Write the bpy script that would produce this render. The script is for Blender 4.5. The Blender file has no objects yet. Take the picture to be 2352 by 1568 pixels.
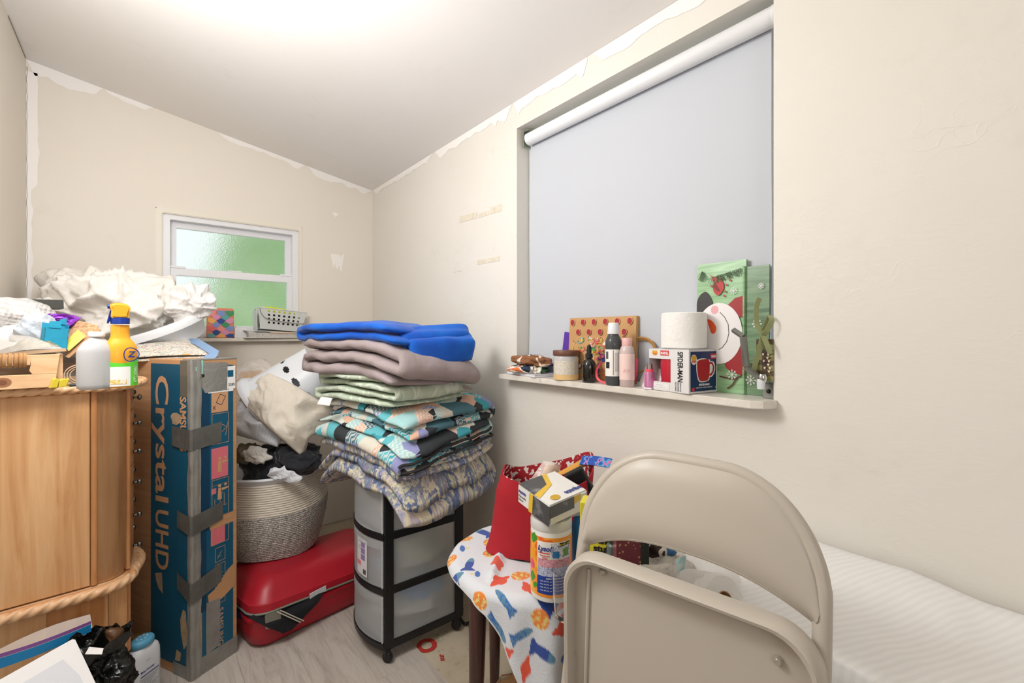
import bpy, bmesh, math, random
from mathutils import Vector, Matrix, noise, Euler
from math import sin, cos, pi, radians as R

# ------------------------------------------------------------------ camera, world, light
SC = bpy.context.scene
COL = SC.collection
YAW = R(39.12)              # between the long wall and the view direction
SY, CY = sin(YAW), cos(YAW)
FPX, CXP, HYP, EYE = 1050.0, 1176.0, 770.0, 1.2
XR, YB, XL = 1.22, 3.0, -0.402   # right wall, back wall, left wall

cam_d = bpy.data.cameras.new('camera')
cam_d.sensor_width = 36.0
cam_d.lens = FPX / 2352 * 36.0
cam_d.shift_y = -14.0 / 2352
cam_d.clip_start = 0.02
cam = bpy.data.objects.new('camera', cam_d)
COL.objects.link(cam)
cam.location = (0, 0, EYE)
cam.rotation_euler = (pi / 2, 0, -YAW)
SC.camera = cam

W = bpy.data.worlds.new('daylight')
SC.world = W
W.use_nodes = True
W.node_tree.nodes['Background'].inputs[0].default_value = (0.93, 0.96, 1.0, 1)
W.node_tree.nodes['Background'].inputs[1].default_value = 1.1

def area(name, loc, target, sx, sy, power, col):
    l = bpy.data.lights.new(name, 'AREA')
    l.shape = 'RECTANGLE'
    l.size, l.size_y, l.energy, l.color = sx, sy, power, col
    o = bpy.data.objects.new(name, l)
    COL.objects.link(o)
    o.location = loc
    o.rotation_euler = (Vector(target) - Vector(loc)).to_track_quat('-Z', 'Y').to_euler()
    return o

area('bounced_flash', (-0.2, -1.15, 1.35), (0.1, 0.5, 2.5), 0.7, 0.5, 8, (0.975, 0.985, 1.0))
lamp_d = bpy.data.lights.new('ceiling_lamp', 'POINT')  # added fill light without a fixture, evens out walls and ceiling from out of view
lamp_d.energy, lamp_d.shadow_soft_size, lamp_d.color = 39, .18, (0.975, 0.985, 1.0)
lamp = bpy.data.objects.new('ceiling_lamp', lamp_d)
COL.objects.link(lamp)
lamp.location = (-0.13, 1.26, 1.90)
SC.view_settings.view_transform = 'Standard'
SC.view_settings.look = 'None'
SC.view_settings.gamma = 1.0
SC.view_settings.use_curve_mapping = False
SC.view_settings.exposure = 0.03

# ------------------------------------------------------------------ measuring
def P(px, py, d):                   # a sighting at forward distance d
    r = (px - CXP) / FPX * d
    return Vector((d * SY + r * CY, d * CY - r * SY, EYE - (py - HYP) / FPX * d))
def PZ(px, py, z):                  # a sighting on a level surface
    return P(px, py, (EYE - z) * FPX / (py - HYP))
def PX(px, py, xw):                 # on a plane parallel to the right wall
    return P(px, py, xw / (SY + (px - CXP) / FPX * CY))
def PY(px, py, yw):                 # on a plane parallel to the back wall
    return P(px, py, yw / (CY - (px - CXP) / FPX * SY))

# ------------------------------------------------------------------ materials
def rgb(h):
    if not isinstance(h, str): return (h[0], h[1], h[2], 1)
    h = h.lstrip('#')
    v = [int(h[i:i + 2], 16) / 255 for i in (0, 2, 4)]
    return tuple([(c / 12.92 if c <= .04045 else ((c + .055) / 1.055) ** 2.4) for c in v] + [1])

class N:
    """small node-tree writer"""
    def __init__(s, name):
        s.m = bpy.data.materials.new(name)
        s.m.use_nodes = True
        s.t = s.m.node_tree
        s.b = s.t.nodes['Principled BSDF']
        s.out = s.t.nodes['Material Output']
    def n(s, typ, **kw):
        nd = s.t.nodes.new(typ)
        for k, v in kw.items():
            if k.startswith('i_'):
                nd.inputs[k[2:].replace('_', ' ')].default_value = v
            elif k.startswith('n'):
                if k[1:].isdigit(): nd.inputs[int(k[1:])].default_value = v
                else: setattr(nd, k, v)
            else: setattr(nd, k, v)
        return nd
    def l(s, a, b): s.t.links.new(a, b)
    def set(s, **kw):
        for k, v in kw.items(): s.b.inputs[k.replace('_', ' ')].default_value = v
        return s
    def coord(s, kind='Object', scale=(1, 1, 1), rot=(0, 0, 0)):
        c = s.n('ShaderNodeTexCoord')
        mp = s.n('ShaderNodeMapping')
        mp.inputs['Scale'].default_value = scale
        mp.inputs['Rotation'].default_value = rot
        s.l(c.outputs[kind], mp.inputs[0])
        return mp.outputs[0]
    def noise(s, vec, scale, detail=3, rough=.55, dist=0):
        nd = s.n('ShaderNodeTexNoise')
        nd.inputs['Scale'].default_value = scale
        nd.inputs['Detail'].default_value = detail
        nd.inputs['Roughness'].default_value = rough
        nd.inputs['Distortion'].default_value = dist
        s.l(vec, nd.inputs['Vector'])
        return nd.outputs['Fac']
    def ramp(s, fac, stops, interp='LINEAR'):
        r = s.n('ShaderNodeValToRGB')
        r.color_ramp.interpolation = interp
        e = r.color_ramp.elements
        while len(e) < len(stops): e.new(.5)
        for el, (p, c) in zip(e, stops):
            el.position, el.color = p, rgb(c)
        s.l(fac, r.inputs[0])
        return r.outputs[0]
    def mix(s, fac, a, b, blend='MIX'):
        m = s.n('ShaderNodeMix', data_type='RGBA', blend_type=blend)
        for v, i in ((fac, 0), (a, 6), (b, 7)):
            if hasattr(v, 'is_output') or isinstance(v, bpy.types.NodeSocket): s.l(v, m.inputs[i])
            elif i == 0: m.inputs[0].default_value = v
            else: m.inputs[i].default_value = rgb(v)
        return m.outputs[2]
    def math(s, op, a, b=0.0, c=0.0):
        m = s.n('ShaderNodeMath', operation=op)
        for v, i in ((a, 0), (b, 1), (c, 2)):
            if isinstance(v, bpy.types.NodeSocket): s.l(v, m.inputs[i])
            else: m.inputs[i].default_value = v
        return m.outputs[0]
    def bump(s, h, strength=.3, dist=.01):
        b = s.n('ShaderNodeBump')
        b.inputs['Strength'].default_value = strength
        b.inputs['Distance'].default_value = dist
        s.l(h, b.inputs['Height'])
        s.l(b.outputs[0], s.b.inputs['Normal'])
    def color(s, sock): s.l(sock, s.b.inputs['Base Color'])

MATS = {}
def M(name, col, rough=.5, metal=0, bump=None, var=None, trans=0, ior=1.45, sheen=0, coat=0, coord='Object', alpha=1, spec=.5):
    """plain procedural material: colour, optional mottling and fine relief"""
    if name in MATS: return MATS[name]
    k = N(name)
    k.b.inputs['Base Color'].default_value = rgb(col)
    k.set(Roughness=rough, Metallic=metal, IOR=ior, Alpha=alpha)
    k.b.inputs['Specular IOR Level'].default_value = spec
    if trans: k.b.inputs['Transmission Weight'].default_value = trans
    if sheen:
        k.b.inputs['Sheen Weight'].default_value = sheen
        k.b.inputs['Sheen Roughness'].default_value = .4
    if coat: k.b.inputs['Coat Weight'].default_value = coat
    if var or bump: v = k.coord(coord)
    if var:
        sc, c2, lo, hi = var
        f = k.noise(v, sc, 4)
        k.color(k.ramp(f, [(lo, col), (hi, c2)]))
    if bump:
        k.bump(k.noise(v, bump[0], 4, .6), bump[1], bump[2] if len(bump) > 2 else .005)
    MATS[name] = k.m
    return k.m

def clear(name, tint='ffffff', rough=.05, alpha=.25, spec=.5):
    """thin clear plastic: mostly see-through with a gloss"""
    if name in MATS: return MATS[name]
    k = N(name)
    k.b.inputs['Base Color'].default_value = rgb(tint)
    k.set(Roughness=rough, Alpha=alpha)
    k.b.inputs['Specular IOR Level'].default_value = spec
    v = k.coord('Object')
    k.bump(k.noise(v, 35, 4, .6, .6), .35, .006)
    MATS[name] = k.m
    return k.m

# ------------------------------------------------------------------ objects
def obj(name, me, mat=None, parent=None, loc=(0, 0, 0), rot=(0, 0, 0), smooth=False, label=None):
    if isinstance(me, bmesh.types.BMesh):
        bm = me
        me = bpy.data.meshes.new(name)
        bm.normal_update()
        bm.to_mesh(me)
        bm.free()
    if mat is not None:
        if isinstance(mat, (list, tuple)):
            for m in mat: me.materials.append(m)
        elif len(me.materials) == 0: me.materials.append(mat)
    o = bpy.data.objects.new(name, me)
    COL.objects.link(o)
    o.location, o.rotation_euler = loc, rot
    if parent: o.parent = parent
    if smooth is not False: shade(me, 40 if smooth is True else smooth)
    if label: o['label'] = label
    return o

def shade(me, ang=40):
    for p in me.polygons: p.use_smooth = True
    if ang < 180:
        bm = bmesh.new()
        bm.from_mesh(me)
        lim = R(ang)
        for e in bm.edges:
            if len(e.link_faces) == 2 and e.calc_face_angle(0) > lim: e.smooth = False
        bm.to_mesh(me)
        bm.free()

def tag(o, label, cat, group=None):
    o['label'] = label
    o['category'] = cat
    if group: o['group'] = group
    return o
def thing(name, label, cat, loc=(0, 0, 0), rotz=0, group=None, rot=None):
    o = bpy.data.objects.new(name, None)
    COL.objects.link(o)
    o.empty_display_size = .05
    o.location = loc
    o.rotation_euler = rot if rot else (0, 0, rotz)
    return tag(o, label, cat, group)
def struct(o):
    o['kind'] = 'structure'
    return o

def box(bm, x0, x1, y0, y1, z0, z1, mi=0):
    vs = [bm.verts.new(c) for c in ((x0, y0, z0), (x1, y0, z0), (x1, y1, z0), (x0, y1, z0), (x0, y0, z1), (x1, y0, z1), (x1, y1, z1), (x0, y1, z1))]
    for f in ((3, 2, 1, 0), (4, 5, 6, 7), (0, 1, 5, 4), (1, 2, 6, 5), (2, 3, 7, 6), (3, 0, 4, 7)):
        bm.faces.new([vs[i] for i in f]).material_index = mi
    return vs
def bxo(x0, x1, y0, y1, z0, z1, bev=0, seg=2):
    bm = bmesh.new()
    box(bm, x0, x1, y0, y1, z0, z1)
    if bev: bmesh.ops.bevel(bm, geom=bm.edges[:], offset=bev, segments=seg, affect='EDGES', profile=.5)
    return bm

def prism(pts, z0, z1, bev=0, seg=2, plane='xy'):
    """extruded outline; plane xy extrudes along z, xz along y, yz along x"""
    def mp(a, b, c):
        return {'xy': (a, b, c), 'xz': (a, c, b), 'yz': (c, a, b)}[plane]
    bm = bmesh.new()
    lo = [bm.verts.new(mp(a, b, z0)) for a, b in pts]
    hi = [bm.verts.new(mp(a, b, z1)) for a, b in pts]
    n = len(pts)
    bm.faces.new(lo[::-1]); bm.faces.new(hi)
    for i in range(n): bm.faces.new((lo[i], lo[(i + 1) % n], hi[(i + 1) % n], hi[i]))
    bmesh.ops.recalc_face_normals(bm, faces=bm.faces[:])
    if bev:
        es = [e for e in bm.edges if any(len(f.verts) > 4 or n <= 4 for f in e.link_faces)]
        bmesh.ops.bevel(bm, geom=es, offset=bev, segments=seg, affect='EDGES')
    return bm

def rrect(w, h, r, n=6, cx=0, cy=0):
    pts = []
    for (sx, sy, a0) in ((1, 1, 0), (-1, 1, 90), (-1, -1, 180), (1, -1, 270)):
        for i in range(n + 1):
            a = R(a0 + 90 * i / n)
            pts.append((cx + sx * (w / 2 - r) + r * cos(a), cy + sy * (h / 2 - r) + r * sin(a)))
    return pts
def ellipse(rx, ry, n=24, cx=0, cy=0, a0=0):
    return [(cx + rx * cos(2 * pi * i / n + a0), cy + ry * sin(2 * pi * i / n + a0)) for i in range(n)]

def lathe(prof, seg=32, sx=1, sy=1, cap=True):
    """profile of (radius, z) turned about z; closed where the radius is 0"""
    bm = bmesh.new()
    rings = []
    for r, z in prof:
        if r < 1e-6: rings.append([bm.verts.new((0, 0, z))])
        else: rings.append([bm.verts.new((r * sx * cos(2 * pi * i / seg), r * sy * sin(2 * pi * i / seg), z)) for i in range(seg)])
    for a, b in zip(rings, rings[1:]):
        for i in range(seg):
            j = (i + 1) % seg
            if len(a) == 1 and len(b) == 1: continue
            if len(a) == 1: bm.faces.new((a[0], b[j], b[i]))
            elif len(b) == 1: bm.faces.new((a[i], a[j], b[0]))
            else: bm.faces.new((a[i], a[j], b[j], b[i]))
    bmesh.ops.recalc_face_normals(bm, faces=bm.faces[:])
    return bm

def tube(pts, rad, seg=8, closed=False, bm=None, caps=True, flat=1.0):
    """round bar along a polyline; rad may be a number or one per point"""
    bm = bm or bmesh.new()
    pts = [Vector(p) for p in pts]
    n = len(pts)
    rads = rad if isinstance(rad, (list, tuple)) else [rad] * n
    up = Vector((0, 0, 1))
    rings = []
    prev = None
    for i, p in enumerate(pts):
        a = pts[(i - 1) % n] if closed else pts[max(i - 1, 0)]
        b = pts[(i + 1) % n] if closed else pts[min(i + 1, n - 1)]
        t = (b - a)
        t = t.normalized() if t.length > 1e-9 else Vector((1, 0, 0))
        if prev is None:
            s = t.cross(up)
            if s.length < .05: s = t.cross(Vector((0, 1, 0)))
        else: s = prev - t * prev.dot(t)
        s.normalize()
        prev = s
        u = s.cross(t)
        rings.append([bm.verts.new(p + (s * cos(2 * pi * k / seg) + u * sin(2 * pi * k / seg) * flat) * rads[i]) for k in range(seg)])
    for i in range(n if closed else n - 1):
        a, b = rings[i], rings[(i + 1) % n]
        for k in range(seg):
            bm.faces.new((a[k], a[(k + 1) % seg], b[(k + 1) % seg], b[k]))
    if caps and not closed:
        bm.faces.new(rings[0][::-1]); bm.faces.new(rings[-1])
    return bm

def smooth_path(pts, n=6, closed=False):
    """Catmull-Rom through the given points"""
    pts = [Vector(p) for p in pts]
    m = len(pts)
    out = []
    for i in range(m if closed else m - 1):
        g = (lambda k: pts[k % m]) if closed else (lambda k: pts[max(0, min(m - 1, k))])
        p0, p1, p2, p3 = g(i - 1), g(i), g(i + 1), g(i + 2)
        for k in range(n):
            t = k / n
            out.append(.5 * ((2 * p1) + (p2 - p0) * t + (2 * p0 - 5 * p1 + 4 * p2 - p3) * t * t + (3 * p1 - p0 - 3 * p2 + p3) * t ** 3))
    if not closed: out.append(pts[-1])
    return out

def surf(fn, nu, nv, closed_u=False, thick=0, uv=True):
    """sheet from fn(u, v) -> point, u and v in 0..1"""
    bm = bmesh.new()
    uvl = bm.loops.layers.uv.new('UVMap') if uv else None
    cols = nu if closed_u else nu + 1
    g = [[bm.verts.new(fn(i / nu, j / nv)) for j in range(nv + 1)] for i in range(cols)]
    for i in range(nu):
        for j in range(nv):
            i2 = (i + 1) % cols
            f = bm.faces.new((g[i][j], g[i2][j], g[i2][j + 1], g[i][j + 1]))
            if uvl:
                for lp, (a, b) in zip(f.loops, ((i, j), (i + 1, j), (i + 1, j + 1), (i, j + 1))): lp[uvl].uv = (a / nu, b / nv)
    if thick:
        thicken(bm, thick)
    return bm
def thicken(bm, t):
    """give a sheet a back side and an edge"""
    bm.normal_update()
    fs, vs = bm.faces[:], bm.verts[:]
    edge = [e for e in bm.edges if len(e.link_faces) == 1]
    pairs = [(e.verts[0], e.verts[1], e.link_faces[0]) for e in edge]
    back = {v: bm.verts.new(v.co - v.normal * t) for v in vs}
    uvl = bm.loops.layers.uv.active
    for f in fs:
        nf_ = bm.faces.new([back[v] for v in reversed(f.verts)])
        nf_.smooth = f.smooth
        if uvl:
            for lp, ol in zip(nf_.loops, reversed(f.loops[:])): lp[uvl].uv = ol[uvl].uv
    for a, b, f in pairs:
        q = bm.faces.new((b, a, back[a], back[b]))
        if uvl:
            m = {l.vert: l[uvl].uv.copy() for l in f.loops}
            for lp, s_ in zip(q.loops, (b, a, a, b)): lp[uvl].uv = m[s_]
    bmesh.ops.recalc_face_normals(bm, faces=bm.faces[:])
    return bm

def nv3(p, s, seed):
    q = Vector(p) * s + Vector((seed * 7.13, seed * 3.71, seed * 5.37))
    return noise.noise_vector(q)
def ridged(p, s, seed, oct=3):
    """creased cloth height"""
    q = Vector(p) * s + Vector((seed * 5.1, seed * 2.3, seed * 9.7))
    q = q + noise.noise_vector(q * .6) * .8
    v, a = 0, 1
    for _ in range(oct):
        v += a * (1 - abs(noise.noise(q)) * 2.2)
        q = q * 2.03 + Vector((3.1, 1.7, 4.4))
        a *= .45
    return v / 1.6

def folds(p, s, seed):
    """long soft folds of cloth running in a few directions, narrow crests and broad hollows"""
    v = 0
    for i, (ax, st) in enumerate((((.8, .5, .3), .28), ((-.4, .7, .6), .30), ((.3, -.6, .75), .35))):
        d = Vector(ax).normalized()
        q = Vector(p) * s + Vector((seed * 3.1 + i * 7, seed * 1.7, seed * 4.3 + i * 3))
        q = q + noise.noise_vector(q * .45) * .9
        q = q - d * q.dot(d) * (1 - st)
        n = abs(noise.noise(q))
        w = .5 + .5 * noise.noise(Vector(p) * s * .5 + Vector((i * 11, seed, 5)))
        v += max(0, 1 - n * 3.4) ** 1.6 * max(0, w)
    fine = abs(noise.noise(Vector(p) * s * 2.6 + noise.noise_vector(Vector(p) * s) + Vector((seed, 2, 2))))
    return v * .75 + .35 * ridged(p, s * .8, seed, 2) - .14 * min(1, fine * 3)
def blob(rx, ry, rz, seed=0, amp=.15, fs=3.0, crease=.03, cf=9, sub=5, flat=-.6, power=2.0, lean=(0, 0), cloth=False):
    """heap of soft stuff with creases, flat underneath"""
    bm = bmesh.new()
    bmesh.ops.create_icosphere(bm, subdivisions=sub, radius=1)
    for v in bm.verts:
        n = v.co.normalized()
        if power != 2.0:
            k = (abs(n.x) ** power + abs(n.y) ** power + abs(n.z) ** power) ** (-1 / power)
            n = n * k
        r = 1 + amp * noise.noise(n * fs * .5 + Vector((seed * 3.3, seed, seed * 2.2)))
        p = Vector((n.x * rx, n.y * ry, n.z * rz)) * r
        p += v.co.normalized() * crease * ((folds(p, cf, seed) if cloth else ridged(p, cf, seed)) - .5)
        if p.z < rz * flat: p.z = rz * flat + (p.z - rz * flat) * .12
        p.x += lean[0] * p.z; p.y += lean[1] * p.z
        v.co = p
    for f in bm.faces: f.smooth = True
    return bm

def flatten(bm, z0):
    for v in bm.verts: v.co.z = max(v.co.z, z0)
    return bm

def text_mesh(s, size, ext=.0002, bold=0, align='LEFT', shear=0, spacing=1.0):
    cu = bpy.data.curves.new('print', 'FONT')
    cu.body, cu.size, cu.extrude, cu.align_x, cu.resolution_u = s, size, ext, align, 3
    cu.offset, cu.shear, cu.space_character = bold * size, shear, spacing
    o = bpy.data.objects.new('print', cu)
    COL.objects.link(o)
    dg = bpy.context.evaluated_depsgraph_get()
    me = bpy.data.meshes.new_from_object(o.evaluated_get(dg))
    bpy.data.objects.remove(o)
    bpy.data.curves.remove(cu)
    return me
def frame(org, xd, yd):
    x = Vector(xd).normalized()
    y = Vector(yd)
    y = (y - x * y.dot(x)).normalized()
    z = x.cross(y)
    m = Matrix((x, y, z)).transposed().to_4x4()
    m.translation = Vector(org) + z * .0006
    return m
def text(s, size, mat, parent, org, xd, yd, bold=0, align='LEFT', width=None, shear=0, name='lettering', sx=1.0):
    me = text_mesh(s, size, .00015, bold, align, shear)
    if width:
        xs = [v.co.x for v in me.vertices]
        k = width / (max(xs) - min(xs))
        for v in me.vertices: v.co.x *= k
    elif sx != 1:
        for v in me.vertices: v.co.x *= sx
    o = obj(name, me, mat, parent)
    o.matrix_basis = frame(org, xd, yd)
    return o
def decal(name, pts, mat, parent, org, xd, yd, t=.0004, lift=0):
    """flat print or sticker, a thin outline lying on a face"""
    bm = prism(pts, 0, t)
    o = obj(name, bm, mat, parent)
    m = frame(org, xd, yd)
    m.translation += m.col[2].to_3d() * lift
    o.matrix_basis = m
    return o
def rect(x0, y0, x1, y1): return [(x0, y0), (x1, y0), (x1, y1), (x0, y1)]
def stroke2d(pts, w):
    """outline of a pen stroke through 2-D points"""
    L, Rr = [], []
    n = len(pts)
    for i, p in enumerate(pts):
        a, b = Vector(pts[max(i - 1, 0)]), Vector(pts[min(i + 1, n - 1)])
        t = (b - a).normalized() if (b - a).length > 1e-9 else Vector((1, 0))
        nn = Vector((-t.y, t.x)) * w / 2
        L.append((p[0] + nn.x, p[1] + nn.y)); Rr.append((p[0] - nn.x, p[1] - nn.y))
    return L + Rr[::-1]
def strokes(name, paths, w, mat, parent, org, xd, yd, t=.0004, lift=0):
    """several pen strokes as one flat print"""
    bm = bmesh.new()
    for pts in paths:
        n = len(pts)
        L = []
        for i, p in enumerate(pts):
            a, b = Vector(pts[max(i - 1, 0)]), Vector(pts[min(i + 1, n - 1)])
            tt = (b - a).normalized() if (b - a).length > 1e-9 else Vector((1, 0))
            nn = Vector((-tt.y, tt.x)) * w / 2
            L.append((bm.verts.new((p[0] + nn.x, p[1] + nn.y, t)), bm.verts.new((p[0] - nn.x, p[1] - nn.y, t))))
        for a, b in zip(L, L[1:]): bm.faces.new((a[0], a[1], b[1], b[0]))
    o = obj(name, bm, mat, parent)
    m = frame(org, xd, yd)
    m.translation += m.col[2].to_3d() * lift
    o.matrix_basis = m
    return o
def paint(me, fn, name='print'):
    """per-vertex dye: fn(vertex index, co) -> linear rgb"""
    at = me.color_attributes.new(name, 'FLOAT_COLOR', 'POINT')
    for i, v in enumerate(me.vertices):
        c = fn(i, v.co)
        at.data[i].color = (c[0], c[1], c[2], 1)
def dye(name, rough=.9, bump=None, sheen=0):
    if name in MATS: return MATS[name]
    k = N(name)
    a = k.n('ShaderNodeVertexColor', layer_name='print')
    k.color(a.outputs[0])
    k.set(Roughness=rough)
    if sheen: k.b.inputs['Sheen Weight'].default_value = sheen
    if bump: k.bump(k.noise(k.coord('Object'), bump[0], 4, .6), bump[1], bump[2])
    MATS[name] = k.m
    return k.m
# ------------------------------------------------------------------ wall, ceiling and floor materials
def plaster(name, col, col2, amt=.5):
    k = N(name)
    v = k.coord('Object')
    big = k.noise(v, 1.3, 3)
    c = k.ramp(big, [(.3, col), (.75, col2)])
    sm = k.noise(v, 7, 5, .65, .3)
    c = k.mix(k.math('MULTIPLY', k.ramp(sm, [(.60, '000000'), (.78, 'ffffff')]), .10), c, 'a89f8c')
    k.color(c)
    k.set(Roughness=.55)
    k.b.inputs['Specular IOR Level'].default_value = .35
    # trowel marks: stretched and creased relief
    h1 = k.noise(k.coord('Object', (14, 14, 30)), 1.0, 5, .62, 1.2)
    h2 = k.noise(v, 5, 3, .5, .8)
    vo = k.n('ShaderNodeTexVoronoi', feature='DISTANCE_TO_EDGE')
    vo.inputs['Scale'].default_value = 4.2
    wv = k.n('ShaderNodeVectorMath', operation='ADD')
    nz = k.n('ShaderNodeTexNoise'); nz.inputs['Scale'].default_value = 6; nz.inputs['Detail'].default_value = 3
    k.l(v, nz.inputs['Vector']); k.l(v, wv.inputs[0]); k.l(nz.outputs['Color'], wv.inputs[1])
    k.l(wv.outputs[0], vo.inputs['Vector'])
    ridge = k.ramp(vo.outputs['Distance'], [(0, 'ffffff'), (.02, '000000')])
    gate = k.ramp(k.noise(v, 2.3, 2), [(.52, '000000'), (.66, 'ffffff')])
    hh = k.math('ADD', k.math('MULTIPLY', h1, .16), k.math('MULTIPLY', h2, .8))
    hh = k.math('ADD', hh, k.math('MULTIPLY', k.math('MULTIPLY', ridge, gate), .14))
    k.bump(hh, amt, .012)
    return k.m
m_wall = plaster('cream_wall_paint', 'e3dfd7', 'dfdad0', .36)
m_wallb = plaster('warm_cream_wall_paint', 'e8e0d4', 'e5dccf', .12)
m_ceil = plaster('white_ceiling_paint', 'ece8e4', 'e8e4df', .14)
m_patch = M('white_filler', 'f3eee9', .6, bump=(25, .25, .004))
m_trim = M('white_vinyl', 'e9e8ea', .35)
m_caulk = M('cream_gloss_paint', 'e6dfd0', .4, bump=(18, .25, .005))

ZC = lambda x: 2.179 + .169 * (XR - x)          # the ceiling slopes up from the right wall
YF = -1.6                                        # room goes on behind the camera

# ------------------------------------------------------------------ room shell
WY0, WY1, WZ0, WZ1 = .4707, 1.468, 1.04, 2.064   # big opening in the right wall
BX0, BX1, BZ0, BZ1 = .0606, .776, 1.185, 1.865   # small opening in the back wall

def wall_with_hole(u0, u1, z0, ztop, h0, h1, hz0, hz1, mp, thick, nrag=60, rag=.0):
    """wall slab in (u, z) with a hole; mp(u, z, depth) -> point. ztop is a function of u"""
    bm = bmesh.new()
    us = sorted(set([u0, h0, h1, u1] + [h0 + (h1 - h0) * i / 4 for i in range(1, 4)]))
    def quad(pts): return bm.faces.new([bm.verts.new(p) for p in pts])
    for a, b in zip(us, us[1:]):
        inside = a >= h0 - 1e-6 and b <= h1 + 1e-6
        zs = [(z0, hz0), (hz1, None)] if inside else [(z0, None)]
        for lo, hi in zs:
            quad([mp(a, lo, 0), mp(b, lo, 0), mp(b, hi if hi else ztop(b), 0), mp(a, hi if hi else ztop(a), 0)])
    for (a, za, b, zb) in ((h0, hz0, h0, hz1), (h0, hz1, h1, hz1), (h1, hz1, h1, hz0), (h1, hz0, h0, hz0)):
        quad([mp(a, za, 0), mp(b, zb, 0), mp(b, zb, thick), mp(a, za, thick)])
    quad([mp(u0, z0, thick), mp(u1, z0, thick), mp(u1, hz0, thick), mp(u0, hz0, thick)])
    quad([mp(u0, hz1, thick), mp(u1, hz1, thick), mp(u1, ztop(u1), thick), mp(u0, ztop(u0), thick)])
    quad([mp(u0, hz0, thick), mp(h0, hz0, thick), mp(h0, hz1, thick), mp(u0, hz1, thick)])
    quad([mp(h1, hz0, thick), mp(u1, hz0, thick), mp(u1, hz1, thick), mp(h1, hz1, thick)])
    bmesh.ops.remove_doubles(bm, verts=bm.verts[:], dist=1e-5)
    bmesh.ops.recalc_face_normals(bm, faces=bm.faces[:])
    return bm
wr = struct(obj('wall_right', wall_with_hole(YF, YB + .2, 0, lambda u: ZC(XR) + .05, WY0, WY1, WZ0 - .02, WZ1, lambda u, z, d: (XR + d, u, z), .16), m_wall))
wb = struct(obj('wall_back', wall_with_hole(XL - .2, XR + .16, 0, lambda u: ZC(u) + .05, BX0, BX1, BZ0 - .02, BZ1, lambda u, z, d: (u, YB + d, z), .12), m_wallb))
struct(obj('wall_front', bxo(XL - .1, XR + .16, YF - .1, YF, 0, 2.6), m_wall))
struct(obj('wall_left', bxo(XL - .1, XL, YF, YB + .1, 0, 2.6), m_wallb))
bm = bmesh.new()
for (x0, x1) in ((XL - .15, XR + .16),):
    vs = [bm.verts.new(c) for c in ((x0, YF, ZC(x0)), (x1, YF, ZC(x1)), (x1, YB + .12, ZC(x1)), (x0, YB + .12, ZC(x0)),
                                    (x0, YF, ZC(x0) + .08), (x1, YF, ZC(x1) + .08), (x1, YB + .12, ZC(x1) + .08), (x0, YB + .12, ZC(x0) + .08))]
    for f in ((0, 1, 2, 3), (7, 6, 5, 4), (0, 4, 5, 1), (1, 5, 6, 2), (2, 6, 7, 3), (3, 7, 4, 0)): bm.faces.new([vs[i] for i in f])
struct(obj('ceiling', bm, m_ceil))

def ragged(u0, u1, top, wid, seed, n=40, f=6, drip=()):
    """outline of a filler smear hanging below an edge: list of (u, z) top then bottom"""
    T, B = [], []
    for i in range(n + 1):
        u = u0 + (u1 - u0) * i / n
        e = min(1, i / 3, (n - i) / 3)
        w = wid(u) * (.55 + .7 * abs(noise.noise(Vector((u * f, seed, 0)))) + .25 * noise.noise(Vector((u * f * 4, seed, 3)))) * max(e, .05)
        for (du, dw, dl) in drip:
            if abs(u - du) < dw: w += dl * (1 - abs(u - du) / dw)
        T.append((u, top(u))); B.append((u, top(u) - w))
    return T, B
def patch(parent, T, B, mp, mat=m_patch, name='filler_patch'):
    bm = bmesh.new()
    t = [bm.verts.new(mp(*p)) for p in T]
    b = [bm.verts.new(mp(*p)) for p in B]
    for i in range(len(t) - 1): bm.faces.new((t[i], b[i], b[i + 1], t[i + 1]))
    return obj(name, bm, mat, parent)
RW = lambda u, z: (XR - .0012, u, z)
BW = lambda u, z: (u, YB - .0012, z)
topr = lambda u: ZC(XR) - .0005
patch(wr, *ragged(2.99, 2.18, topr, lambda u: .05, 1, 40), RW)
patch(wr, *ragged(2.15, 1.50, topr, lambda u: .055, 2, 40, drip=((1.62, .012, .045), (1.55, .05, .03))), RW)
patch(wr, *ragged(1.49, 1.08, topr, lambda u: .055, 3.3, 40, drip=((1.455, .03, .03), (1.10, .03, .04))), RW)
patch(wr, *ragged(1.06, .2, topr, lambda u: .06, 4.4, 50), RW)
topb = lambda u: ZC(u) - .0005
patch(wb, *ragged(-.40, -.14, topb, lambda u: .085 - .05 * (u + .4), 5, 30), BW)
patch(wb, *ragged(-.14, .05, topb, lambda u: .03, 5.5, 20), BW)
patch(wb, *ragged(.33, .79, topb, lambda u: .035, 6, 40), BW)
patch(wb, *ragged(.80, 1.215, topb, lambda u: .05, 7.2, 30), BW)
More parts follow.
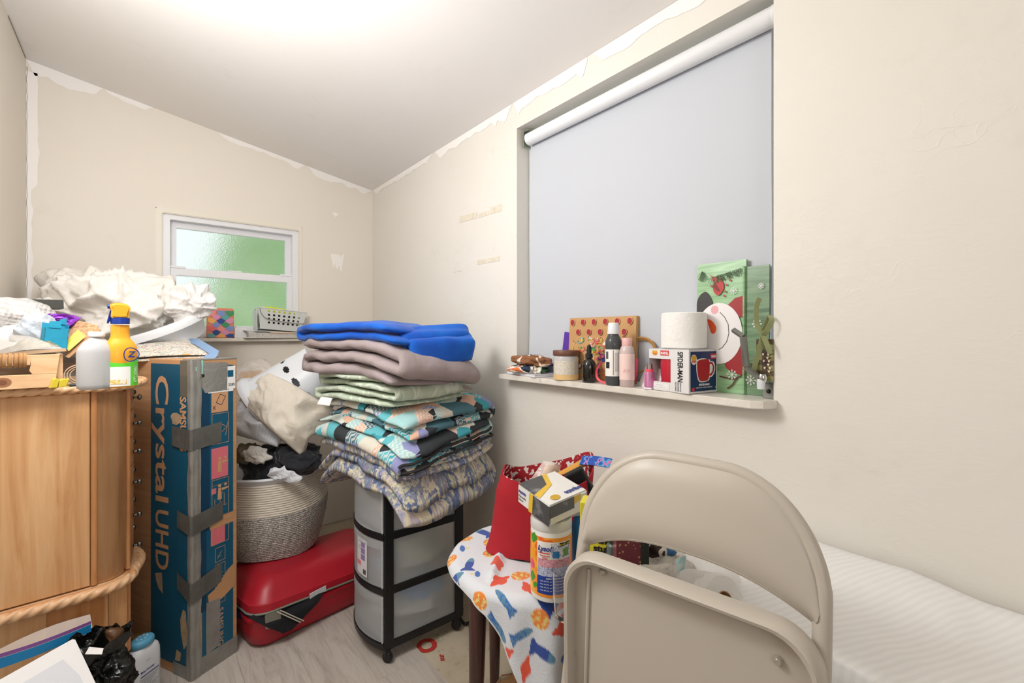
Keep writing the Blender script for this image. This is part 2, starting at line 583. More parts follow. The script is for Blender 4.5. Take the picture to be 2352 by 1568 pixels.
# filler down the left corner and a smear beside the window
patch(wb, [(-.401, 2.40 - i * .03) for i in range(38)], [(-.385 + .03 * max(0, noise.noise(Vector((i * .3, 2, 1)))) + (.02 if i < 18 else 0), 2.40 - i * .03) for i in range(38)], BW)
patch(wb, *ragged(.945, 1.03, lambda u: 1.72 + .02 * noise.noise(Vector((u * 60, 0, 5))), lambda u: .14, 9, 16, 30), BW)
patch(wb, [(.955, 1.985), (.97, 1.992), (.99, 1.985)], [(.957, 1.98), (.972, 1.962), (.992, 1.978)], BW)
crack = tube([(-.4, YB - .001, 2.40 - i * .03) if False else (-.399 + .004 * noise.noise(Vector((i * .7, 0, 0))), YB - .0008, 2.42 - i * .028) for i in range(44)], .0012, 4)
obj('hairline_crack', crack, M('crack_shadow', '8d8472', .9), wb)
obj('hairline_crack', tube([(XL + .001, YB - .02 - i * .05, ZC(XL) - .004 - .003 * noise.noise(Vector((i, 1, 1)))) for i in range(8)], .0018, 4), M('crack_shadow', '8d8472'), wb)
# old tape marks on the right wall
m_mark = M('old_tape_residue', 'd2c8b4', .8, var=(60, 'e0d7c6', .35, .6))
for k, (px0, px1, py0, py1, sl) in enumerate(((1055, 1096, 492, 512, -.3), (1100, 1122, 484, 500, -.3), (1126, 1152, 470, 492, -.3), (1095, 1148, 592, 608, -.18), (1042, 1062, 620, 624, -.18))):
    a = [PX(px0, py0 + 6, XR - .001), PX(px1, py0 + 6 + sl * (px1 - px0), XR - .001), PX(px1, py1 + sl * (px1 - px0), XR - .001), PX(px0, py1, XR - .001)]
    bm = bmesh.new(); bm.faces.new([bm.verts.new(p) for p in a])
    obj('tape_mark', bm, m_mark, wr)

# floor: vinyl planks as far as X .828, bare board beyond
def wood_floor():
    k = N('grey_vinyl_plank')
    info = k.n('ShaderNodeObjectInfo')
    v = k.coord('Object', (34, 3.0, 1))
    off = k.n('ShaderNodeVectorMath', operation='ADD')
    k.l(v, off.inputs[0])
    cmb = k.n('ShaderNodeCombineXYZ')
    k.l(k.math('MULTIPLY', info.outputs['Random'], 37.0), cmb.inputs[0]); k.l(k.math('MULTIPLY', info.outputs['Random'], 91.0), cmb.inputs[1])
    k.l(cmb.outputs[0], off.inputs[1])
    f = k.noise(off.outputs[0], 1.0, 6, .65, 1.6)
    c = k.ramp(f, [(.28, '978d83'), (.44, 'b3a99f'), (.58, 'c2b9af'), (.74, 'a69c91')])
    c = k.mix(k.math('MULTIPLY', info.outputs['Random'], .35), c, 'c2b8ae')
    k.color(c)
    k.set(Roughness=.5)
    k.bump(f, .12, .003)
    return k.m
m_plank = wood_floor()
k = N('bare_subfloor_board')
v = k.coord('Object')
k.color(k.mix(k.ramp(k.noise(v, 30, 5, .7), [(.55, '000000'), (.7, 'ffffff')]), k.ramp(k.noise(v, 5, 5), [(.3, 'b3a48c'), (.7, 'c9bda8')]), '9d8d74'))
k.set(Roughness=.8); k.bump(k.noise(v, 60, 4), .2, .004)
m_board = k.m
fl = struct(obj('floor', bxo(XL - .1, XR + .16, YF, YB + .1, -.05, -.004), m_board))
plank_me = {}
rng = random.Random(4)
x = .826
row = 0
while x > XL - .02:
    x0 = max(x - .182, XL)
    off = [.53, 1.10, .15, .8, .35, .95, .6, .2][row % 8]
    y = YF - off
    while y < YB:
        a, b2 = max(y, YF), min(y + 1.22, YB)
        if b2 - a > .03:
            key = (round(x - x0, 3), round(b2 - a, 3))
            if key not in plank_me:
                hw, hl = (x - x0) / 2 - .0002, (b2 - a) / 2 - .0002
                bm = bxo(-hw, hw, -hl, hl, -.004, 0, .0005, 1)
                me = bpy.data.meshes.new('plank'); bm.to_mesh(me); bm.free(); me.materials.append(m_plank)
                plank_me[key] = me
            obj('plank', plank_me[key], None, fl, ((x + x0) / 2, (a + b2) / 2, 0))
        y += 1.22
    x -= .182
    row += 1
m_redpaint = M('red_stencil_ink', 'b5322a', .8)
text('O', .10, m_redpaint, fl, (.842, 1.635, -.0036), (-.3, -1, 0), (1, -.3, 0), bold=.05)
text('sur', .03, m_redpaint, fl, (.875, 1.47, -.0036), (.35, .9, 0), (-.9, .35, 0), bold=.03)

# ------------------------------------------------------------------ small sash window
w1 = bpy.data.objects.new('window_1', None); COL.objects.link(w1); struct(w1)
obj('casing', (lambda bm: bm)(bmesh.new()), m_trim) if False else None
def ring(x0, x1, z0, z1, wl, wr_, wb_, wt, y0, y1, bev=.002):
    bm = bmesh.new()
    o = [(x0, z0), (x1, z0), (x1, z1), (x0, z1)]
    i = [(x0 + wl, z0 + wb_), (x1 - wr_, z0 + wb_), (x1 - wr_, z1 - wt), (x0 + wl, z1 - wt)]
    V = {}
    for nm, pts in (('o', o), ('i', i)):
        for yy in (0, 1):
            V[nm, yy] = [bm.verts.new((p[0], (y0, y1)[yy], p[1])) for p in pts]
    for a in range(4):
        b2 = (a + 1) % 4
        bm.faces.new((V['o', 0][a], V['o', 0][b2], V['i', 0][b2], V['i', 0][a]))
        bm.faces.new((V['o', 1][b2], V['o', 1][a], V['i', 1][a], V['i', 1][b2]))
        bm.faces.new((V['o', 0][b2], V['o', 0][a], V['o', 1][a], V['o', 1][b2]))
        bm.faces.new((V['i', 0][a], V['i', 0][b2], V['i', 1][b2], V['i', 1][a]))
    bmesh.ops.recalc_face_normals(bm, faces=bm.faces[:])
    if bev: bmesh.ops.bevel(bm, geom=bm.edges[:], offset=bev, segments=2, affect='EDGES')
    return bm
obj('casing', ring(BX0, BX1, BZ0, BZ1, .03, .022, .0, .026, YB - .004, YB + .02, .004), m_caulk, w1)
FX0, FX1, FZ1 = .1, .745, 1.835
obj('window_frame', ring(FX0 - .012, FX1 + .012, BZ0, FZ1 + .008, .035, .035, .02, .030, YB + .012, YB + .10), m_trim, w1)
up = obj('upper_sash', ring(FX0 + .018, FX1 - .018, 1.525, FZ1 - .018, .034, .034, .03, .036, YB + .062, YB + .088), m_trim, w1)
lo = obj('lower_sash', ring(FX0 + .016, FX1 - .016, BZ0 + .018, 1.562, .034, .034, .05, .04, YB + .030, YB + .056), m_trim, w1)
def frosted():
    k = N('frosted_glass')
    k.b.inputs['Base Color'].default_value = rgb('f2fbf4')
    k.set(Roughness=.30, IOR=1.2)
    k.b.inputs['Transmission Weight'].default_value = 1
    v = k.coord('Object')
    k.bump(k.noise(v, 170, 2, .5), .9, .004)
    return k.m
m_frost = frosted()
obj('pane', bxo(FX0 + .05, FX1 - .05, YB + .073, YB + .077, 1.55, FZ1 - .05), m_frost, up)
obj('pane', bxo(FX0 + .048, FX1 - .048, YB + .041, YB + .045, BZ0 + .065, 1.524), m_frost, lo)
for (a, b2, h) in ((FX0 + .02, FX0 + .09, .012), (FX1 - .085, FX1 - .02, .012)):
    obj('tilt_latch', bxo(a, b2, YB + .026, YB + .056, 1.560, 1.560 + h, .002), m_trim, lo)
obj('sash_lock', prism(smooth_path([(-.035, 0), (-.03, .006), (-.012, .008), (-.006, .018), (.012, .018), (.02, .008), (.034, .005), (.035, 0)], 1), -.012, .012, 0, plane='xz') if False else bxo(.385, .455, YB + .03, YB + .056, 1.561, 1.570, .003), m_trim, lo)
obj('window_sill', bxo(BX0 - .0, BX1 + .0, YB - .05, YB + .035, BZ0 - .02, BZ0, .004), m_caulk, w1)

# what stands outside the small window: a hedge and a pale sunlit wall
m_hedge = M('hedge_green', 'a3c78f', .8, var=(4, 'd6e4ca', .42, .66))
hedge = tag(obj('hedge', blob(1.15, .35, 1.8, 3, .25, 4, .12, 6, 5, -.55), m_hedge, None, (1.50, 4.4, .99)), 'green hedge outside seen blurred through the frosted window', 'hedge')

# ------------------------------------------------------------------ big window with a roller shade
w2 = bpy.data.objects.new('window_2', None); COL.objects.link(w2); struct(w2)
def ringx(y0, y1, z0, z1, w, x0, x1):
    bm = ring(y0, y1, z0, z1, w, w, w, w, x0, x1, .002)
    for v_ in bm.verts: v_.co = Vector((v_.co.y, v_.co.x, v_.co.z))
    bmesh.ops.reverse_faces(bm, faces=bm.faces[:])
    return bm
obj('window_frame', ringx(WY0, WY1, WZ0, WZ1, .05, XR + .11, XR + .15), m_trim, w2)
obj('pane', bxo(XR + .128, XR + .132, WY0 + .05, WY1 - .05, WZ0 + .05, WZ1 - .05), m_frost, w2)
k = N('marble_sill')
v = k.coord('Object', (1, 1, 1))
k.color(k.ramp(k.noise(v, 9, 5, .6, 1.5), [(.35, 'd9d2c8'), (.6, 'e6e0d7'), (.75, 'cfc6ba')]))
k.set(Roughness=.3)
sill_pts = [(XR + .14, WY0 - .005), (XR + .14, WY1), (XR, WY1), (XR, 1.51), (XR - .062, 1.51), (XR - .062, .50), (XR - .05, .475), (XR - .02, .462), (XR, .462), (XR, WY0)]
struct(obj('trim_1', prism(sill_pts, WZ0 - .02, WZ0, .002), k.m))
SILL = WZ0

shade_t = thing('roller_shade', 'white roller shade pulled down over the large window', 'shade', (XR + .04, (WY0 + WY1) / 2, 2.018))
m_shade = M('white_shade_fabric', 'c4c8cf', .75, bump=(4, .15, .02))
hw = (WY1 - WY0) / 2
def shade_fn(u, v_):
    y = -hw + .03 + u * (2 * hw - .036)
    z = -v_ * .972
    x = .024 + .006 * noise.noise(Vector((y * 2.2, z * 2.2, 3))) * v_ + .010 * max(0, v_ - .55) * noise.noise(Vector((y * 5, z * 3, 8)))
    if u < .15: x += .010 * (1 - u / .15) * v_ ** 2 * sin(z * 9)
    return (x, y, z)
obj('shade_fabric', surf(shade_fn, 50, 60, thick=.0012), m_shade, shade_t, smooth=True)
rl = lathe([(0, -hw + .012), (.022, -hw + .012), (.025, -hw + .016), (.025, hw - .03), (.021, hw - .026), (0, hw - .026)], 28)
for v_ in rl.verts: v_.co = Vector((v_.co.x, v_.co.z, v_.co.y))
obj('roller_tube', rl, M('white_roller', 'e9eaec', .45), shade_t, smooth=True)
m_steel = M('galvanised_steel', 'a9b1a2', .35, .8)
obj('bracket', bxo(-.018, .02, hw - .016, hw - .012, -.03, .03, .001), m_steel, shade_t)
obj('bracket', bxo(-.018, .03, hw - .045, hw - .012, .03, .034, .001), m_steel, shade_t)
obj('bracket_pin', tube([(0, hw - .03, 0), (0, hw - .01, 0)], .004, 8), m_steel, shade_t)
obj('end_cap', (lambda b: (([setattr(q, 'co', Vector((q.co.x, q.co.z, q.co.y))) for q in b.verts]), b)[1])(lathe([(0, -hw + .003), (.024, -hw + .003), (.026, -hw + .008), (.026, -hw + .014), (0, -hw + .014)], 24)), M('white_roller', 'e9eaec'), shade_t, smooth=True)
# ------------------------------------------------------------------ jewellery armoire
def oak(name, c1, c2, c3, sc=(30, 30, 2.0), bump=.08):
    k = N(name)
    v = k.coord('Object', sc)
    f = k.noise(v, 1.0, 5, .6, 1.0)
    big = k.noise(k.coord('Object', (3, 3, .8)), 1.0, 3, .5, 2.0)
    g = k.math('FRACT', k.math('MULTIPLY', big, 7))
    c = k.ramp(f, [(.32, c1), (.5, c2), (.68, c3)])
    c = k.mix(k.math('MULTIPLY', k.ramp(g, [(0, '000000'), (.5, 'ffffff'), (1, '000000')]), .10), c, c3)
    k.color(c)
    k.set(Roughness=.42)
    k.bump(f, bump, .002)
    return k.m
m_oak = oak('honey_oak', 'c98f5c', 'dba773', 'e6b987')
m_oak2 = oak('orange_oak', 'b8743f', 'c98a55', 'd69c66')
m_oakh = oak('honey_oak_lengthwise', 'c98f5c', 'deb084', 'e9c49b', (3, 30, 30))
AO = Vector((-.031, 1.80, 0))
AR = R(4)
arm = thing('jewelry_armoire', 'honey oak jewellery armoire with rope-carved edges and rounded corner', 'armoire', AO, AR)
m_knob = M('antique_pewter', '6b6a66', .3, .9)
L, D = .335, .36                     # along the side, across the front
def plan(ex, rc, bow=.03, n=8):
    """top outline: flat side at y=0, rounded near-right corner, bowed drawer front"""
    pts = [(-L, -ex), (-rc, -ex)]
    for i in range(1, n + 1):
        a = R(-90 + 90 * i / n)
        pts.append((-rc + (rc + ex) * cos(a), rc + (rc + ex) * sin(a)))
    for i in range(1, n):
        t = i / n
        pts.append((ex + bow * sin(pi * t), rc + (D - 2 * rc) * t))
    for i in range(n + 1):
        a = R(90 * i / n)
        pts.append((-rc + (rc + ex) * cos(a), D - rc + (rc + ex) * sin(a)))
    pts.append((-L, D + ex))
    return pts
obj('top', prism(plan(.022, .06, .03), 1.042, 1.060, .004), m_oakh, arm, smooth=30)
obj('body', prism([(p[0] if p[0] < -.07 else p[0], p[1]) for p in plan(-.004, .055, .0)], .475, 1.042), m_oak, arm, smooth=30)
obj('side_panel', bxo(-L + .0, -.082, -.006, .002, .478, 1.036, .003), m_oak, arm)
obj('groove_strip', tube([(-.073, -.001, .478), (-.073, -.001, 1.038)], .008, 10), m_oak2, arm, smooth=True)
# rounded corner panel, swept round
cp = bmesh.new()
prof = [(-.066 + 0, -.003)]
for i in range(9):
    a = R(-90 + 78 * i / 8)
    prof.append((-.055 + .056 * cos(a), .055 + .059 * sin(a)))
lo_, hi_ = [cp.verts.new((x_, y_, .49)) for x_, y_ in prof], [cp.verts.new((x_, y_, 1.03)) for x_, y_ in prof]
for i in range(len(prof) - 1): cp.faces.new((lo_[i], lo_[i + 1], hi_[i + 1], hi_[i]))
bmesh.ops.solidify(cp, geom=cp.faces[:], thickness=-.004)
obj('corner_panel', cp, m_oak, arm, smooth=True)
obj('front_post', tube([(.004, .052, .478), (.004, .052, 1.04)], .007, 10), m_oak2, arm, smooth=True)
# bowed drawers with knobs
zs = [.482, .572, .676, .782, .874, .962, 1.04]
for z0, z1 in zip(zs, zs[1:]):
    q = [(-.02, .062)] + [(.004 + .018 * sin(pi * i / 10) + .004, .062 + (D - .124) * i / 10) for i in range(11)] + [(-.02, D - .062)]
    dr = obj('drawer', prism(q, z0 + .003, z1 - .003, .002), m_oak2, arm, smooth=30)
    for yy in (.10, D - .08):
        kn = obj('knob', lathe([(0, 0), (.007, 0), (.003, .003), (.003, .010), (.009, .014), (.009, .018), (.005, .022), (0, .022)], 14), m_knob, dr, (.014 + .012 * sin(pi * (yy - .06) / (D - .12)), yy, (z0 + z1) / 2), (0, pi / 2, 0), smooth=True)
def rope(path, rad, pitch, closed=False):
    """carved rope edge: twisted three-lobed bar"""
    bm = bmesh.new()
    pts = [Vector(p) for p in path]
    res, acc = [pts[0]], 0
    for a, b in zip(pts, pts[1:]):
        n = max(1, int((b - a).length / .003))
        for i in range(1, n + 1): res.append(a.lerp(b, i / n))
    rings, seg, s = [], 14, 0
    for i, p in enumerate(res):
        t = (res[min(i + 1, len(res) - 1)] - res[max(i - 1, 0)]).normalized()
        if i: s += (p - res[i - 1]).length
        side = t.cross(Vector((0, 0, 1))).normalized()
        u = Vector((0, 0, 1))
        rings.append([bm.verts.new(p + (side * cos(2 * pi * k / seg) + u * sin(2 * pi * k / seg)) * rad * (1 + .17 * cos(3 * (2 * pi * k / seg) - 2 * pi * s / pitch * 1))) for k in range(seg)])
    for a, b in zip(rings, rings[1:]):
        for k in range(seg): bm.faces.new((a[k], a[(k + 1) % seg], b[(k + 1) % seg], b[k]))
    bmesh.ops.recalc_face_normals(bm, faces=bm.faces[:])
    return bm
obj('rope_edge', rope([(x_, y_, 1.048) for x_, y_ in plan(.022, .06, .03)], .0105, .026), m_oakh, arm, smooth=60)
obj('waist_moulding', prism(plan(.016, .07, .025), .452, .474, .004), m_oakh, arm, smooth=30)
obj('rope_edge', rope([(x_, y_, .458) for x_, y_ in plan(.018, .07, .025)], .0135, .030), m_oakh, arm, smooth=60)
obj('base_panel', bxo(-L, -.05, .004, .03, .10, .452, .002), m_oak2, arm)
obj('base_panel', bxo(-L, -.17, .000, .012, .10, .452, .002), m_oak, arm)
for (xx, yy) in ((-.045, .012), (-.045, D - .04), (-L, D - .04)):
    obj('leg', prism([(xx, yy), (xx + .045, yy), (xx + .048, yy + .035), (xx, yy + .035)], .0, .452, .004), m_oak, arm)
obj('leg_bead', tube([(-.047, .008, .0), (-.047, .008, .452)], .005, 8), m_oak, arm, smooth=True)
obj('drawer', bxo(-.02, .012, .05, D - .05, .22, .448, .004), m_oak2, arm)

# ------------------------------------------------------------------ tall television carton, taped up
BO = P(440, 1565, 1.585); BO.z = 0
bx_dir = Vector((.148, .077, 0)).normalized()
tvr = math.atan2(bx_dir.y, bx_dir.x)
tv = thing('television_carton', 'tall blue and brown television carton standing on end, bound with grey duct tape', 'carton', BO, tvr)
k = N('brown_cardboard')
v = k.coord('Object')
k.color(k.ramp(k.noise(k.coord('Object', (4, 4, 60)), 1.2, 4), [(.3, 'b98a60'), (.7, 'c99a6e')]))
k.set(Roughness=.8); k.bump(k.noise(k.coord('Object', (2, 2, 160)), 1, 2), .06, .002)
m_card = k.m
m_blue = M('printed_blue', '0e5a78', .5, bump=(40, .05, .002), var=(3, '0b4f6c', .35, .7))
m_dblue = M('printed_navy', '073a58', .45)
k = N('duct_tape')
v = k.coord('Object')
k.color(k.ramp(k.noise(v, 14, 4), [(.3, '87857f'), (.7, '9c9a94')]))
k.set(Roughness=.38); k.b.inputs['Metallic'].default_value = .25
k.bump(k.noise(k.coord('Object', (30, 30, 9)), 1.0, 4, .6, 1.5), .5, .006)
m_tape = k.m
TW, TD, TH = .166, .66, 1.115
obj('carton_shell', bxo(0, TW, 0, TD, 0, TH, .003), m_card, tv)
# narrow face (toward the camera, y=0) print
NX, NY, F0 = (1, 0, 0), (0, 0, 1), (0, -.0004, 0)
def nf(name, pts, mat, lift=0): return decal(name, pts, mat, tv, (0, 0, 0), NX, NY, .0003, lift)
nf('printed_panel', rect(.035, .06, .150, .50), m_blue)
nf('printed_panel', rect(.035, .54, .150, 1.09), m_blue)
nf('printed_panel', rect(.030, .50, .062, 1.0), m_dblue, .0003)
nf('printed_panel', rect(.030, .22, .05, .50), m_dblue, .0003)
m_cprint = M('carton_print_tan', 'cc9a70', .7)
m_pprint = M('carton_print_pink', 'd9707a', .7)
m_ink = M('black_ink', '1d1d1f', .6)
m_white = M('white_paper', 'ecebe8', .7)
nf('warning_panel', rect(.068, .92, .130, 1.04), m_cprint, .0005)
nf('warning_panel', rect(.062, 1.045, .135, 1.065), m_cprint, .0005)
nf('warning_panel', rect(.068, .68, .130, .79), m_pprint, .0005)
nf('warning_panel', rect(.068, .625, .085, .645), m_pprint, .0005)
nf('warning_panel', rect(.066, .44, .118, .50), m_pprint, .0005)
for (z0, z1) in ((.66, .67), (.56, .57)): pass
def frame_lines(x0, z0, x1, z1): return [[(x0, z0), (x1, z0)], [(x1, z0), (x1, z1)], [(x1, z1), (x0, z1)], [(x0, z1), (x0, z0)]]
lines = []
for (a, b2) in ((.805, .915), (.655, .675), (.54, .655), (.44, .54)): lines += frame_lines(.070, a, .132, b2)
for (a, b2) in ((.375, .425), (.315, .365), (.22, .305)): lines += frame_lines(.082, a, .118, b2)
# little packing pictures: television outlines, figures, trolley
lines += [[(.085, .85), (.105, .875)], [(.105, .875), (.125, .862)], [(.085, .85), (.088, .83)], [(.088, .83), (.112, .85)], [(.112, .85), (.125, .862)], [(.085, .85), (.108, .868)], [(.13, .88), (.12, .83)],
          [(.09, .60), (.11, .625)], [(.09, .575), (.125, .575)], [(.10, .57), (.10, .61)], [(.115, .575), (.115, .62)], [(.08, .605), (.08, .56)], [(.09, .49), (.12, .515)], [(.09, .47), (.09, .52)],
          [(.09, .385), (.105, .41)], [(.09, .395), (.105, .39)], [(.09, .33), (.11, .33)], [(.10, .32), (.10, .35)], [(.09, .24), (.11, .24)], [(.09, .24), (.09, .28)], [(.09, .28), (.107, .29)], [(.107, .29), (.11, .25)]]
strokes('packing_pictogram', lines, .0016, m_cprint, tv, (0, 0, 0), NX, NY, .0003, .0006)
strokes('packing_pictogram', [[(.085, .955), (.10, .985)], [(.10, .985), (.12, .975)], [(.12, .975), (.105, .945)], [(.105, .945), (.085, .955)], [(.09, 1.0), (.095, 1.02)], [(.095, 1.02), (.10, 1.005)], [(.10, 1.005), (.107, 1.024)], [(.107, 1.024), (.112, 1.002)],
                              [(.073, .93), (.083, .945)], [(.073, .945), (.083, .93)]], .002, m_dblue, tv, (0, 0, 0), NX, NY, .0003, .0009)
for (zz, hh) in ((.70, .022), (.60, .02)):
    nf('figure_print', ellipse(.006, .006, 10, .098, zz + .05), m_cprint, .0009)
    nf('figure_print', [(.09, zz), (.106, zz), (.103, zz + .042), (.093, zz + .042)], m_cprint, .0009)
    nf('figure_print', [(.108, zz + .03), (.13, zz + .034), (.13, zz + .04), (.104, zz + .04)], m_cprint, .0009)
    nf('figure_print', ellipse(.005, .005, 10, .12, zz + .05), m_cprint, .0009)
# shipping labels
nf('shipping_label', rect(.120, 1.0, .158, 1.085), m_white, .0010)
nf('shipping_label', rect(.055, .992, .150, 1.006), m_white, .0012)
text('NON CONVEYABLE', .008, m_ink, tv, (.14, -.0022, .996), (-1, 0, 0), (0, 0, -1)).matrix_basis = frame((.062, -.0015, .9965), NX, NY)
text('2285', .013, m_ink, tv, (.130, -.0014, 1.012), NX, NY, bold=.02)
nf('barcode', rect(.128, 1.045, .150, 1.07), m_blue, .0013)
nf('mint_label', [(.012, 1.062), (.036, 1.058), (.038, 1.112), (.026, 1.112), (.026, 1.085), (.012, 1.09)], M('mint_green_label', '93cdb9', .5), .0022)
nf('black_label', rect(.012, 1.052, .042, 1.063), m_ink, .0024)
text('Len', .010, M('gold_print', 'd8b24a', .4), tv, (.018, -.003, 1.054), NX, NY, bold=.03)
# wide face (x=0, toward the left) print
WX, WY = (0, -1, 0), (0, 0, 1)     # reading frame on the x=0 face, u runs toward the near edge
def wf(name, pts, mat, lift=0): return decal(name, pts, mat, tv, (0, TD, 0), WX, WY, .0003, lift)
wf('printed_panel', rect(TD - .232, .035, TD - .012, 1.098), m_blue)
def lett(s, z, y, size, bold, width=None): # lettering that runs down the face
    o = text(s, size, m_cprint, tv, (0, y, z), (0, 0, -1), (0, -1, 0), bold=bold, width=width)
    m_ = frame((0, y, z), (0, 0, -1), (0, -1, 0)); m_.translation += Vector((-.0012, 0, 0)); o.matrix_basis = m_
lett('Crystal', 1.06, .200, .105, .016, .455)
lett('UHD', .575, .200, .105, .016, .215)
lett('SAMSUNG', .985, .060, .047, .03, .19)
m_torn = M('torn_cardboard', 'a58b6d', .9, var=(40, 'c0a583', .3, .7))
wf('torn_patch', [(TD - .085 + .03 * cos(a * .7) * (1 + .3 * sin(a * 2.3)), .905 + .022 * sin(a * .7)) for a in range(9)], m_torn, .0008)
wf('torn_patch', [(TD - .205, .335), (TD - .165, .345), (TD - .16, .27), (TD - .185, .285), (TD - .198, .31)], m_torn, .0008)
wf('torn_patch', [(TD - .06, .20), (TD - .045, .24), (TD - .03, .235), (TD - .018, .13), (TD - .04, .10), (TD - .055, .15)], m_torn, .0008)
wf('torn_patch', [(TD - .09, .05), (TD - .06, .055), (TD - .055, .085), (TD - .08, .09)], m_torn, .0008)
# corner strip of tape down the near edge, crumpled
def tape_strip():
    def fn(u, v_):
        z = .0 + v_ * TH
        w = .020 + .005 * noise.noise(Vector((z * 9, 1, 0))) + .012 * max(0, z - .85)
        wl = .016 + .006 * noise.noise(Vector((z * 8, 4, 0))) + .03 * max(0, .3 - z)
        s = -wl + u * (wl + w + .01)
        b_ = .0025 + .0022 * ridged((s * 2, 0, z), 14, 3) + .002 * noise.noise(Vector((s * 90, 0, z * 6)))
        if s < 0: return (-b_, -s, z)
        return (s, -b_, z)
    return surf(fn, 16, 120)
obj('edge_tape', tape_strip(), m_tape, tv, smooth=70)
def cross_tape(z0, wl, wr_, h, tilt, ltilt=0):
    bm = bmesh.new()
    def strip(pts):
        vs = [[bm.verts.new(a), bm.verts.new(b)] for a, b in pts]
        for p, q in zip(vs, vs[1:]): bm.faces.new((p[0], q[0], q[1], p[1]))
    n = 8
    a_ = []
    for i in range(n + 1):
        s = wl * (1 - i / n)
        a_.append(((-.0062, s, z0 - ltilt * s), (-.0062, s, z0 + h - ltilt * s * (.7))))
    for i in range(n + 1):
        s = wr_ * i / n
        a_.append(((s, -.0062 + .004 * i / n, z0 + tilt * s), (s, -.0062 + .004 * i / n, z0 + h + tilt * s)))
    strip(a_)
    bmesh.ops.solidify(bm, geom=bm.faces[:], thickness=.0006)
    return bm
for (z0, wl, wr_, h, tl, ll) in ((.800, .10, .105, .073, .10, -.1), (.505, .07, .110, .066, .18, -.3), (.268, .07, .105, .07, .28, -.6)):
    obj('cross_tape', cross_tape(z0, wl, wr_, h, tl, ll), m_tape, tv)
nf('tape_patch', [(.045, .995), (.125, 1.0), (.128, 1.10), (.03, 1.105), (.032, 1.02)], m_tape, .0017)
nf('tape_patch', [(.05, .06), (.098, .07), (.10, .24), (.05, .245), (.048, .15)], m_tape, .0012)
nf('tape_patch', rect(.02, .0, .166, .062), m_tape, .0010)
nf('torn_patch', [(.055, .27), (.08, .28), (.13, .33), (.158, .345), (.16, .26), (.11, .235), (.075, .225), (.058, .245)], m_card, .0011)
wf('tape_patch', rect(TD - .06, .985, TD - .0, 1.112), M('clear_packing_tape', '6c675c', .15), .0010)
wf('tape_patch', rect(TD - .10, .0, TD, .045), m_tape, .0010)
text('SAMSUNG', .03, m_cprint, tv, (0, 0, 0), (0, 0, -1), (1, 0, 0)).matrix_basis = frame((.092, -.0004, .20), (0, 0, -1), (1, 0, 0))
obj('top_tape', bxo(.0, TW, -.001, .05, TH - .004, TH + .0015, .001), m_tape, tv)
# ------------------------------------------------------------------ red hard suitcase on the floor
SO = PZ(592, 1490, 0)
sdir = PZ(795, 1392, 0) - SO
srot = math.atan2(sdir.y, sdir.x)
SO += Vector((-.02, -.035, 0))
suit = thing('suitcase', 'red hard-shell suitcase lying flat, slightly open with black cloth caught in it', 'suitcase', SO, srot)
m_red = M('red_abs_shell', 'a81c2c', .38, bump=(260, .12, .001), var=(4, 'b5212f', .35, .7))
SWd, SDp = .66, .42
def shell(zs, ins, r):
    """stack of rounded rectangles: z levels with insets"""
    bm = bmesh.new()
    rings = []
    for z, i in zip(zs, ins):
        rings.append([bm.verts.new((x_, y_, z)) for x_, y_ in rrect(SWd - 2 * i, SDp - 2 * i, max(r - i * .5, .02), 8, SWd / 2, SDp / 2)])
    for a, b in zip(rings, rings[1:]):
        for q in range(len(a)): bm.faces.new((a[q], a[(q + 1) % len(a)], b[(q + 1) % len(a)], b[q]))
    bm.faces.new(rings[0][::-1]); bm.faces.new(rings[-1])
    return bm
lowr = obj('lower_shell', shell([0, .004, .02, .07, .095, .100, .112, .118], [.035, .02, .006, 0, -.001, -.004, -.004, .0], .07), m_red, suit, smooth=50)
lid = obj('lid', shell([0, .006, .03, .034, .07, .098, .108, .112], [-.003, -.004, -.002, .004, .022, .05, .075, .10], .07), m_red, suit, (0, 0, .142), (R(-4.2), R(2.6), 0), smooth=50)
sealp = [(x_, y_, .0) for x_, y_ in rrect(SWd + .006, SDp + .006, .072, 8, SWd / 2, SDp / 2)]
obj('rubber_seal', tube(sealp, .0045, 6, closed=True), M('grey_green_seal', '7b8578', .5), lid, smooth=True)
def cloth_strip(fn, mat, name, parent, nu=24, nv=24, t=.003):
    return obj(name, surf(fn, nu, nv, thick=t), mat, parent, smooth=True)
m_blackc = M('black_knit', '15151a', .9, sheen=.2, bump=(60, .3, .003))
def jut(u, v_):
    w = .04 + .30 * (1 - v_) ** 1.0
    x = .105 + (u - .5) * w + v_ * .015 + .055 * (1 - v_)
    y = .03 - .045 * min(1, v_ * 2.2) + .006 * noise.noise(Vector((u * 4, v_ * 3, 2)))
    z = .150 - .105 * v_ + .028 * (u - .4) * (1 - v_)
    if v_ < .25: z += 0
    return (x, y - .004, z)
gar = thing('garment', 'black garment with pale piping hanging out of the red suitcase', 'clothing', SO, srot)
cloth_strip(jut, m_blackc, 'fabric', gar)
for dx in (0, .012):
    obj('piping', tube([(.075 + dx + .006 * t + .052 * t / 6 * 1.0, -.024 - .003 * min(t, 3) / 3, .142 - .0135 * t) for t in range(7)], .0022, 6), M('pale_piping', 'cfc8b8', .8), gar, smooth=True)
inn = tag(obj('folded_clothes', blob(.13, .10, .05, 4, .3, 4, .02, 14, 4), M('navy_cotton', '14285c', .9), None, suit.matrix_basis @ Vector((0, 0, 0))), 'navy clothes bulging at the corner of the open red suitcase', 'clothing')
inn.location = SO + Vector((cos(srot) * .12 - sin(srot) * .12, sin(srot) * .12 + cos(srot) * .12, .115))
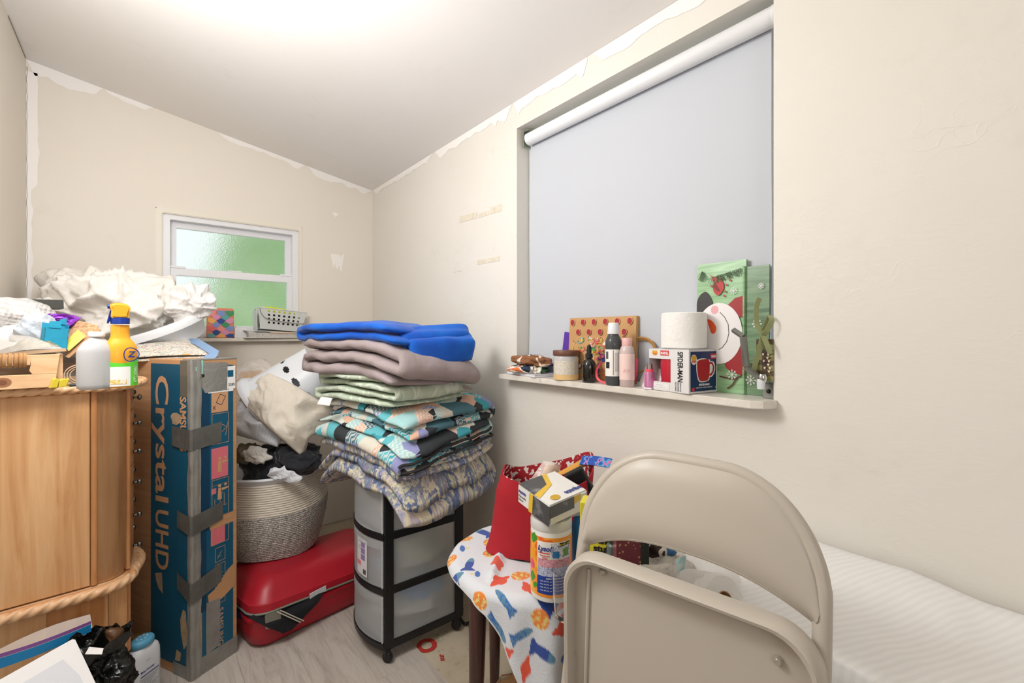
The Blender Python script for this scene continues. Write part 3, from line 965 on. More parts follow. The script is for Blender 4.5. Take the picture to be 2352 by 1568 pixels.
cor = tag(obj('coral_shirt', blob(.030, .022, .014, 9, .3, 4, .010, 30, 4), M('coral_cotton', 'e8766c', .9)), 'crumpled coral shirt showing at the corner of the red suitcase', 'clothing')
cor.location = SO + Vector((cos(srot) * .055 - sin(srot) * .028, sin(srot) * .055 + cos(srot) * .028, .130))
lt = obj('latch', prism(rrect(.055, .052, .006, 4), -.002, .002, .001, plane='xz'), M('brushed_nickel', '9a9c92', .3, .8), suit, (.065, -.012, .112), (R(-14), 0, R(-8)))
obj('latch_slot', prism(rrect(.026, .012, .0058, 6), -.0025, .001, plane='xz'), M('dark_slot', '1c1c1c', .5), lt, (.004, -.001, -.012))
obj('luggage_tag', bxo(.22, .29, -.008, -.005, .105, .128, .001), M('pale_grey_plastic', 'c9ccce', .5), suit, rot=(0, R(-5), 0))

# ------------------------------------------------------------------ rope basket standing on the suitcase
RB = P(628, 1100, 2.13); RB.z = .236
bas = thing('rope_basket', 'round cotton rope laundry basket, cream above and grey below', 'basket', RB, 0)
def rope_coil(z0, z1, rf, mat, name, n):
    """stacked coils, each a fat ring with stitch twist"""
    bm = bmesh.new()
    seg, rs = 96, 8
    h = (z1 - z0) / n
    for c in range(n):
        z = z0 + h * (c + .5)
        rr = rf(z)
        rings = []
        for i in range(seg):
            a = 2 * pi * i / seg
            wob = 1 + .02 * noise.noise(Vector((cos(a) * 1.2, sin(a) * 1.2, z * 5)))
            rad = h * .56 * (1 + .10 * sin(a * 70 + c * 2.1))
            zz = z + .012 * noise.noise(Vector((cos(a) * 1.1, sin(a) * 1.1, z * 2 + 4)))
            rings.append([bm.verts.new(((rr * wob + rad * cos(2 * pi * k_ / rs)) * cos(a), (rr * wob + rad * cos(2 * pi * k_ / rs)) * sin(a), zz + rad * sin(2 * pi * k_ / rs))) for k_ in range(rs)])
        for i in range(seg):
            A, B = rings[i], rings[(i + 1) % seg]
            for k_ in range(rs): bm.faces.new((A[k_], A[(k_ + 1) % rs], B[(k_ + 1) % rs], B[k_]))
    return obj(name, bm, mat, bas, smooth=60)
rfun = lambda z: .19 + .042 * sin(min(1, z / .2) * pi / 2) - .02 * max(0, z - .2) / .12
k = N('grey_flecked_rope'); v = k.coord('Object', (1, 1, 1.6))
k.color(k.ramp(k.noise(v, 190, 2, .6), [(.40, '7f7b76'), (.5, 'b4afa8'), (.62, 'd8d3ca')])); k.set(Roughness=.95); k.bump(k.noise(v, 200, 2), .5, .003)
rope_coil(.0, .205, rfun, k.m, 'grey_coils', 24)
rope_coil(.205, .335, rfun, M('cream_rope', 'd9cfc0', .95, bump=(200, .5, .003)), 'cream_coils', 14)
obj('basket_floor', lathe([(0, .01), (.19, .01), (.19, .0), (0, 0)], 40), M('cream_rope', 'd9cfc0'), bas)
tub_in = tag(obj('inner_tub', lathe([(0, .30), (.14, .30), (.19, .342), (.222, .36), (.226, .352), (.205, .325), (.17, .28), (0, .28)], 48), M('white_plastic', 'd6d9dd', .35), None, RB, smooth=True), 'shallow white plastic tub set in the rope basket', 'tub')

# laundry heaped in and over the basket
def heap(name, px, py, d, r, seed, mat, label, cat='clothing', rot=(0, 0, 0), amp=.25, crease=.03, cf=8, sub=5, power=2.0, flat=-.9):
    o = obj(name, blob(r[0], r[1], r[2], seed, amp, 3, crease * 1.2, cf, sub, flat, power, cloth=True), mat, None, P(px, py, d), rot)
    return tag(o, label, cat)
m_blk = M('charcoal_fleece', '24252a', .95, sheen=.3, bump=(40, .3, .004))
heap('laundry_bundle', 650, 1062, 2.14, (.17, .15, .10), 2, m_blk, 'charcoal fleece clothes heaped in the rope basket', rot=(0, 0, -YAW), crease=.035, cf=7)
obj_b = heap('black_sweater', 690, 1055, 2.02, (.11, .07, .065), 12, m_blk, 'black sweater with a rolled fold hanging beside the quilts', rot=(0, R(10), -YAW), crease=.03, cf=9)
m_khaki = M('khaki_cotton', '7d745e', .9)
heap('khaki_trousers', 566, 1042, 2.05, (.06, .05, .05), 5, m_khaki, 'khaki trousers squeezed between carton and white cloth', rot=(0, 0, -YAW), crease=.02, cf=14, sub=4)
m_ltg = M('pale_grey_cotton', 'cfcac2', .9)
heap('grey_tshirt', 590, 1046, 1.98, (.055, .03, .04), 15, m_ltg, 'small crumpled pale grey shirt on the charcoal fleece', rot=(0, R(20), -YAW), crease=.02, cf=16, sub=5)
m_wtee = M('white_bluish_cotton', 'd3d6da', .9)
heap('white_tshirt', 652, 1092, 1.93, (.065, .012, .028), 6, m_wtee, 'white shirt hanging over the rim of the rope basket', rot=(0, R(12), -YAW), crease=.018, cf=14, sub=5)
# pillow and comforter
def pillow(name, w, h, t, seed, mat, loc, rot, label, cat='pillow', cr=.01, nu=40):
    def fn(side):
        def g(u, v_):
            x, y = (u - .5) * 2, (v_ - .5) * 2
            e = max(0, (1 - abs(x) ** 3.0) * (1 - abs(y) ** 3.0)) ** .45
            p = Vector((x * w / 2 * (1 - .06 * (1 - abs(y))), y * h / 2 * (1 - .06 * (1 - abs(x))), 0))
            p.z = side * (t / 2 * e + cr * e * (ridged(p + Vector((0, 0, side)), 9, seed) - .5))
            return p
        return g
    bm = surf(fn(1), nu, nu)
    b2 = surf(fn(-1), nu, nu)
    me2 = bpy.data.meshes.new('t'); bmesh.ops.reverse_faces(b2, faces=b2.faces[:]); b2.to_mesh(me2); b2.free()
    bm.from_mesh(me2); bpy.data.meshes.remove(me2)
    bmesh.ops.remove_doubles(bm, verts=bm.verts[:], dist=1e-4)
    return tag(obj(name, bm, mat, None, loc, rot, smooth=180), label, cat)
k = N('striped_pillowcase'); v = k.coord('Object')
wv = k.n('ShaderNodeTexWave'); wv.inputs['Scale'].default_value = 26; wv.inputs['Distortion'].default_value = .4; k.l(v, wv.inputs['Vector'])
k.color(k.mix(k.math('MULTIPLY', wv.outputs['Fac'], .5), 'c3c6cb', 'd4d5d8')); k.set(Roughness=.9); k.bump(k.noise(v, 12, 4), .25, .01)
pillow('pillow', .25, .17, .11, 3, k.m, P(598, 968, 2.04), (R(58), R(16), -YAW), 'blue-grey striped pillow wedged under the cream comforter', cr=.045)
m_cream = M('cream_matelasse', 'd2cabc', .9, bump=(45, .6, .006))
def bent_quilt(name, w, h, t, seed, mat, label, org, xd, yd, bend=1.2, cr=.02):
    """thick quilt lying over a heap: x runs down the slope, it bends over the far end"""
    M_ = frame(org, xd, yd)
    def side(sg):
        def g(u, v_):
            x, y = (u - .5) * 2, (v_ - .5) * 2
            e = max(0, (1 - abs(x) ** 5) * (1 - abs(y) ** 5)) ** .4
            q = Vector((x * w / 2, y * h / 2, 0))
            z = sg * t / 2 * e - bend * (q.x ** 2) - bend * .7 * q.y ** 2 + cr * e * (ridged(q, 8, seed) - .5)
            if x > .45: z -= .10 * (x - .45) * (1 + .6 * sin(y * 5))
            return M_ @ Vector((q.x + .02 * noise.noise(Vector((x * 2, y * 2, seed))), q.y * (1 + .15 * x), z))
        return g
    bm = surf(side(1), 56, 44)
    b2 = surf(side(-1), 56, 44)
    bmesh.ops.reverse_faces(b2, faces=b2.faces[:])
    me2 = bpy.data.meshes.new('t'); b2.to_mesh(me2); b2.free(); bm.from_mesh(me2); bpy.data.meshes.remove(me2)
    bmesh.ops.remove_doubles(bm, verts=bm.verts[:], dist=1e-4)
    return tag(obj(name, bm, mat, None, smooth=180), label, 'comforter')
q0 = P(552, 905, 2.14); q1 = P(722, 1030, 1.98)
bent_quilt('comforter', .40, .20, .05, 4, m_cream, 'cream textured comforter draped over the laundry heap', P(640, 925, 2.0), q1 - q0, Vector((SY * .55, CY * .55, .85)), 1.0, .03)

# white laundry basket leaning behind the heap, with oval holes near its base
m_wp = M('white_plastic', 'd6d9dd', .35)
lb = thing('laundry_basket', 'white plastic laundry basket with oval holes tipped over behind the quilts', 'basket', P(632, 945, 2.20), 0, rot=(0, 0, 0))
ax = (P(812, 800, 2.30) - P(632, 945, 2.20)).normalized()
lb.rotation_euler = ax.to_track_quat('Z', 'Y').to_euler()
holes = 12
def basket_wall():
    bm = bmesh.new()
    hz = [.175, .180, .187, .194, .199]
    zz = [0, .012, .03, .10, .15] + hz + [.25, .30]
    seg = holes * 9
    rr = lambda z: .195 - .16 * z
    g = [[bm.verts.new((rr(z) * cos(2 * pi * i / seg), rr(z) * sin(2 * pi * i / seg), z)) for i in range(seg)] for z in zz]
    skip = {5: (3, 4, 5), 6: (2, 3, 4, 5, 6), 7: (2, 3, 4, 5, 6), 8: (3, 4, 5)}
    for j in range(len(zz) - 1):
        for i in range(seg):
            if i % 9 in skip.get(j, ()): continue
            q = (i + 1) % seg
            bm.faces.new((g[j][i], g[j][q], g[j + 1][q], g[j + 1][i]))
    bm.faces.new(g[-1])
    thicken(bm, .003)
    return bm
obj('basket_wall', basket_wall(), m_wp, lb, smooth=40)
obj('rim', lathe([(.190, .02), (.205, .014), (.217, -.004), (.217, -.020), (.211, -.020), (.208, -.006), (.198, .004), (.190, .008), (.190, .02)], 60), m_wp, lb, smooth=60)
# clear bag with something tan, on the heap behind the carton
pb = thing('plastic_bag', 'clear plastic bag holding a tan folded blanket behind the carton', 'bag', P(590, 880, 2.42), -YAW)
obj('tan_blanket', blob(.10, .06, .07, 3, .2, 3, .02, 9, 4), M('tan_fleece', 'c6a27c', .9), pb)
obj('bag_film', blob(.13, .08, .105, 8, .35, 3, .04, 8, 5, lean=(-.25, 0)), clear('clear_film', 'f3ece4', .12, .28), pb)
# ------------------------------------------------------------------ three-drawer cart on castors
CO = Vector((.69, 1.585, 0))
cart = thing('drawer_cart', 'black-framed three-drawer cart on castors with frosted drawers', 'drawer cart', CO, 0)
m_bp = M('black_plastic', '17171a', .38, bump=(120, .15, .001))
k = N('frosted_plastic')
k.b.inputs['Base Color'].default_value = rgb('f6f8f9')
k.set(Roughness=.42, IOR=1.10)
k.b.inputs['Transmission Weight'].default_value = .8
k.bump(k.noise(k.coord('Object'), 3, 2), .05, .01)
m_fr = k.m
CW, CDp = .34, .295                     # along X (front to back), along Y (width)
def bow(y): return -.035 * (1 - ((y / CDp) * 2 - 1) ** 2)
def bowed(z0, z1, off=0, t=.02, ext=0):
    pts = [(bow(CDp * i / 12) + off, -ext + (CDp + 2 * ext) * i / 12) for i in range(13)]
    pts += [(bow(CDp * i / 12) * .6 + off + t, -ext + (CDp + 2 * ext) * i / 12) for i in range(12, -1, -1)]
    return prism(pts, z0, z1, .002)
Z = [.062, .262, .462, .652]
for z in Z:
    obj('front_rail', bowed(z - .012, z + .012, -.004, .03), m_bp, cart, smooth=30)
    for yy in (0, CDp - .014):
        obj('side_rail', bxo(.02, CW, yy, yy + .014, z - .016, z + .012, .002), m_bp, cart)
    obj('back_rail', bxo(CW - .014, CW, .0, CDp, z - .014, z + .012, .002), m_bp, cart)
for yy in (0, CDp - .022):
    obj('post', bxo(.0, .038, yy - .001, yy + .022, .05, .66, .004), m_bp, cart)
    obj('post', bxo(CW - .036, CW + .002, yy - .001, yy + .022, .05, .66, .004), m_bp, cart)
for z0, z1 in zip(Z, Z[1:]):
    d_ = obj('drawer', bowed(z0 + .013, z1 - .014, -.002, .003, -.006), m_fr, cart, smooth=30)
    obj('drawer_edge', tube([(bow(.006) - .003, .006, z0 + .014), (bow(.006) - .003, .006, z1 - .016)], .0018, 6), M('pale_plastic_edge', 'd5d8da', .4), d_)
    obj('drawer_lip', bowed(z1 - .05, z1 - .014, -.0045, .003, -.01), m_fr, d_, smooth=30)
    for yy in (.007, CDp - .009):
        obj('drawer_side', bxo(.038, CW - .035, yy, yy + .0025, z0 + .013, z1 - .017), m_fr, d_)
    obj('drawer_floor', bxo(.0, CW - .02, .01, CDp - .012, z0 + .013, z0 + .016), m_fr, d_)
obj('lid_panel', bxo(.0, CW, .0, CDp, .652, .662, .003), m_bp, cart)
for (xx, yy) in ((.015, .012), (.015, CDp - .012), (CW - .03, .012), (CW - .03, CDp - .012)):
    c_ = obj('castor', lathe([(0, -.008), (.017, -.008), (.0195, -.005), (.0195, .005), (.017, .008), (0, .008)], 20), m_bp, cart, (xx, yy - .006, .0198), (0, pi / 2, R(35)), smooth=40)
    obj('castor_fork', bxo(xx - .012, xx + .012, yy - .014, yy + .010, .026, .052, .004), m_bp, cart)
# printed sticker on the middle drawer front
n_ = Vector((-1, -.55, 0)).normalized()
def front_patch(name, y0, y1, z0, z1, off, mat, parent):
    return obj(name, surf(lambda u, v_: (bow(y0 + (y1 - y0) * u) - .0025 - off, y0 + (y1 - y0) * u, z0 + (z1 - z0) * v_), 8, 2), mat, parent)
stk = front_patch('sticker', .165, .085, .292, .430, .0006, M('white_sticker', 'dddce0', .5), cart)
for i in range(3): front_patch('sticker_print', .128, .098, .350 + .024 * i, .371 + .024 * i, .0012, M('lilac_print', '8f80a8', .5), stk)
front_patch('sticker_print', .158, .132, .385, .402, .0012, M('fine_print', 'c9c9c6'), stk)
front_patch('sticker_print', .160, .128, .325, .342, .0012, M('pink_print', 'd77f8d', .5), stk)
front_patch('barcode', .112, .092, .300, .318, .0012, M('barcode_print', '55565a'), stk)
# things inside the drawers, seen as soft shapes
for (nm, c_, r_, col_, lab) in (
        ('blue_bag', (.2, .11, .185), (.09, .085, .05), '4f9ad6', 'blue bag seen through the bottom drawer of the cart'),
        ('white_bundle', (.16, .145, .125), (.135, .108, .05), 'efece6', 'white bundle seen through the bottom drawer of the cart'),
        ('pastel_bundle', (.19, .13, .33), (.13, .105, .062), 'd5d8c6', 'pastel cloth seen through the middle drawer of the cart'),
        ('navy_pouch', (.05, .11, .33), (.035, .07, .05), '8fa9d0', 'navy pouch seen through the middle drawer front of the cart'),
        ('tan_bundle', (.18, .14, .53), (.13, .108, .06), 'dccdb2', 'tan cloth seen through the top drawer of the cart')):
    tag(obj(nm, blob(*r_, len(nm), .3, 3, .012, 12, 4), M(nm + '_cloth', col_, .9), None, CO + Vector(c_)), lab, 'clothing' if 'bag' not in nm else 'bag')

# ------------------------------------------------------------------ stack of folded bedding on the cart
UV = Vector((.976, .219, 0)); VV = Vector((-.219, .976, 0))
SROT = math.atan2(.219, .976)
SC0 = Vector((.852, 1.765, 0))
def folded(name, w, l, n, t, seed, mat, z, label, cat, off=(0, 0), rot=0, wr=.012, droop=.0, flip=False, tol=.02, fr=6.0, axis='x', endp=2.6, fill=.47, cart_r=(.19, .165), sdir_=(-1, -1), slump=0, binding=None):
    """bedding folded back and forth: serpentine section swept across; UV in metres along the cloth"""
    rg = random.Random(seed)
    path = []
    ends = [(rg.uniform(-tol, tol), rg.uniform(-tol, tol)) for _ in range(n)]
    step = .016
    hw_ = w / 2 - t / 2
    for i in range(n):
        a, b2 = -hw_ + ends[i][0], hw_ + ends[i][1]
        if i % 2: a, b2 = b2, a
        # meet the neighbouring layer at the turn
        if i: a = path[-1][2]
        m_ = max(6, int(abs(b2 - a) / step))
        for q in range(m_ + 1): path.append((a + (b2 - a) * q / m_, t * (i + .5), b2))
        if i < n - 1:
            s = 1 if b2 > a else -1
            for q in range(1, 8):
                ang = -pi / 2 + pi * q / 8
                path.append((b2 + s * t / 2 * cos(ang) * 1.15, t * (i + 1) + t / 2 * sin(ang), b2))
    pts = [Vector((p[0], p[1])) for p in path]
    if flip: pts = [Vector((-p.x, p.y)) for p in pts]
    m_ = len(pts)
    nor, dist = [], [0]
    for i in range(m_):
        a, b2 = pts[max(i - 1, 0)], pts[min(i + 1, m_ - 1)]
        tg = (b2 - a).normalized() if (b2 - a).length > 1e-7 else Vector((1, 0))
        nor.append(Vector((-tg.y, tg.x)))
        if i: dist.append(dist[-1] + (pts[i] - pts[i - 1]).length)
    nyq = max(16, int(l / .018))
    bm = bmesh.new()
    uvl = bm.loops.layers.uv.new('UVMap')
    def place(x, y, zz):
        p = Vector((x, y, zz)) if axis == 'x' else Vector((-y, x, zz))
        q = p + nv3(p, fr, seed) * wr + nv3(p, fr * 2.7, seed + 9) * wr * .38
        q.z = p.z + (q.z - p.z) * .8
        # sag where nothing holds it up
        ox, oy = max(0, abs(q.x) - cart_r[0]), max(0, abs(q.y) - cart_r[1])
        q.z -= droop * math.hypot(ox, oy) ** 1.3 + slump * max(0, sdir_[0] * q.x + sdir_[1] * q.y) ** 2
        return q
    G = []
    for i in range(m_):
        rowT, rowB = [], []
        e_ = min(1.0, min(i, m_ - 1 - i) / 3 + .25)
        for j in range(nyq + 1):
            y = -l / 2 + l * j / nyq
            s = abs(2 * y / l)
            h = t * fill * max(.42, max(0, 1 - s ** (endp * 4)) ** .5) * e_
            yy = y * (1 - .09 * min(1, abs(pts[i].x) / (w / 2)) ** 6) + .02 * noise.noise(Vector((dist[i] * 3, seed, (1 if y > 0 else 2)))) * s ** 4 * 1.5
            rowT.append(bm.verts.new(place(pts[i].x + nor[i].x * h, yy, pts[i].y + nor[i].y * h)))
            rowB.append(bm.verts.new(place(pts[i].x - nor[i].x * h, yy, pts[i].y - nor[i].y * h)))
        G.append((rowT, rowB))
    def q4(a, b2, c2, d2, uv):
        f = bm.faces.new((a, b2, c2, d2)); f.smooth = True
        for lp, u_ in zip(f.loops, uv): lp[uvl].uv = u_
    for i in range(m_ - 1):
        for j in range(nyq):
            u0, u1, v0, v1 = dist[i], dist[i + 1], l * j / nyq, l * (j + 1) / nyq
            T0, B0, T1, B1 = G[i][0], G[i][1], G[i + 1][0], G[i + 1][1]
            q4(T0[j], T1[j], T1[j + 1], T0[j + 1], ((u0, v0), (u1, v0), (u1, v1), (u0, v1)))
            q4(B0[j + 1], B1[j + 1], B1[j], B0[j], ((u0, v1), (u1, v1), (u1, v0), (u0, v0)))
        for j in (0, nyq):
            a = (G[i][0][j], G[i][1][j], G[i + 1][1][j], G[i + 1][0][j])
            if j: a = a[::-1]
            vv = l * j / nyq
            uvs = ((dist[i], vv), (dist[i], vv + .01), (dist[i + 1], vv + .01), (dist[i + 1], vv))
            q4(*a, uvs if not j else uvs[::-1])
    for i in (0, m_ - 1):
        for j in range(nyq):
            a = (G[i][0][j], G[i][0][j + 1], G[i][1][j + 1], G[i][1][j])
            q4(*(a if i == 0 else a[::-1]), ((dist[i], l * j / nyq), (dist[i], l * (j + 1) / nyq), (dist[i], l * (j + 1) / nyq), (dist[i], l * j / nyq)))
    lay0 = [i for i in range(m_) if pts[i].y < t * .7]
    edges_ = [[G[i][1][0].co.copy() for i in lay0], [G[lay0[0]][1][j].co.copy() for j in range(nyq + 1)], [G[i][0][0].co.copy() for i in range(m_) if t * 1.3 < pts[i].y < t * 1.7]]
    bmesh.ops.recalc_face_normals(bm, faces=bm.faces[:])
    o = obj(name, bm, mat, None, SC0 + UV * off[0] + VV * off[1] + Vector((0, 0, z)), (0, 0, SROT + rot))
    if binding:
        for rows in edges_: obj('binding', tube(rows, .0055, 6), binding, o, smooth=True)
    return tag(o, label, cat)

# cloth patterns, all on the cloth's own metres
def pal(k, fac, cols): # constant palette
    n = len(cols)
    return k.ramp(fac, [(i / n, c) for i, c in enumerate(cols)], 'CONSTANT')
def geo_mat():
    k = N('geometric_quilt_print')
    v = k.coord('UV', (13, 13, 1), (0, 0, .5))
    sk = k.n('ShaderNodeTexVoronoi', distance='MANHATTAN'); sk.inputs['Scale'].default_value = 1; sk.inputs['Randomness'].default_value = .75
    k.l(v, sk.inputs['Vector'])
    sep = k.n('ShaderNodeSeparateColor'); k.l(sk.outputs['Color'], sep.inputs[0])
    base = pal(k, sep.outputs[0], ['2d3236', 'a5cfd0', '3f9fae', 'd9d4c6', 'e0b49c', '2b3136', '8f93c0', '66b9c4', 'cfd9d2', '4a7380'])
    # chevron stripes inside the patches
    uv = k.coord('UV', (1, 1, 1), (0, 0, .5))
    sx = k.n('ShaderNodeSeparateXYZ'); k.l(uv, sx.inputs[0])
    zig = k.math('PINGPONG', k.math('MULTIPLY', sx.outputs[0], 1.0), .009)
    st = k.math('FRACT', k.math('MULTIPLY', k.math('ADD', sx.outputs[1], zig), 68))
    stripe = k.ramp(st, [(0, '000000'), (.5, 'ffffff')], 'CONSTANT')
    gate = k.ramp(sep.outputs[1], [(0, '000000'), (.42, 'ffffff')], 'CONSTANT')
    dark = k.ramp(sep.outputs[0], [(0, '000000'), (.1, 'ffffff'), (.5, '000000'), (.6, 'ffffff')], 'CONSTANT')
    fac = k.math('MULTIPLY', k.math('MULTIPLY', stripe, gate), k.math('MULTIPLY', dark, .6))
    k.color(k.mix(fac, base, 'e6e2da'))
    k.set(Roughness=.85)
    k.bump(k.noise(uv, 22, 4, .6, .5), .5, .012)
    return k.m
def floral_mat():
    k = N('painterly_floral_print')
    v = k.coord('UV', (1, 1, 1), (0, 0, .9))
    f = k.noise(v, 7.5, 6, .62, 2.4)
    c = k.ramp(f, [(.34, '566a92'), (.39, '8f9db4'), (.43, 'b3a7b8'), (.465, 'cfc6ad'), (.50, 'd8cfb4'), (.53, '8fa296'), (.57, '93849f'), (.61, '6a86a4'), (.66, 'c9c1b2')], 'LINEAR')
    g = k.noise(v, 15, 4, .7, 2.0)
    c = k.mix(k.ramp(g, [(.55, '000000'), (.58, 'ffffff')]), c, '5b6d92')
    g2 = k.noise(k.coord('UV', (1.4, .8, 1), (0, 0, .3)), 11, 3, .6, 2.0)
    c = k.mix(k.ramp(g2, [(.60, '000000'), (.64, 'ffffff')]), c, 'dcd4bd')
    k.color(c); k.set(Roughness=.8)
    k.bump(k.noise(v, 18, 4, .6, .8), .55, .015)
    return k.m
def sage_mat():
    k = N('sage_quilt')
    v = k.coord('UV')
    nz = k.n('ShaderNodeTexNoise'); nz.inputs['Scale'].default_value = 5; k.l(v, nz.inputs['Vector'])
    ad = k.n('ShaderNodeVectorMath', operation='MULTIPLY_ADD'); k.l(nz.outputs['Color'], ad.inputs[0]); ad.inputs[1].default_value = (.22, .22, .22); k.l(v, ad.inputs[2])
    vo = k.n('ShaderNodeTexVoronoi', feature='DISTANCE_TO_EDGE'); vo.inputs['Scale'].default_value = 11; k.l(ad.outputs[0], vo.inputs['Vector'])
    ln = k.ramp(vo.outputs['Distance'], [(.0, 'ffffff'), (.035, 'ffffff'), (.06, '000000')])
    k.color(k.mix(k.math('MULTIPLY', ln, .7), k.ramp(k.noise(v, 30, 3), [(.3, 'b3c2ae'), (.7, 'c3cfba')]), 'dde4d6'))
    k.set(Roughness=.9)
    k.bump(k.noise(v, 40, 3, .6, .6), .45, .008)
    return k.m
m_geo, m_flo, m_sage = geo_mat(), floral_mat(), sage_mat()
m_greyc = M('taupe_cotton', '9b8e8b', .9, bump=(28, .5, .008), var=(12, 'a5979a', .35, .65))
m_royal = M('royal_blue_fleece', '044fb4', .85, sheen=.15, bump=(60, .25, .004), var=(7, '0566cc', .4, .65))
m_dk = M('charcoal_binding', '2b2a2b', .85, var=(120, '6b6258', .62, .68))

folded('floral_comforter', .50, .60, 2, .056, 3, m_flo, .662, 'painterly floral comforter at the bottom of the bedding stack', 'comforter', (.0, -.01), wr=.024, droop=1.5, fr=5, fill=.50, tol=.015, slump=.2)
folded('floral_quilt', .47, .60, 2, .024, 13, m_flo, .764, 'thin painterly floral quilt second from the bottom of the bedding stack', 'quilt', (.02, -.0), flip=True, wr=.016, droop=.55, fr=6, slump=.2)
folded('geometric_quilt', .47, .60, 3, .028, 5, m_geo, .797, 'black and teal geometric quilt with charcoal binding in the bedding stack', 'quilt', (.01, -.01), flip=True, wr=.016, droop=.35, fr=6, slump=.25, binding=m_dk)
folded('geometric_comforter', .46, .57, 2, .040, 6, m_geo, .870, 'puffy geometric patchwork comforter under the sage quilt', 'comforter', (.01, .0), wr=.018, droop=.28, fr=5, slump=.15)
sage_o = folded('sage_quilt', .50, .40, 4, .029, 8, m_sage, .940, 'pale sage quilt with white loops in the bedding stack', 'quilt', (-.03, .045), axis='y', wr=.014, droop=.12, fr=6, tol=.03)
folded('taupe_comforter', .63, .43, 3, .050, 9, m_greyc, 1.044, 'taupe comforter folded under the royal blue blanket', 'comforter', (-.045, .05), axis='y', wr=.018, droop=.16, fr=5, tol=.03, fill=.5, slump=.5, sdir_=(.5, -1))
blue_o = folded('blue_blanket', .65, .43, 2, .038, 11, m_royal, 1.176, 'royal blue fleece blanket on top of the bedding stack', 'blanket', (-.05, .055), axis='y', wr=.016, droop=.10, fr=4.5, tol=.035, fill=.5, slump=.9, sdir_=(.7, -.8))
# a striped sheet peeping out between blue and taupe
tag(obj('striped_sheet', bxo(-.17, .13, -.20, .2, 0, .010, .003), (lambda k: (k.color(k.ramp(k.math('FRACT', k.math('MULTIPLY', (lambda s_: (k.l(k.coord('Object'), s_.inputs[0]), s_.outputs[1])[1])(k.n('ShaderNodeSeparateXYZ')), 70)), [(0, '8fa3c0'), (.5, 'd5dbe2')], 'CONSTANT')), k.m)[1])(N('blue_ticking')), None, SC0 + UV * -.04 + VV * -.015 + Vector((0, 0, 1.185)), (0, 0, SROT)), 'blue and white striped sheet peeping out under the blue blanket', 'sheet')

def child_sheet(par, name, corners, mat, bend, t, n=14, seed=1, wr=0):
    """extra piece of a folded thing, given in room metres"""
    inv = par.matrix_basis.inverted()
    c = [inv @ Vector(q) for q in corners]
    nrm_ = (c[1] - c[0]).cross(c[3] - c[0]).normalized()
    def fn(u, v_):
        p = c[0].lerp(c[1], u).lerp(c[3].lerp(c[2], u), v_)
        e = min(1, 5 * u, 5 * (1 - u), 5 * v_, 5 * (1 - v_))
        return p + nrm_ * (bend * sin(pi * v_) * (.5 + .5 * sin(pi * u)) + wr * nv3(p, 9, seed).x * e)
    return obj(name, surf(fn, n, n, thick=t), mat, par, smooth=180)
def child_pad(par, name, corners, mat, t, bend, n=30, seed=1, wr=.01):
    """soft padded flap with rounded edges"""
    inv = par.matrix_basis.inverted()
    c = [inv @ Vector(q) for q in corners]
    nrm_ = (c[1] - c[0]).cross(c[3] - c[0]).normalized()
    def side(sg):
        def g(u, v_):
            x, y = 2 * u - 1, 2 * v_ - 1
            e = max(0, (1 - abs(x) ** 6) * (1 - abs(y) ** 6)) ** .5
            uu = .5 + .5 * x * (1 - .05 * y * y); vv = .5 + .5 * y * (1 - .10 * x * x)
            p = c[0].lerp(c[1], uu).lerp(c[3].lerp(c[2], uu), vv)
            return p + nrm_ * (sg * t / 2 * e + bend * sin(pi * v_) + wr * sin(v_ * 9 + 2 * u + seed) * (1 - .5 * v_) + wr * .8 * nv3(p, 10, seed).x)
        return g
    bm = surf(side(1), n, n); b2 = surf(side(-1), n, n)
    bmesh.ops.reverse_faces(b2, faces=b2.faces[:])
    me2 = bpy.data.meshes.new('t'); b2.to_mesh(me2); b2.free(); bm.from_mesh(me2); bpy.data.meshes.remove(me2)
    bmesh.ops.remove_doubles(bm, verts=bm.verts[:], dist=1e-4)
    return obj(name, bm, mat, par, smooth=180)
child_pad(blue_o, 'blanket_flap', [P(955, 842, 1.585), P(1090, 824, 1.80), P(1078, 762, 1.86), P(900, 780, 1.66)], m_royal, .030, .028, 30, 3, .009)
child_pad(blue_o, 'blanket_flap', [P(925, 800, 1.60), P(1080, 778, 1.82), P(1070, 750, 1.90), P(890, 762, 1.70)], m_royal, .034, .016, 30, 5, .006)
child_sheet(sage_o, 'care_tag', [P(728, 928, 1.745), P(757, 932, 1.735), P(764, 914, 1.76), P(738, 910, 1.77)], M('white_paper', 'ecebe8'), .003, .001, 4)
# ------------------------------------------------------------------ things on top of the armoire
AT = 1.0605
def on(px, d, z=AT):                                # a spot on a level top at forward distance d
    p = P(px, 770, d); p.z = z
    return p
m_pine = oak('knotty_pine', 'd9ab7c', 'e6bf93', 'edcca4', (4, 30, 30), .05)
tray = thing('pine_crate', 'low pine crate with a rope-wrapped handle slot on the armoire', 'crate', on(138, 1.245), R(7))
def crate_end():
    # board with a long slot, standing in xz
    bm = bmesh.new()
    x0, x1, h = -.30, 0, .088
    sx0, sx1, sz0, sz1 = -.27, -.058, .036, .060
    outer = [(x0, 0), (x1 + -.012, 0), (x1, h), (x0, h)]
    slot = [(sx0, sz0), (sx1 - .012, sz0)] + [(sx1 - .012 + .012 * cos(a), (sz0 + sz1) / 2 + .012 * sin(a)) for a in [R(-70 + 20 * i) for i in range(8)]] + [(sx1 - .012, sz1), (sx0, sz1)]
    # build as strips: below slot, above slot, right of slot
    def pr(pts):
        b_ = prism(pts, 0, .016, .0008, 1, 'xz'); me = bpy.data.meshes.new('t'); b_.to_mesh(me); b_.free(); bm.from_mesh(me); bpy.data.meshes.remove(me)
    return outer, slot
fb = prism([(-.30, 0), (-.010, 0), (-.006, .036), (-.30, .036)], 0, .016, .001, 1, 'xz')
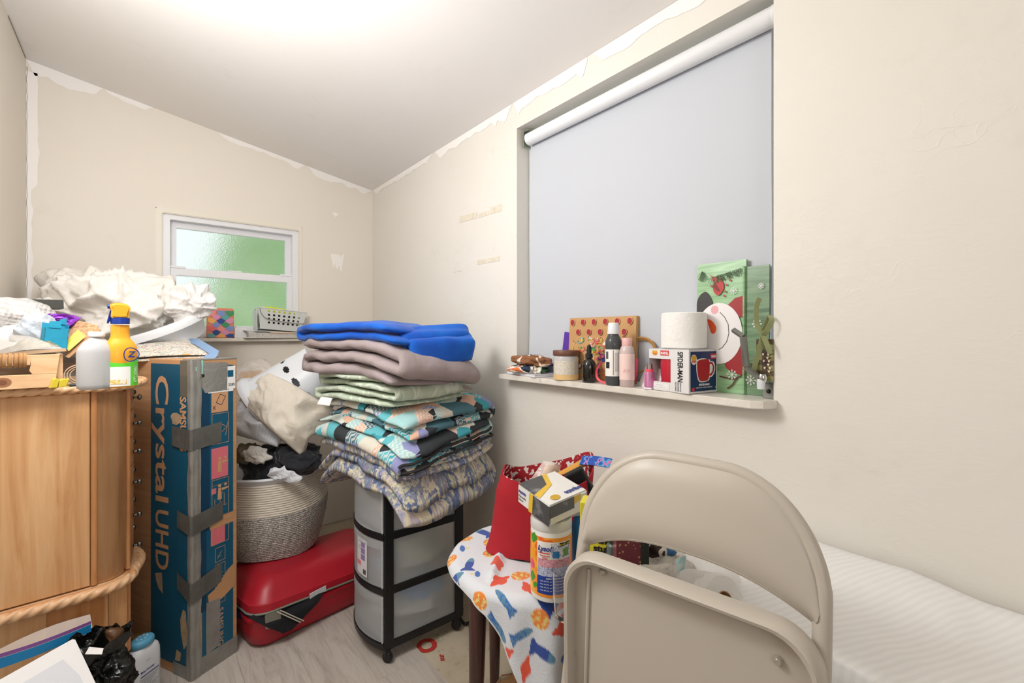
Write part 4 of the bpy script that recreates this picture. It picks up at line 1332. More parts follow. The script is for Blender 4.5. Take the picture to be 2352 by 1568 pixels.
obj('front_board', fb, m_pine, tray)
obj('front_board', prism([(-.052, .036), (-.006, .036), (0, .088), (-.058, .088), (-.055, .062), (-.058, .046)], 0, .016, .001, 1, 'xz'), m_pine, tray)
obj('handle_bar', bxo(-.30, -.056, 0, .016, .061, .088, .001), m_pine, tray)
wrap = bmesh.new()
m_twine = M('jute_twine', 'b5885a', .95, bump=(300, .5, .002))
for i in range(26):
    c = -.066 - i * .0088
    tube([(c + .002 * sin(i), .008 + .0115 * cos(a) * 1.0, .0745 + .0158 * sin(a)) for a in [2 * pi * q / 14 for q in range(14)]], .0046, 5, True, wrap)
o_ = obj('twine_wrap', wrap, m_twine, tray, smooth=60); o_['kind'] = 'stuff'
obj('end_board', prism([(-.006, .016), (.006, .016), (.006, .20), (-.006, .20)], 0, .088, .001), m_pine, tray)
obj('rear_board', bxo(-.30, 0, .20, .21, 0, .088, .001), m_pine, tray)
obj('crate_floor', bxo(-.30, 0, .016, .2, 0, .006), m_pine, tray)
decal('knot', ellipse(.016, .012, 20), M('pine_knot', '9b6a48', .6), tray, (-.105, 0, .019), (1, 0, 0), (0, 0, 1))
decal('knot', ellipse(.008, .006, 16), M('pine_knot_core', '7e5238', .6), tray, (-.105, -.0006, .019), (1, 0, 0), (0, 0, 1))
TRc = on(60, 1.33)
def item(name, label, cat, px, py, d, **kw): return thing(name, label, cat, P(px, py, d), **kw)

# bags and papers piled in the crate
pk = tag(obj('biscuit_packet', blob(.11, .035, .028, 21, .2, 3, .012, 16, 4), M('pale_pink_wrapper', 'e6d6c6', .3, bump=(40, .4, .004)), None, on(30, 1.30, AT + .042), (0, 0, R(8))), 'pale glossy packet seen through the crate handle slot', 'packet')
fill_ = tag(obj('folded_towel', blob(.135, .075, .036, 22, .2, 3, .012, 12, 4), M('grey_brown_cloth', '6b5f55', .9), None, on(60, 1.335, AT + .05), (0, 0, R(6))), 'brown cloth lying in the pine crate under the papers', 'cloth')
def sheet(name, corners, mat, label, cat, bend=.0, t=.0006, n=12, seed=1, wr=.0, parent=None):
    c = [Vector(q) for q in corners]     # bl, br, tr, tl
    nrm = (c[1] - c[0]).cross(c[3] - c[0]).normalized()
    def fn(u, v_):
        p = c[0].lerp(c[1], u).lerp(c[3].lerp(c[2], u), v_)
        return p + nrm * (bend * sin(pi * u) + wr * (ridged(p, 14, seed) - .5) * min(1, 6 * u, 6 * v_, 6 * (1 - u), 6 * (1 - v_)))
    o = obj(name, surf(fn, n, n, thick=t), mat, parent, smooth=60)
    return tag(o, label, cat) if label else o
m_bw = M('white_paper_gloss', 'eceded', .4)
sheet('envelope', [P(-20, 812, 1.27), P(84, 783, 1.30), P(60, 748, 1.34), P(-20, 752, 1.33)], m_bw, 'white padded envelope leaning in the crate at the picture edge', 'envelope', .006, .004)
# clear zip bag with a banknote-coloured card
zb = thing('zip_bag', 'clear zip bag holding a greenish printed card on top of the crate', 'bag')
sheet('card', [P(20, 806, 1.262), P(138, 795, 1.262), P(112, 782, 1.29), P(50, 776, 1.30)], M('green_grey_card', '8d8a68', .6, var=(60, '6d6b4e', .45, .55)), None, None, .004, .001, parent=zb)
sheet('bag_film', [P(-10, 818, 1.255), P(152, 802, 1.255), P(60, 768, 1.30), P(-10, 778, 1.30)], clear('clear_film', 'f3ece4'), None, None, .014, .0015, 16, 5, .006, parent=zb)
sheet('bag_gusset', [P(-10, 822, 1.25), P(152, 806, 1.25), P(150, 799, 1.252), P(-10, 812, 1.252)], M('tan_film', 'b79c7f', .25), None, None, .004, .001, parent=zb)
# bubble wrap bundle
k = N('bubble_wrap'); v = k.coord('Object')
k.b.inputs['Base Color'].default_value = rgb('eeebe6'); k.set(Roughness=.08, Alpha=.6)
vo = k.n('ShaderNodeTexVoronoi'); vo.inputs['Scale'].default_value = 95; vo.inputs['Randomness'].default_value = .15; k.l(v, vo.inputs['Vector'])
k.bump(k.math('SUBTRACT', 1.0, vo.outputs['Distance']), .5, .012)
tag(obj('bubble_wrap_bundle', blob(.13, .07, .06, 31, .25, 3, .022, 9, 5), k.m, None, P(12, 735, 1.37), (0, R(12), R(5))), 'bundle of clear bubble wrap at the left picture edge', 'bubble wrap')
tag(obj('black_bar', prism(rrect(.30, .032, .004, 3), 0, .05, .001, 1, 'xz'), M('charcoal_plastic', '43443f', .5, bump=(200, .1, .001)), None, P(-4, 697, 1.44), (0, R(-2.0), R(16))), 'charcoal rectangular bar lying across the back of the crate', 'bar')
tag(obj('fuzzy_sock', blob(.045, .03, .045, 33, .3, 3, .022, 16, 5), M('pale_blue_terry', 'bcc3cb', .95, sheen=.5, bump=(160, .6, .004)), None, P(90, 760, 1.33), (0, R(-15), R(5))), 'pale blue-grey fuzzy sock standing in the crate', 'sock')
# purple ribbon tangle
rb = bmesh.new(); rg = random.Random(5)
for q in range(16):
    a0, tl, r0 = rg.uniform(0, 6.28), rg.uniform(-.7, .7), rg.uniform(.018, .034)
    tube([(r0 * 1.2 * cos(a + a0) + .004 * sin(3 * a), r0 * .8 * sin(a + a0) * cos(tl), r0 * .75 * sin(a + a0) * sin(tl) + .014 * sin(2 * a + q)) for a in [2 * pi * i / 18 for i in range(18)]], .0042, 5, True, rb, flat=.4)
tag(obj('purple_ribbon', rb, M('purple_satin', '8a2fb8', .35, sheen=.4), None, P(140, 738, 1.41), (0, 0, R(10)), smooth=True), 'tangle of purple ribbon beside the teal box', 'ribbon')['kind'] = 'stuff'
# teal box with torn flaps
tb = thing('teal_box', 'small open teal cardboard box with torn flaps in the crate', 'box', P(127, 800, 1.30), R(20))
tb.rotation_euler = (R(-6), R(6), R(22))
m_teal = M('teal_card', '1c93b3', .55, var=(20, '1786a6', .4, .6))
for (a, b2, c2, d2, h) in ((-.025, .025, 0, .0012, .060), (-.025, .025, .026, .0272, .075), (-.025, -.0238, 0, .027, .058), (.0238, .025, 0, .027, .072)):
    obj('panel', bxo(a, b2, c2, d2, 0, h), m_teal, tb)
obj('flap', prism([(-.018, .058), (.008, .058), (.006, .080), (-.018, .076)], -.002, -.001, 0, plane='xz'), m_teal, tb)
obj('flap', prism([(.004, .074), (.026, .074), (.024, .094), (.012, .088)], .022, .023, 0, plane='xz'), m_teal, tb)
sheet('sticky_note', [P(143, 792, 1.335), P(158, 806, 1.33), P(197, 772, 1.37), P(178, 757, 1.38)], M('yellow_paper', 'd9cf62', .7), 'yellow sticky note leaning against brown paper in the crate', 'note', .004)
kb = thing('kraft_folder', 'speckled brown kraft folder standing behind the sticky note', 'folder')
k = N('kraft_speckle'); v = k.coord('Object')
k.color(k.ramp(k.noise(v, 120, 3, .7), [(.42, 'a97e58'), (.52, 'c69c74'), (.66, 'd3ad86')])); k.set(Roughness=.9)
sheet('folder_back', [P(150, 815, 1.36), P(205, 788, 1.36), P(226, 748, 1.42), P(166, 733, 1.44)], k.m, None, None, .004, .002, parent=kb)
sheet('folder_edge', [P(150, 818, 1.33), P(158, 822, 1.33), P(232, 757, 1.39), P(224, 752, 1.40)], M('kraft_plain', 'b98f67', .85), None, None, 0, .002, parent=kb)
# yellow clip, coiled belt, pens
yc = thing('binder_clip', 'small yellow plastic clip beside the crate', 'clip', on(139, 1.225), R(15))
m_yel = M('yellow_plastic', 'dcc53d', .4)
obj('clip_jaw', prism([(-.020, 0), (-.006, 0), (-.002, .020), (-.008, .026), (-.014, .022)], 0, .02, .001, 1, 'xz'), m_yel, yc)
obj('clip_jaw', prism([(-.004, 0), (.012, .002), (.018, .022), (.004, .022), (-.002, .018)], 0, .02, .001, 1, 'xz'), m_yel, yc)
bp = []
for i in range(60):
    a = i / 60 * 2 * pi * 2.6 + 2.2
    r = .018 + .013 * i / 60
    bp.append((r * cos(a) * 1.15, .004 * i / 60, .030 + r * sin(a) * .95))
belt = bmesh.new()
for p_ in bp: pass
vsr = [(belt.verts.new((p_[0], p_[1], p_[2])), belt.verts.new((p_[0], p_[1] + .022, p_[2]))) for p_ in bp]
for a, b2 in zip(vsr, vsr[1:]): belt.faces.new((a[0], b2[0], b2[1], a[1]))
thicken(belt, .0018)
tag(obj('coiled_belt', belt, M('cream_leather', 'd6b899', .5), None, on(186, 1.285), (0, 0, R(5)), smooth=60), 'coiled cream leather belt between the crate and the clear bottle', 'belt')
tag(obj('pen', tube([(0, 0, .005), (.07, .01, .005)], .0045, 8), M('dark_green_pen', '3b4640', .35), None, on(160, 1.235), (0, 0, R(4)), smooth=40), 'dark pen lying behind the clear bottle', 'pen')

# bottles
def bottle(name, label, prof, mat, loc, seg=36, sx=1, sy=1, rot=0, cat='bottle'):
    t = thing(name, label, cat, loc, rot)
    obj('body', lathe(prof, seg, sx, sy), mat, t, smooth=50)
    return t
k = N('cloudy_plastic'); k.b.inputs['Base Color'].default_value = rgb('d2d2d3'); k.set(Roughness=.3, IOR=1.2); k.b.inputs['Transmission Weight'].default_value = .3
m_cloud = k.m
rub = bottle('alcohol_bottle', 'cloudy clear plastic bottle with white cap on the armoire', [(0, 0), (.036, 0), (.042, .004), (.043, .012), (.043, .095), (.040, .106), (.028, .122), (.017, .131), (.015, .134), (.015, .138), (0, .138)], m_cloud, on(222, 1.20), 40, 1.0, .72, R(38))
obj('cap', lathe([(0, .136), (.0165, .136), (.0172, .138), (.0172, .147), (.016, .149), (0, .149)], 30), M('white_cap', 'e9e8e6', .4), rub, smooth=40)
decal('label_print', rect(0, 0, .018, .062), M('label_grey_print', 'a9a6a4', .7, var=(300, 'd5d2cf', .45, .55)), rub, (.018, -.031, .025), (.8, .35, 0), (0, 0, 1), lift=.001)
spr = thing('spray_bottle', 'yellow spray cleaner bottle with blue trigger collar and green label', 'bottle', on(276, 1.235), R(10))
m_spy = M('amber_yellow_plastic', 'eca42c', .3)
m_spb = M('royal_blue_plastic', '16348c', .35)
SPF = (1.0, .62)
obj('body', lathe([(0, 0), (.034, 0), (.037, .003), (.037, .09), (.036, .105), (.030, .12), (.0235, .128), (.0205, .135), (.0195, .150), (.0200, .156), (.0195, .163), (.0195, .168), (0, .168)], 40, 1, .66), m_spy, spr, smooth=50)
obj('collar', lathe([(.019, .170), (.0205, .171), (.0205, .186), (.018, .187), (0, .187), (0, .170), (.019, .170)], 28, 1, .9), m_spb, spr, smooth=40)
for i in range(24):
    a = 2 * pi * i / 24
hd = smooth_path([(-.018, .186), (.014, .186), (.0165, .196), (.0195, .206), (.020, .214), (.014, .222), (.002, .226), (-.012, .226), (-.021, .222), (-.022, .214), (-.019, .206)], 4, True)
obj('spray_head', prism([(p_.x, p_.y) for p_ in [Vector((q.x, q.y)) for q in hd]], -.0145, .0145, .005, 3, 'xz'), m_spy, spr, smooth=60)
obj('nozzle', tube([(-.018, 0, .217), (-.026, 0, .216)], .006, 10), m_spb, spr, smooth=40)
obj('trigger', prism([(p_.x, p_.y) for p_ in smooth_path([(-.020, .206), (-.017, .200), (-.019, .185), (-.024, .172), (-.027, .174), (-.024, .19)], 3, True)], -.006, .006, .002, 2, 'xz'), m_spb, spr, smooth=50)
# label bands wrap the front half of the oval bottle
def wrap_band(rx, ry, a0, a1, z0, z1, n=18, off=.0006, wave=0):
    def fn(u, v_):
        a = R(a0 + (a1 - a0) * u)
        zt = z1 + wave * sin(pi * u)
        return ((rx + off) * cos(a), (ry + off) * sin(a), z0 + (zt - z0) * v_)
    return surf(fn, n, 4)
obj('label', wrap_band(.037, .0245, -175, -5, .004, .085, wave=-.02), M('bright_green_label', '5fd435', .4), spr, smooth=True)
obj('label_white', wrap_band(.037, .0245, -150, -62, .004, .056, off=.0012), M('white_label', 'efeeea', .45), spr, smooth=True)
obj('label_daisy', wrap_band(.037, .0245, -140, -75, .010, .022, off=.0017), M('daisy_yellow_print', 'e5c04c', .5, var=(120, 'f2efe6', .45, .55)), spr, smooth=True)
obj('label_dark', wrap_band(.037, .0245, -50, -18, .012, .06, off=.0012), M('green_small_print', '4fb92c', .5, var=(400, 'dff2d2', .5, .56)), spr, smooth=True)
strokes('brand_ring', [[(.017 * cos(a) , .017 * sin(a) * 1.05 * (1 - .18 * cos(a))) for a in [2 * pi * i / 26 for i in range(27)]], ], .0026, m_spb, spr, (.019, -.0242, .088), (1, .22, 0), (0, 0, 1), lift=.002)
text('Z', .022, m_spb, spr, (.012, -.0262, .081), (1, .22, 0), (0, 0, 1), bold=.03, shear=.2)
# patterned folders lying on the carton, with a blue-grey strap
kf = N('doodle_print'); v = kf.coord('Object')
f1 = kf.noise(v, 75, 2, .5, 1.5)
c = kf.ramp(f1, [(.36, 'a7635a'), (.40, 'e2ddcf'), (.60, 'e2ddcf'), (.64, '7f86a8')])
c = kf.mix(kf.ramp(kf.noise(v, 52, 2, .5, 1.2), [(.64, '000000'), (.67, 'ffffff')]), c, '7ea79b')
c = kf.mix(kf.ramp(kf.noise(v, 41, 2, .5, 1.2), [(.66, '000000'), (.69, 'ffffff')]), c, 'd7a85e')
kf.color(c); kf.set(Roughness=.6)
TT = TH + .004
sheet('doodle_folder', [P(284, 820, 1.66), P(476, 812, 1.74), P(440, 779, 2.02), P(290, 782, 1.94)], kf.m, 'white folder with colourful doodles lying on top of the carton', 'folder', .004, .005)
sheet('doodle_notebook', [P(284, 829, 1.66), P(470, 820, 1.73), P(470, 812, 1.80), P(284, 818, 1.75)], kf.m, 'doodle-print notebook under the white folder on the carton', 'notebook', .003, .006)
def strap(u, v_):
    pts = [P(432, 782, 2.0), P(452, 784, 1.9), P(478, 800, 1.78), P(497, 812, 1.72), P(494, 821, 1.68), P(470, 820, 1.70)]
    s = u * 5; i = min(4, int(s)); q = pts[i].lerp(pts[i + 1], s - i)
    return q + Vector((.02 * (v_ - .5), .03 * (v_ - .5), .02 * (v_ - .5)))
tag(obj('blue_strap', surf(strap, 30, 6, thick=.002), M('blue_grey_webbing', '7f9cc0', .7, bump=(200, .3, .002)), None, smooth=60), 'blue-grey looped strap lying at the edge of the doodle folder', 'strap')

# ------------------------------------------------------------------ white tub of bedding behind the carton
rimc = P(322, 742, 2.05)
ta = (P(492, 714, 2.00) - rimc)
tn = Vector((-SY, -CY, 0)) * .25 + Vector((0, 0, -.12))
wt = thing('wash_tub', 'white oval plastic tub tilted on top of the carton, full of sheets', 'tub')
tm_ = frame((0, 0, 0), ta, -tn)
tm_.translation = rimc - tm_.col[2].to_3d() * .112
wt.location, wt.rotation_euler = tm_.translation, tm_.to_euler()
m_tub = M('white_tub_plastic', 'e2e4e6', .4)
obj('tub_wall', lathe([(0, 0), (.22, 0), (.24, .006), (.262, .08), (.272, .112), (.282, .119), (.294, .119), (.302, .111), (.300, .085), (.295, .087), (.290, .107), (.280, .107), (.268, .102), (.254, .08), (.232, .012), (0, .010)], 64, 1.0, .74), m_tub, wt, smooth=50)
m_sheet = M('white_cotton_sheet', 'e9e4dc', .9, bump=(9, .35, .03))
m_sheet2 = M('white_terry', 'e6e2de', .95, bump=(60, .5, .006))
tag(obj('white_sheet', blob(.255, .155, .18, 44, .30, 3.0, .065, 7.5, 6, -.75, cloth=True), m_sheet, None, P(262, 710, 2.01), (0, R(5), -YAW)), 'big crumpled white bed sheet heaped in the tub', 'sheet')
tag(obj('white_sheet', blob(.15, .11, .09, 47, .35, 3.2, .045, 9, 6, -.75, cloth=True), m_sheet, None, P(170, 722, 1.95), (0, R(16), -YAW)), 'smaller trailing end of white sheeting at the left of the tub', 'sheet')
tag(obj('white_towel', blob(.092, .08, .085, 52, .2, 2.5, .035, 11, 6, -.8, cloth=True), m_sheet2, None, P(436, 702, 2.02), (0, R(-20), -YAW)), 'rolled white towel at the right end of the tub', 'towel')

# ------------------------------------------------------------------ lower left: carton, zip bag, bin bag, powder
gb = thing('bin_bag', 'glossy black bin bag on the floor in front of the armoire', 'bag', on(226, 1.22, 0), R(20))
m_gb = M('black_polythene', '10110f', .22, bump=(14, .6, .02))
obj('bag_film', blob(.060, .062, .195, 61, .3, 3, .045, 13, 6, -.95, 2.6, cloth=True), m_gb, gb, (0, 0, .187))
def flare(u, v_):
    a = 2 * pi * u
    r = .040 + .018 * v_ + .012 * noise.noise(Vector((cos(a) * 2, sin(a) * 2, 4))) * (1 + 2 * v_)
    return (r * 1.3 * cos(a), r * sin(a), +.350 + .045 * v_ + .02 * v_ * noise.noise(Vector((cos(a) * 3, sin(a) * 3, 9))))
obj('bag_mouth', surf(flare, 48, 10, True, .0012), m_gb, gb, smooth=True)
tag(obj('brown_purse', blob(.026, .022, .024, 63, .2, 2, .006, 20, 4), M('brown_leather', '5a3a20', .4, bump=(90, .3, .002)), None, gb.location + Vector((.028, .02, .372))), 'brown leather purse in the mouth of the black bin bag', 'purse')
sheet('receipt', [P(195, 1502, 1.15), P(234, 1502, 1.13), P(238, 1488, 1.16), P(205, 1485, 1.18)], M('white_paper', 'ecebe8'), 'small white slip of paper on the black bin bag', 'paper')
# white carton with grey printed square
wc = thing('white_carton', 'white cardboard carton with a grey printed square at the lower left', 'carton', P(172, 1462, 1.16))
wcx, wcy = (P(-40, 1580, 1.0) - P(172, 1462, 1.16)), (P(222, 1568, 1.10) - P(172, 1462, 1.16))
def slab(name, o_, ex, ey, ez, mat, parent):
    bm = bmesh.new()
    vs = [bm.verts.new(o_ + ex * a + ey * b2 + ez * c2) for a in (0, 1) for b2 in (0, 1) for c2 in (0, 1)]
    for f in ((0, 1, 3, 2), (4, 6, 7, 5), (0, 4, 5, 1), (2, 3, 7, 6), (0, 2, 6, 4), (1, 5, 7, 3)): bm.faces.new([vs[i] for i in f])
    bmesh.ops.recalc_face_normals(bm, faces=bm.faces[:])
    bmesh.ops.bevel(bm, geom=bm.edges[:], offset=.004, segments=2, affect='EDGES')
    return obj(name, bm, mat, parent, smooth=40)
exd, eyd = wcx * 1.25, wcy * 1.5
ezd = exd.cross(eyd).normalized() * .10
if ezd.dot(Vector((SY, CY, -.8))) < 0: ezd = -ezd
slab('carton_shell', Vector((0, 0, 0)), exd, eyd, ezd, M('white_carton_board', 'e3e1df', .45), wc)
outw = -ezd.normalized()
decal('printed_square', [(.045, .04), (.30, .04), (.30, .2), (.06, .2), (.042, .1)], M('pale_grey_print', 'd0d1d5', .5), wc, outw * .001, exd, eyd if exd.cross(eyd).dot(outw) > 0 else -eyd)
# zip bag standing against the armoire with coloured closure
zz = thing('freezer_bag', 'empty clear freezer bag with blue and purple zip strip by the armoire', 'bag')
za, zbp, zc, zd = P(-30, 1545, 1.10), P(214, 1448, 1.25), P(206, 1412, 1.28), P(-30, 1505, 1.14)
sheet('bag_film', [za, zbp, P(207, 1410, 1.285), P(-30, 1505, 1.145)], clear('clear_film', 'f3ece4'), None, None, .012, .0015, 16, 7, .008, parent=zz)
def strip_between(name, a, b2, c2, d2, mat, off):
    o = sheet(name, [a + off, b2 + off, c2 + off, d2 + off], mat, None, None, .012, .0008, 10, 7, 0, parent=zz)
tow = Vector((-SY, -CY, .3)) * .006
strip_between('zip_strip', za, zbp, za.lerp(zd, .0) + (zbp - za) + Vector((0, 0, .020)), za + Vector((0, 0, .026)), M('blue_zip', '1f86c0', .35), tow)
strip_between('zip_strip', za + Vector((0, 0, .027)), zbp + Vector((0, 0, .021)), zbp + Vector((0, 0, .029)), za + Vector((0, 0, .037)), M('purple_zip', '8b5aa0', .35), tow)
# baby powder
pw = thing('powder_bottle', 'white talc bottle with light blue cap standing on the floor', 'bottle', on(327, 1.47, 0), R(40))
m_pw = M('white_hdpe', 'd9dcdf', .45)
def powder():
    bm = bmesh.new(); rings = []
    for (z, w_, d_) in ((0, .090, .052), (.004, .098, .058), (.15, .098, .058), (.18, .096, .056), (.195, .086, .05), (.204, .066, .042), (.207, .056, .038)):
        rings.append([bm.verts.new((x_, y_, z)) for x_, y_ in rrect(w_, d_, min(w_, d_) * .42, 6)])
    for a, b2 in zip(rings, rings[1:]):
        for q in range(len(a)): bm.faces.new((a[q], a[(q + 1) % len(a)], b2[(q + 1) % len(a)], b2[q]))
    bm.faces.new(rings[0][::-1]); bm.faces.new(rings[-1])
    return bm
obj('body', powder(), m_pw, pw, smooth=50)
cap = obj('cap', lathe([(0, .207), (.030, .207), (.033, .211), (.033, .222), (.029, .228), (.02, .230), (0, .231)], 30, 1.05, .8), M('light_blue_cap', '5aa3c4', .4), pw, (0, 0, -.001), smooth=50)
for i in range(8):
    a = 2 * pi * i / 8
    obj('hole', lathe([(0, .2310), (.003, .2308), (.0028, .2316), (0, .2316)], 8), M('pale_hole', 'b7d4e0', .5), cap, (.015 * cos(a), .011 * sin(a), 0))
m_blu = M('label_blue', '2b3a8c', .5)
PF = ((1, 0, 0), (0, 0, 1))
text('Baby Powder', .0085, m_blu, pw, (-.03, -.029, .135), *PF, bold=.02)
decal('label_rule', rect(-.03, 0, .03, .003), m_blu, pw, (0, -.029, .122), *PF)
for i in range(9): decal('label_line', rect(-.03 + (.004 if i % 3 else 0), 0, .028 - .007 * (i % 4), .0016), M('grey_print', '8f9096', .6), pw, (0, -.029, .113 - .0065 * i), *PF)
strokes('label_frame', [[(-.032, .0), (-.032, -.06)], [(.031, 0), (.031, -.03)], [(-.032, -.045), (.031, -.045)]], .0008, M('grey_print', '8f9096'), pw, (0, -.029, .12), *PF)
text('22 oz', .006, M('grey_print', '8f9096'), pw, (-.012, -.029, .165), *PF)
# dark bag tucked between armoire and carton, with a white tag and a loop of chain
db = thing('dark_bag', 'black bag with a white tag tucked between armoire and carton', 'bag', on(318, 1.80, 0), 0)
obj('bag_body', blob(.04, .07, .19, 71, .25, 3, .02, 8, 5, -.95, 2.6), M('matte_black_nylon', '0e0e10', .8), db, (0, 0, .18))
decal('tag', [(0, 0), (.03, -.004), (.022, .032), (.002, .03)], m_white, db, (-.02, -.085, .33), (1, -.1, 0), (0, .2, 1))
ch = bmesh.new()
for i in range(7):
    tube([(.006 * i + .0045 * cos(a), .003 * sin(a), .006 * sin(a)) for a in [2 * pi * q / 10 for q in range(10)]], .0012, 5, True, ch)
tag(obj('chain', ch, M('brass_chain', 'a98a54', .35, .8), None, P(299, 1462, 1.52), (0, 0, R(-20)), smooth=True), 'short brass chain behind the talc bottle cap', 'chain')
# ------------------------------------------------------------------ things on the big window sill
def SP(px, x, z=SILL + .0005):
    p = PX(px, 770, x); p.z = z
    return p
nb = thing('notebook', 'white notebook lying flat at the left end of the sill', 'notebook', SP(1228, 1.152), R(-35))
obj('cover', bxo(0, .15, 0, .22, .0, .0025, .0008, 1), M('pale_grey_cover', 'c9cbd2', .5), nb, rot=(0, 0, R(25)))
obj('pages', bxo(.002, .148, .002, .218, .0025, .010), M('page_block', 'e4e4e6', .8), nb, rot=(0, 0, R(25)))
obj('cover', bxo(0, .15, 0, .22, .010, .0125, .0008, 1), M('pale_grey_cover', 'c9cbd2'), nb, rot=(0, 0, R(25)))
# folded printed cloths
def panel_dye(seed, cols, line, sc):
    def fn(i, co):
        q = co * sc + Vector((seed, seed * 2, seed * 3))
        q = q + noise.noise_vector(q * .7) * .5
        dd, pp = noise.voronoi(q)
        if dd[1] - dd[0] < .07: return rgb(line)
        return rgb(cols[int(abs(pp[0].x * 7.3 + pp[0].y * 3.1 + pp[0].z * 5.7) * 3) % len(cols)])
    return fn
def dyed_blob(name, r, seed, cols, line, sc, loc, rot, label, cr=.012, cf=22):
    o = obj(name, blob(*r, seed, .25, 3, cr, cf, 6, -.7, 2.4), dye('printed_cotton', .85, (60, .2, .003)), None, loc, rot)
    paint(o.data, panel_dye(seed, cols, line, sc))
    return tag(o, label, 'cloth')
dyed_blob('folded_bandana', (.055, .085, .016), 81, ['e2743c', '2f5a3f', 'e2743c', '27344e'], 'e8e0d2', 16, SP(1213, 1.20, SILL + .025), (0, 0, R(8)), 'orange and green printed cloth folded on the notebook', .010, 26)
dyed_blob('folded_scarf', (.052, .095, .022), 84, ['8a5a3a', '2f4f78', '8a5a3a', '7d4f32'], 'ead9c6', 11, SP(1222, 1.215, SILL + .058), (R(4), R(3), R(10)), 'brown and navy printed cloth lying on the orange one', .012, 18)
# cream jar
jr = bottle('cream_jar', 'clear jar of cream coloured balm with brown lid', [(0, 0), (.040, 0), (.0445, .004), (.0452, .012), (.0452, .078), (.043, .086), (.041, .088), (0, .088)], (lambda k: (k.b.inputs['Base Color'].__setattr__('default_value', rgb('e6e3de')), k.set(Roughness=.2, IOR=1.3), k.b.inputs['Transmission Weight'].__setattr__('default_value', .35), k.m)[-1])(N('clear_jar')), SP(1300, 1.195), rot=R(-35), cat='jar')
obj('contents', lathe([(.0456, .002), (.0456, .020)], 40), M('honey_balm', 'e0bd84', .4), jr, smooth=True)
obj('label', wrap_band(.0452, .0452, -165, -60, .02, .070), M('jar_label', 'd9d2c4', .6, var=(200, 'c3baa9', .50, .60)), jr, smooth=True)
obj('lid', lathe([(0, .087), (.046, .087), (.0472, .089), (.0472, .103), (.0458, .106), (0, .106)], 40), M('brown_lid', '6f4a3c', .45, bump=(90, .2, .002)), jr, smooth=40)
# dropper bottle
dpb = bottle('dropper_bottle', 'black dropper bottle in front of the confetti bag', [(0, 0), (.021, 0), (.0235, .003), (.0235, .058), (.021, .068), (.013, .078), (.009, .081), (.009, .085), (0, .085)], M('black_glass', '171310', .12, coat=.5), SP(1353, 1.19))
obj('dropper_cap', lathe([(0, .083), (.0125, .083), (.0125, .096), (.010, .098), (.0085, .099), (.008, .118), (.0065, .124), (.003, .128), (0, .128)], 24), M('black_rubber', '1d1d1f', .55), dpb, smooth=40)
# pink strap loop
lp = [(0, 0, .072), (-.012, -.010, .066), (-.030, -.016, .045), (-.032, -.016, .022), (-.016, -.012, .008), (.014, -.004, .004), (.03, 0, .006)]
def ribbon(name, pts, w, mat, label=None, parent=None, n=6, loc=(0, 0, 0), updir=(0, 0, 1), t=.0012, cat='ribbon'):
    ps = smooth_path(pts, n)
    bm = bmesh.new(); rows = []
    for i, p in enumerate(ps):
        tg = (ps[min(i + 1, len(ps) - 1)] - ps[max(i - 1, 0)]).normalized()
        s = tg.cross(Vector((-SY, -CY, 0))).normalized() if updir is None else Vector(updir)
        s = (s - tg * s.dot(tg)).normalized() if updir is not None else s
        rows.append((bm.verts.new(p - s * w / 2), bm.verts.new(p + s * w / 2)))
    for a, b2 in zip(rows, rows[1:]): bm.faces.new((a[0], b2[0], b2[1], a[1]))
    thicken(bm, t)
    o = obj(name, bm, mat, parent, loc, smooth=60)
    return tag(o, label, cat) if label else o
m_pinks = M('coral_pink_ribbon', 'ec5a72', .5)
ribbon('pink_strap', [Vector((q[1] * -.6 + 0, -q[0], q[2])) for q in [(a[0], a[1], a[2]) for a in lp]], .007, m_pinks, 'coral pink strap looped beside the dropper bottle', None, 6, SP(1383, 1.185), None, .0015, 'strap')
ribbon('pink_strap', [(.01, .0, .085), (.0, -.006, .06), (-.004, -.006, .035), (.004, .002, .012)], .010, m_pinks, 'coral pink strap hanging behind the lotion bottle', None, 6, SP(1458, 1.225), None, .0015, 'strap')
# mouthwash and lotion
k = N('clear_liquid_bottle'); k.b.inputs['Base Color'].default_value = rgb('5b5f62'); k.set(Roughness=.08, IOR=1.3); k.b.inputs['Transmission Weight'].default_value = .35
mw = bottle('mouthwash_bottle', 'tall clear bottle with white cap and white label', [(0, 0), (.020, 0), (.0245, .003), (.0252, .02), (.0252, .115), (.0265, .125), (.0265, .140), (.022, .152), (.0165, .162), (.0165, .166), (0, .166)], k.m, SP(1409, 1.180), rot=R(-52))
obj('label', wrap_band(.0252, .0252, -178, -4, .030, .115), M('white_label', 'efeeea'), mw, smooth=True)
obj('label_block', wrap_band(.0252, .0252, -150, -118, .055, .075, off=.0012), M('black_ink', '1d1d1f'), mw, smooth=True)
obj('barcode', wrap_band(.0252, .0252, -150, -128, .085, .108, off=.0012), M('barcode_print', '55565a', .6), mw, smooth=True)
obj('label_rule', wrap_band(.0252, .0252, -92, -88, .034, .112, off=.0012), M('red_rule', 'b4453f', .6), mw, smooth=True)
obj('label_rule', wrap_band(.0252, .0252, -80, -50, .045, .105, off=.0012), M('fine_print', 'c9c9c6', .6, var=(400, '9c9c9a', .5, .55)), mw, smooth=True)
obj('cap', lathe([(0, .164), (.019, .164), (.0195, .166), (.0165, .198), (.0155, .200), (0, .200)], 28), M('white_clear_cap', 'e6e8ea', .3), mw, smooth=40)
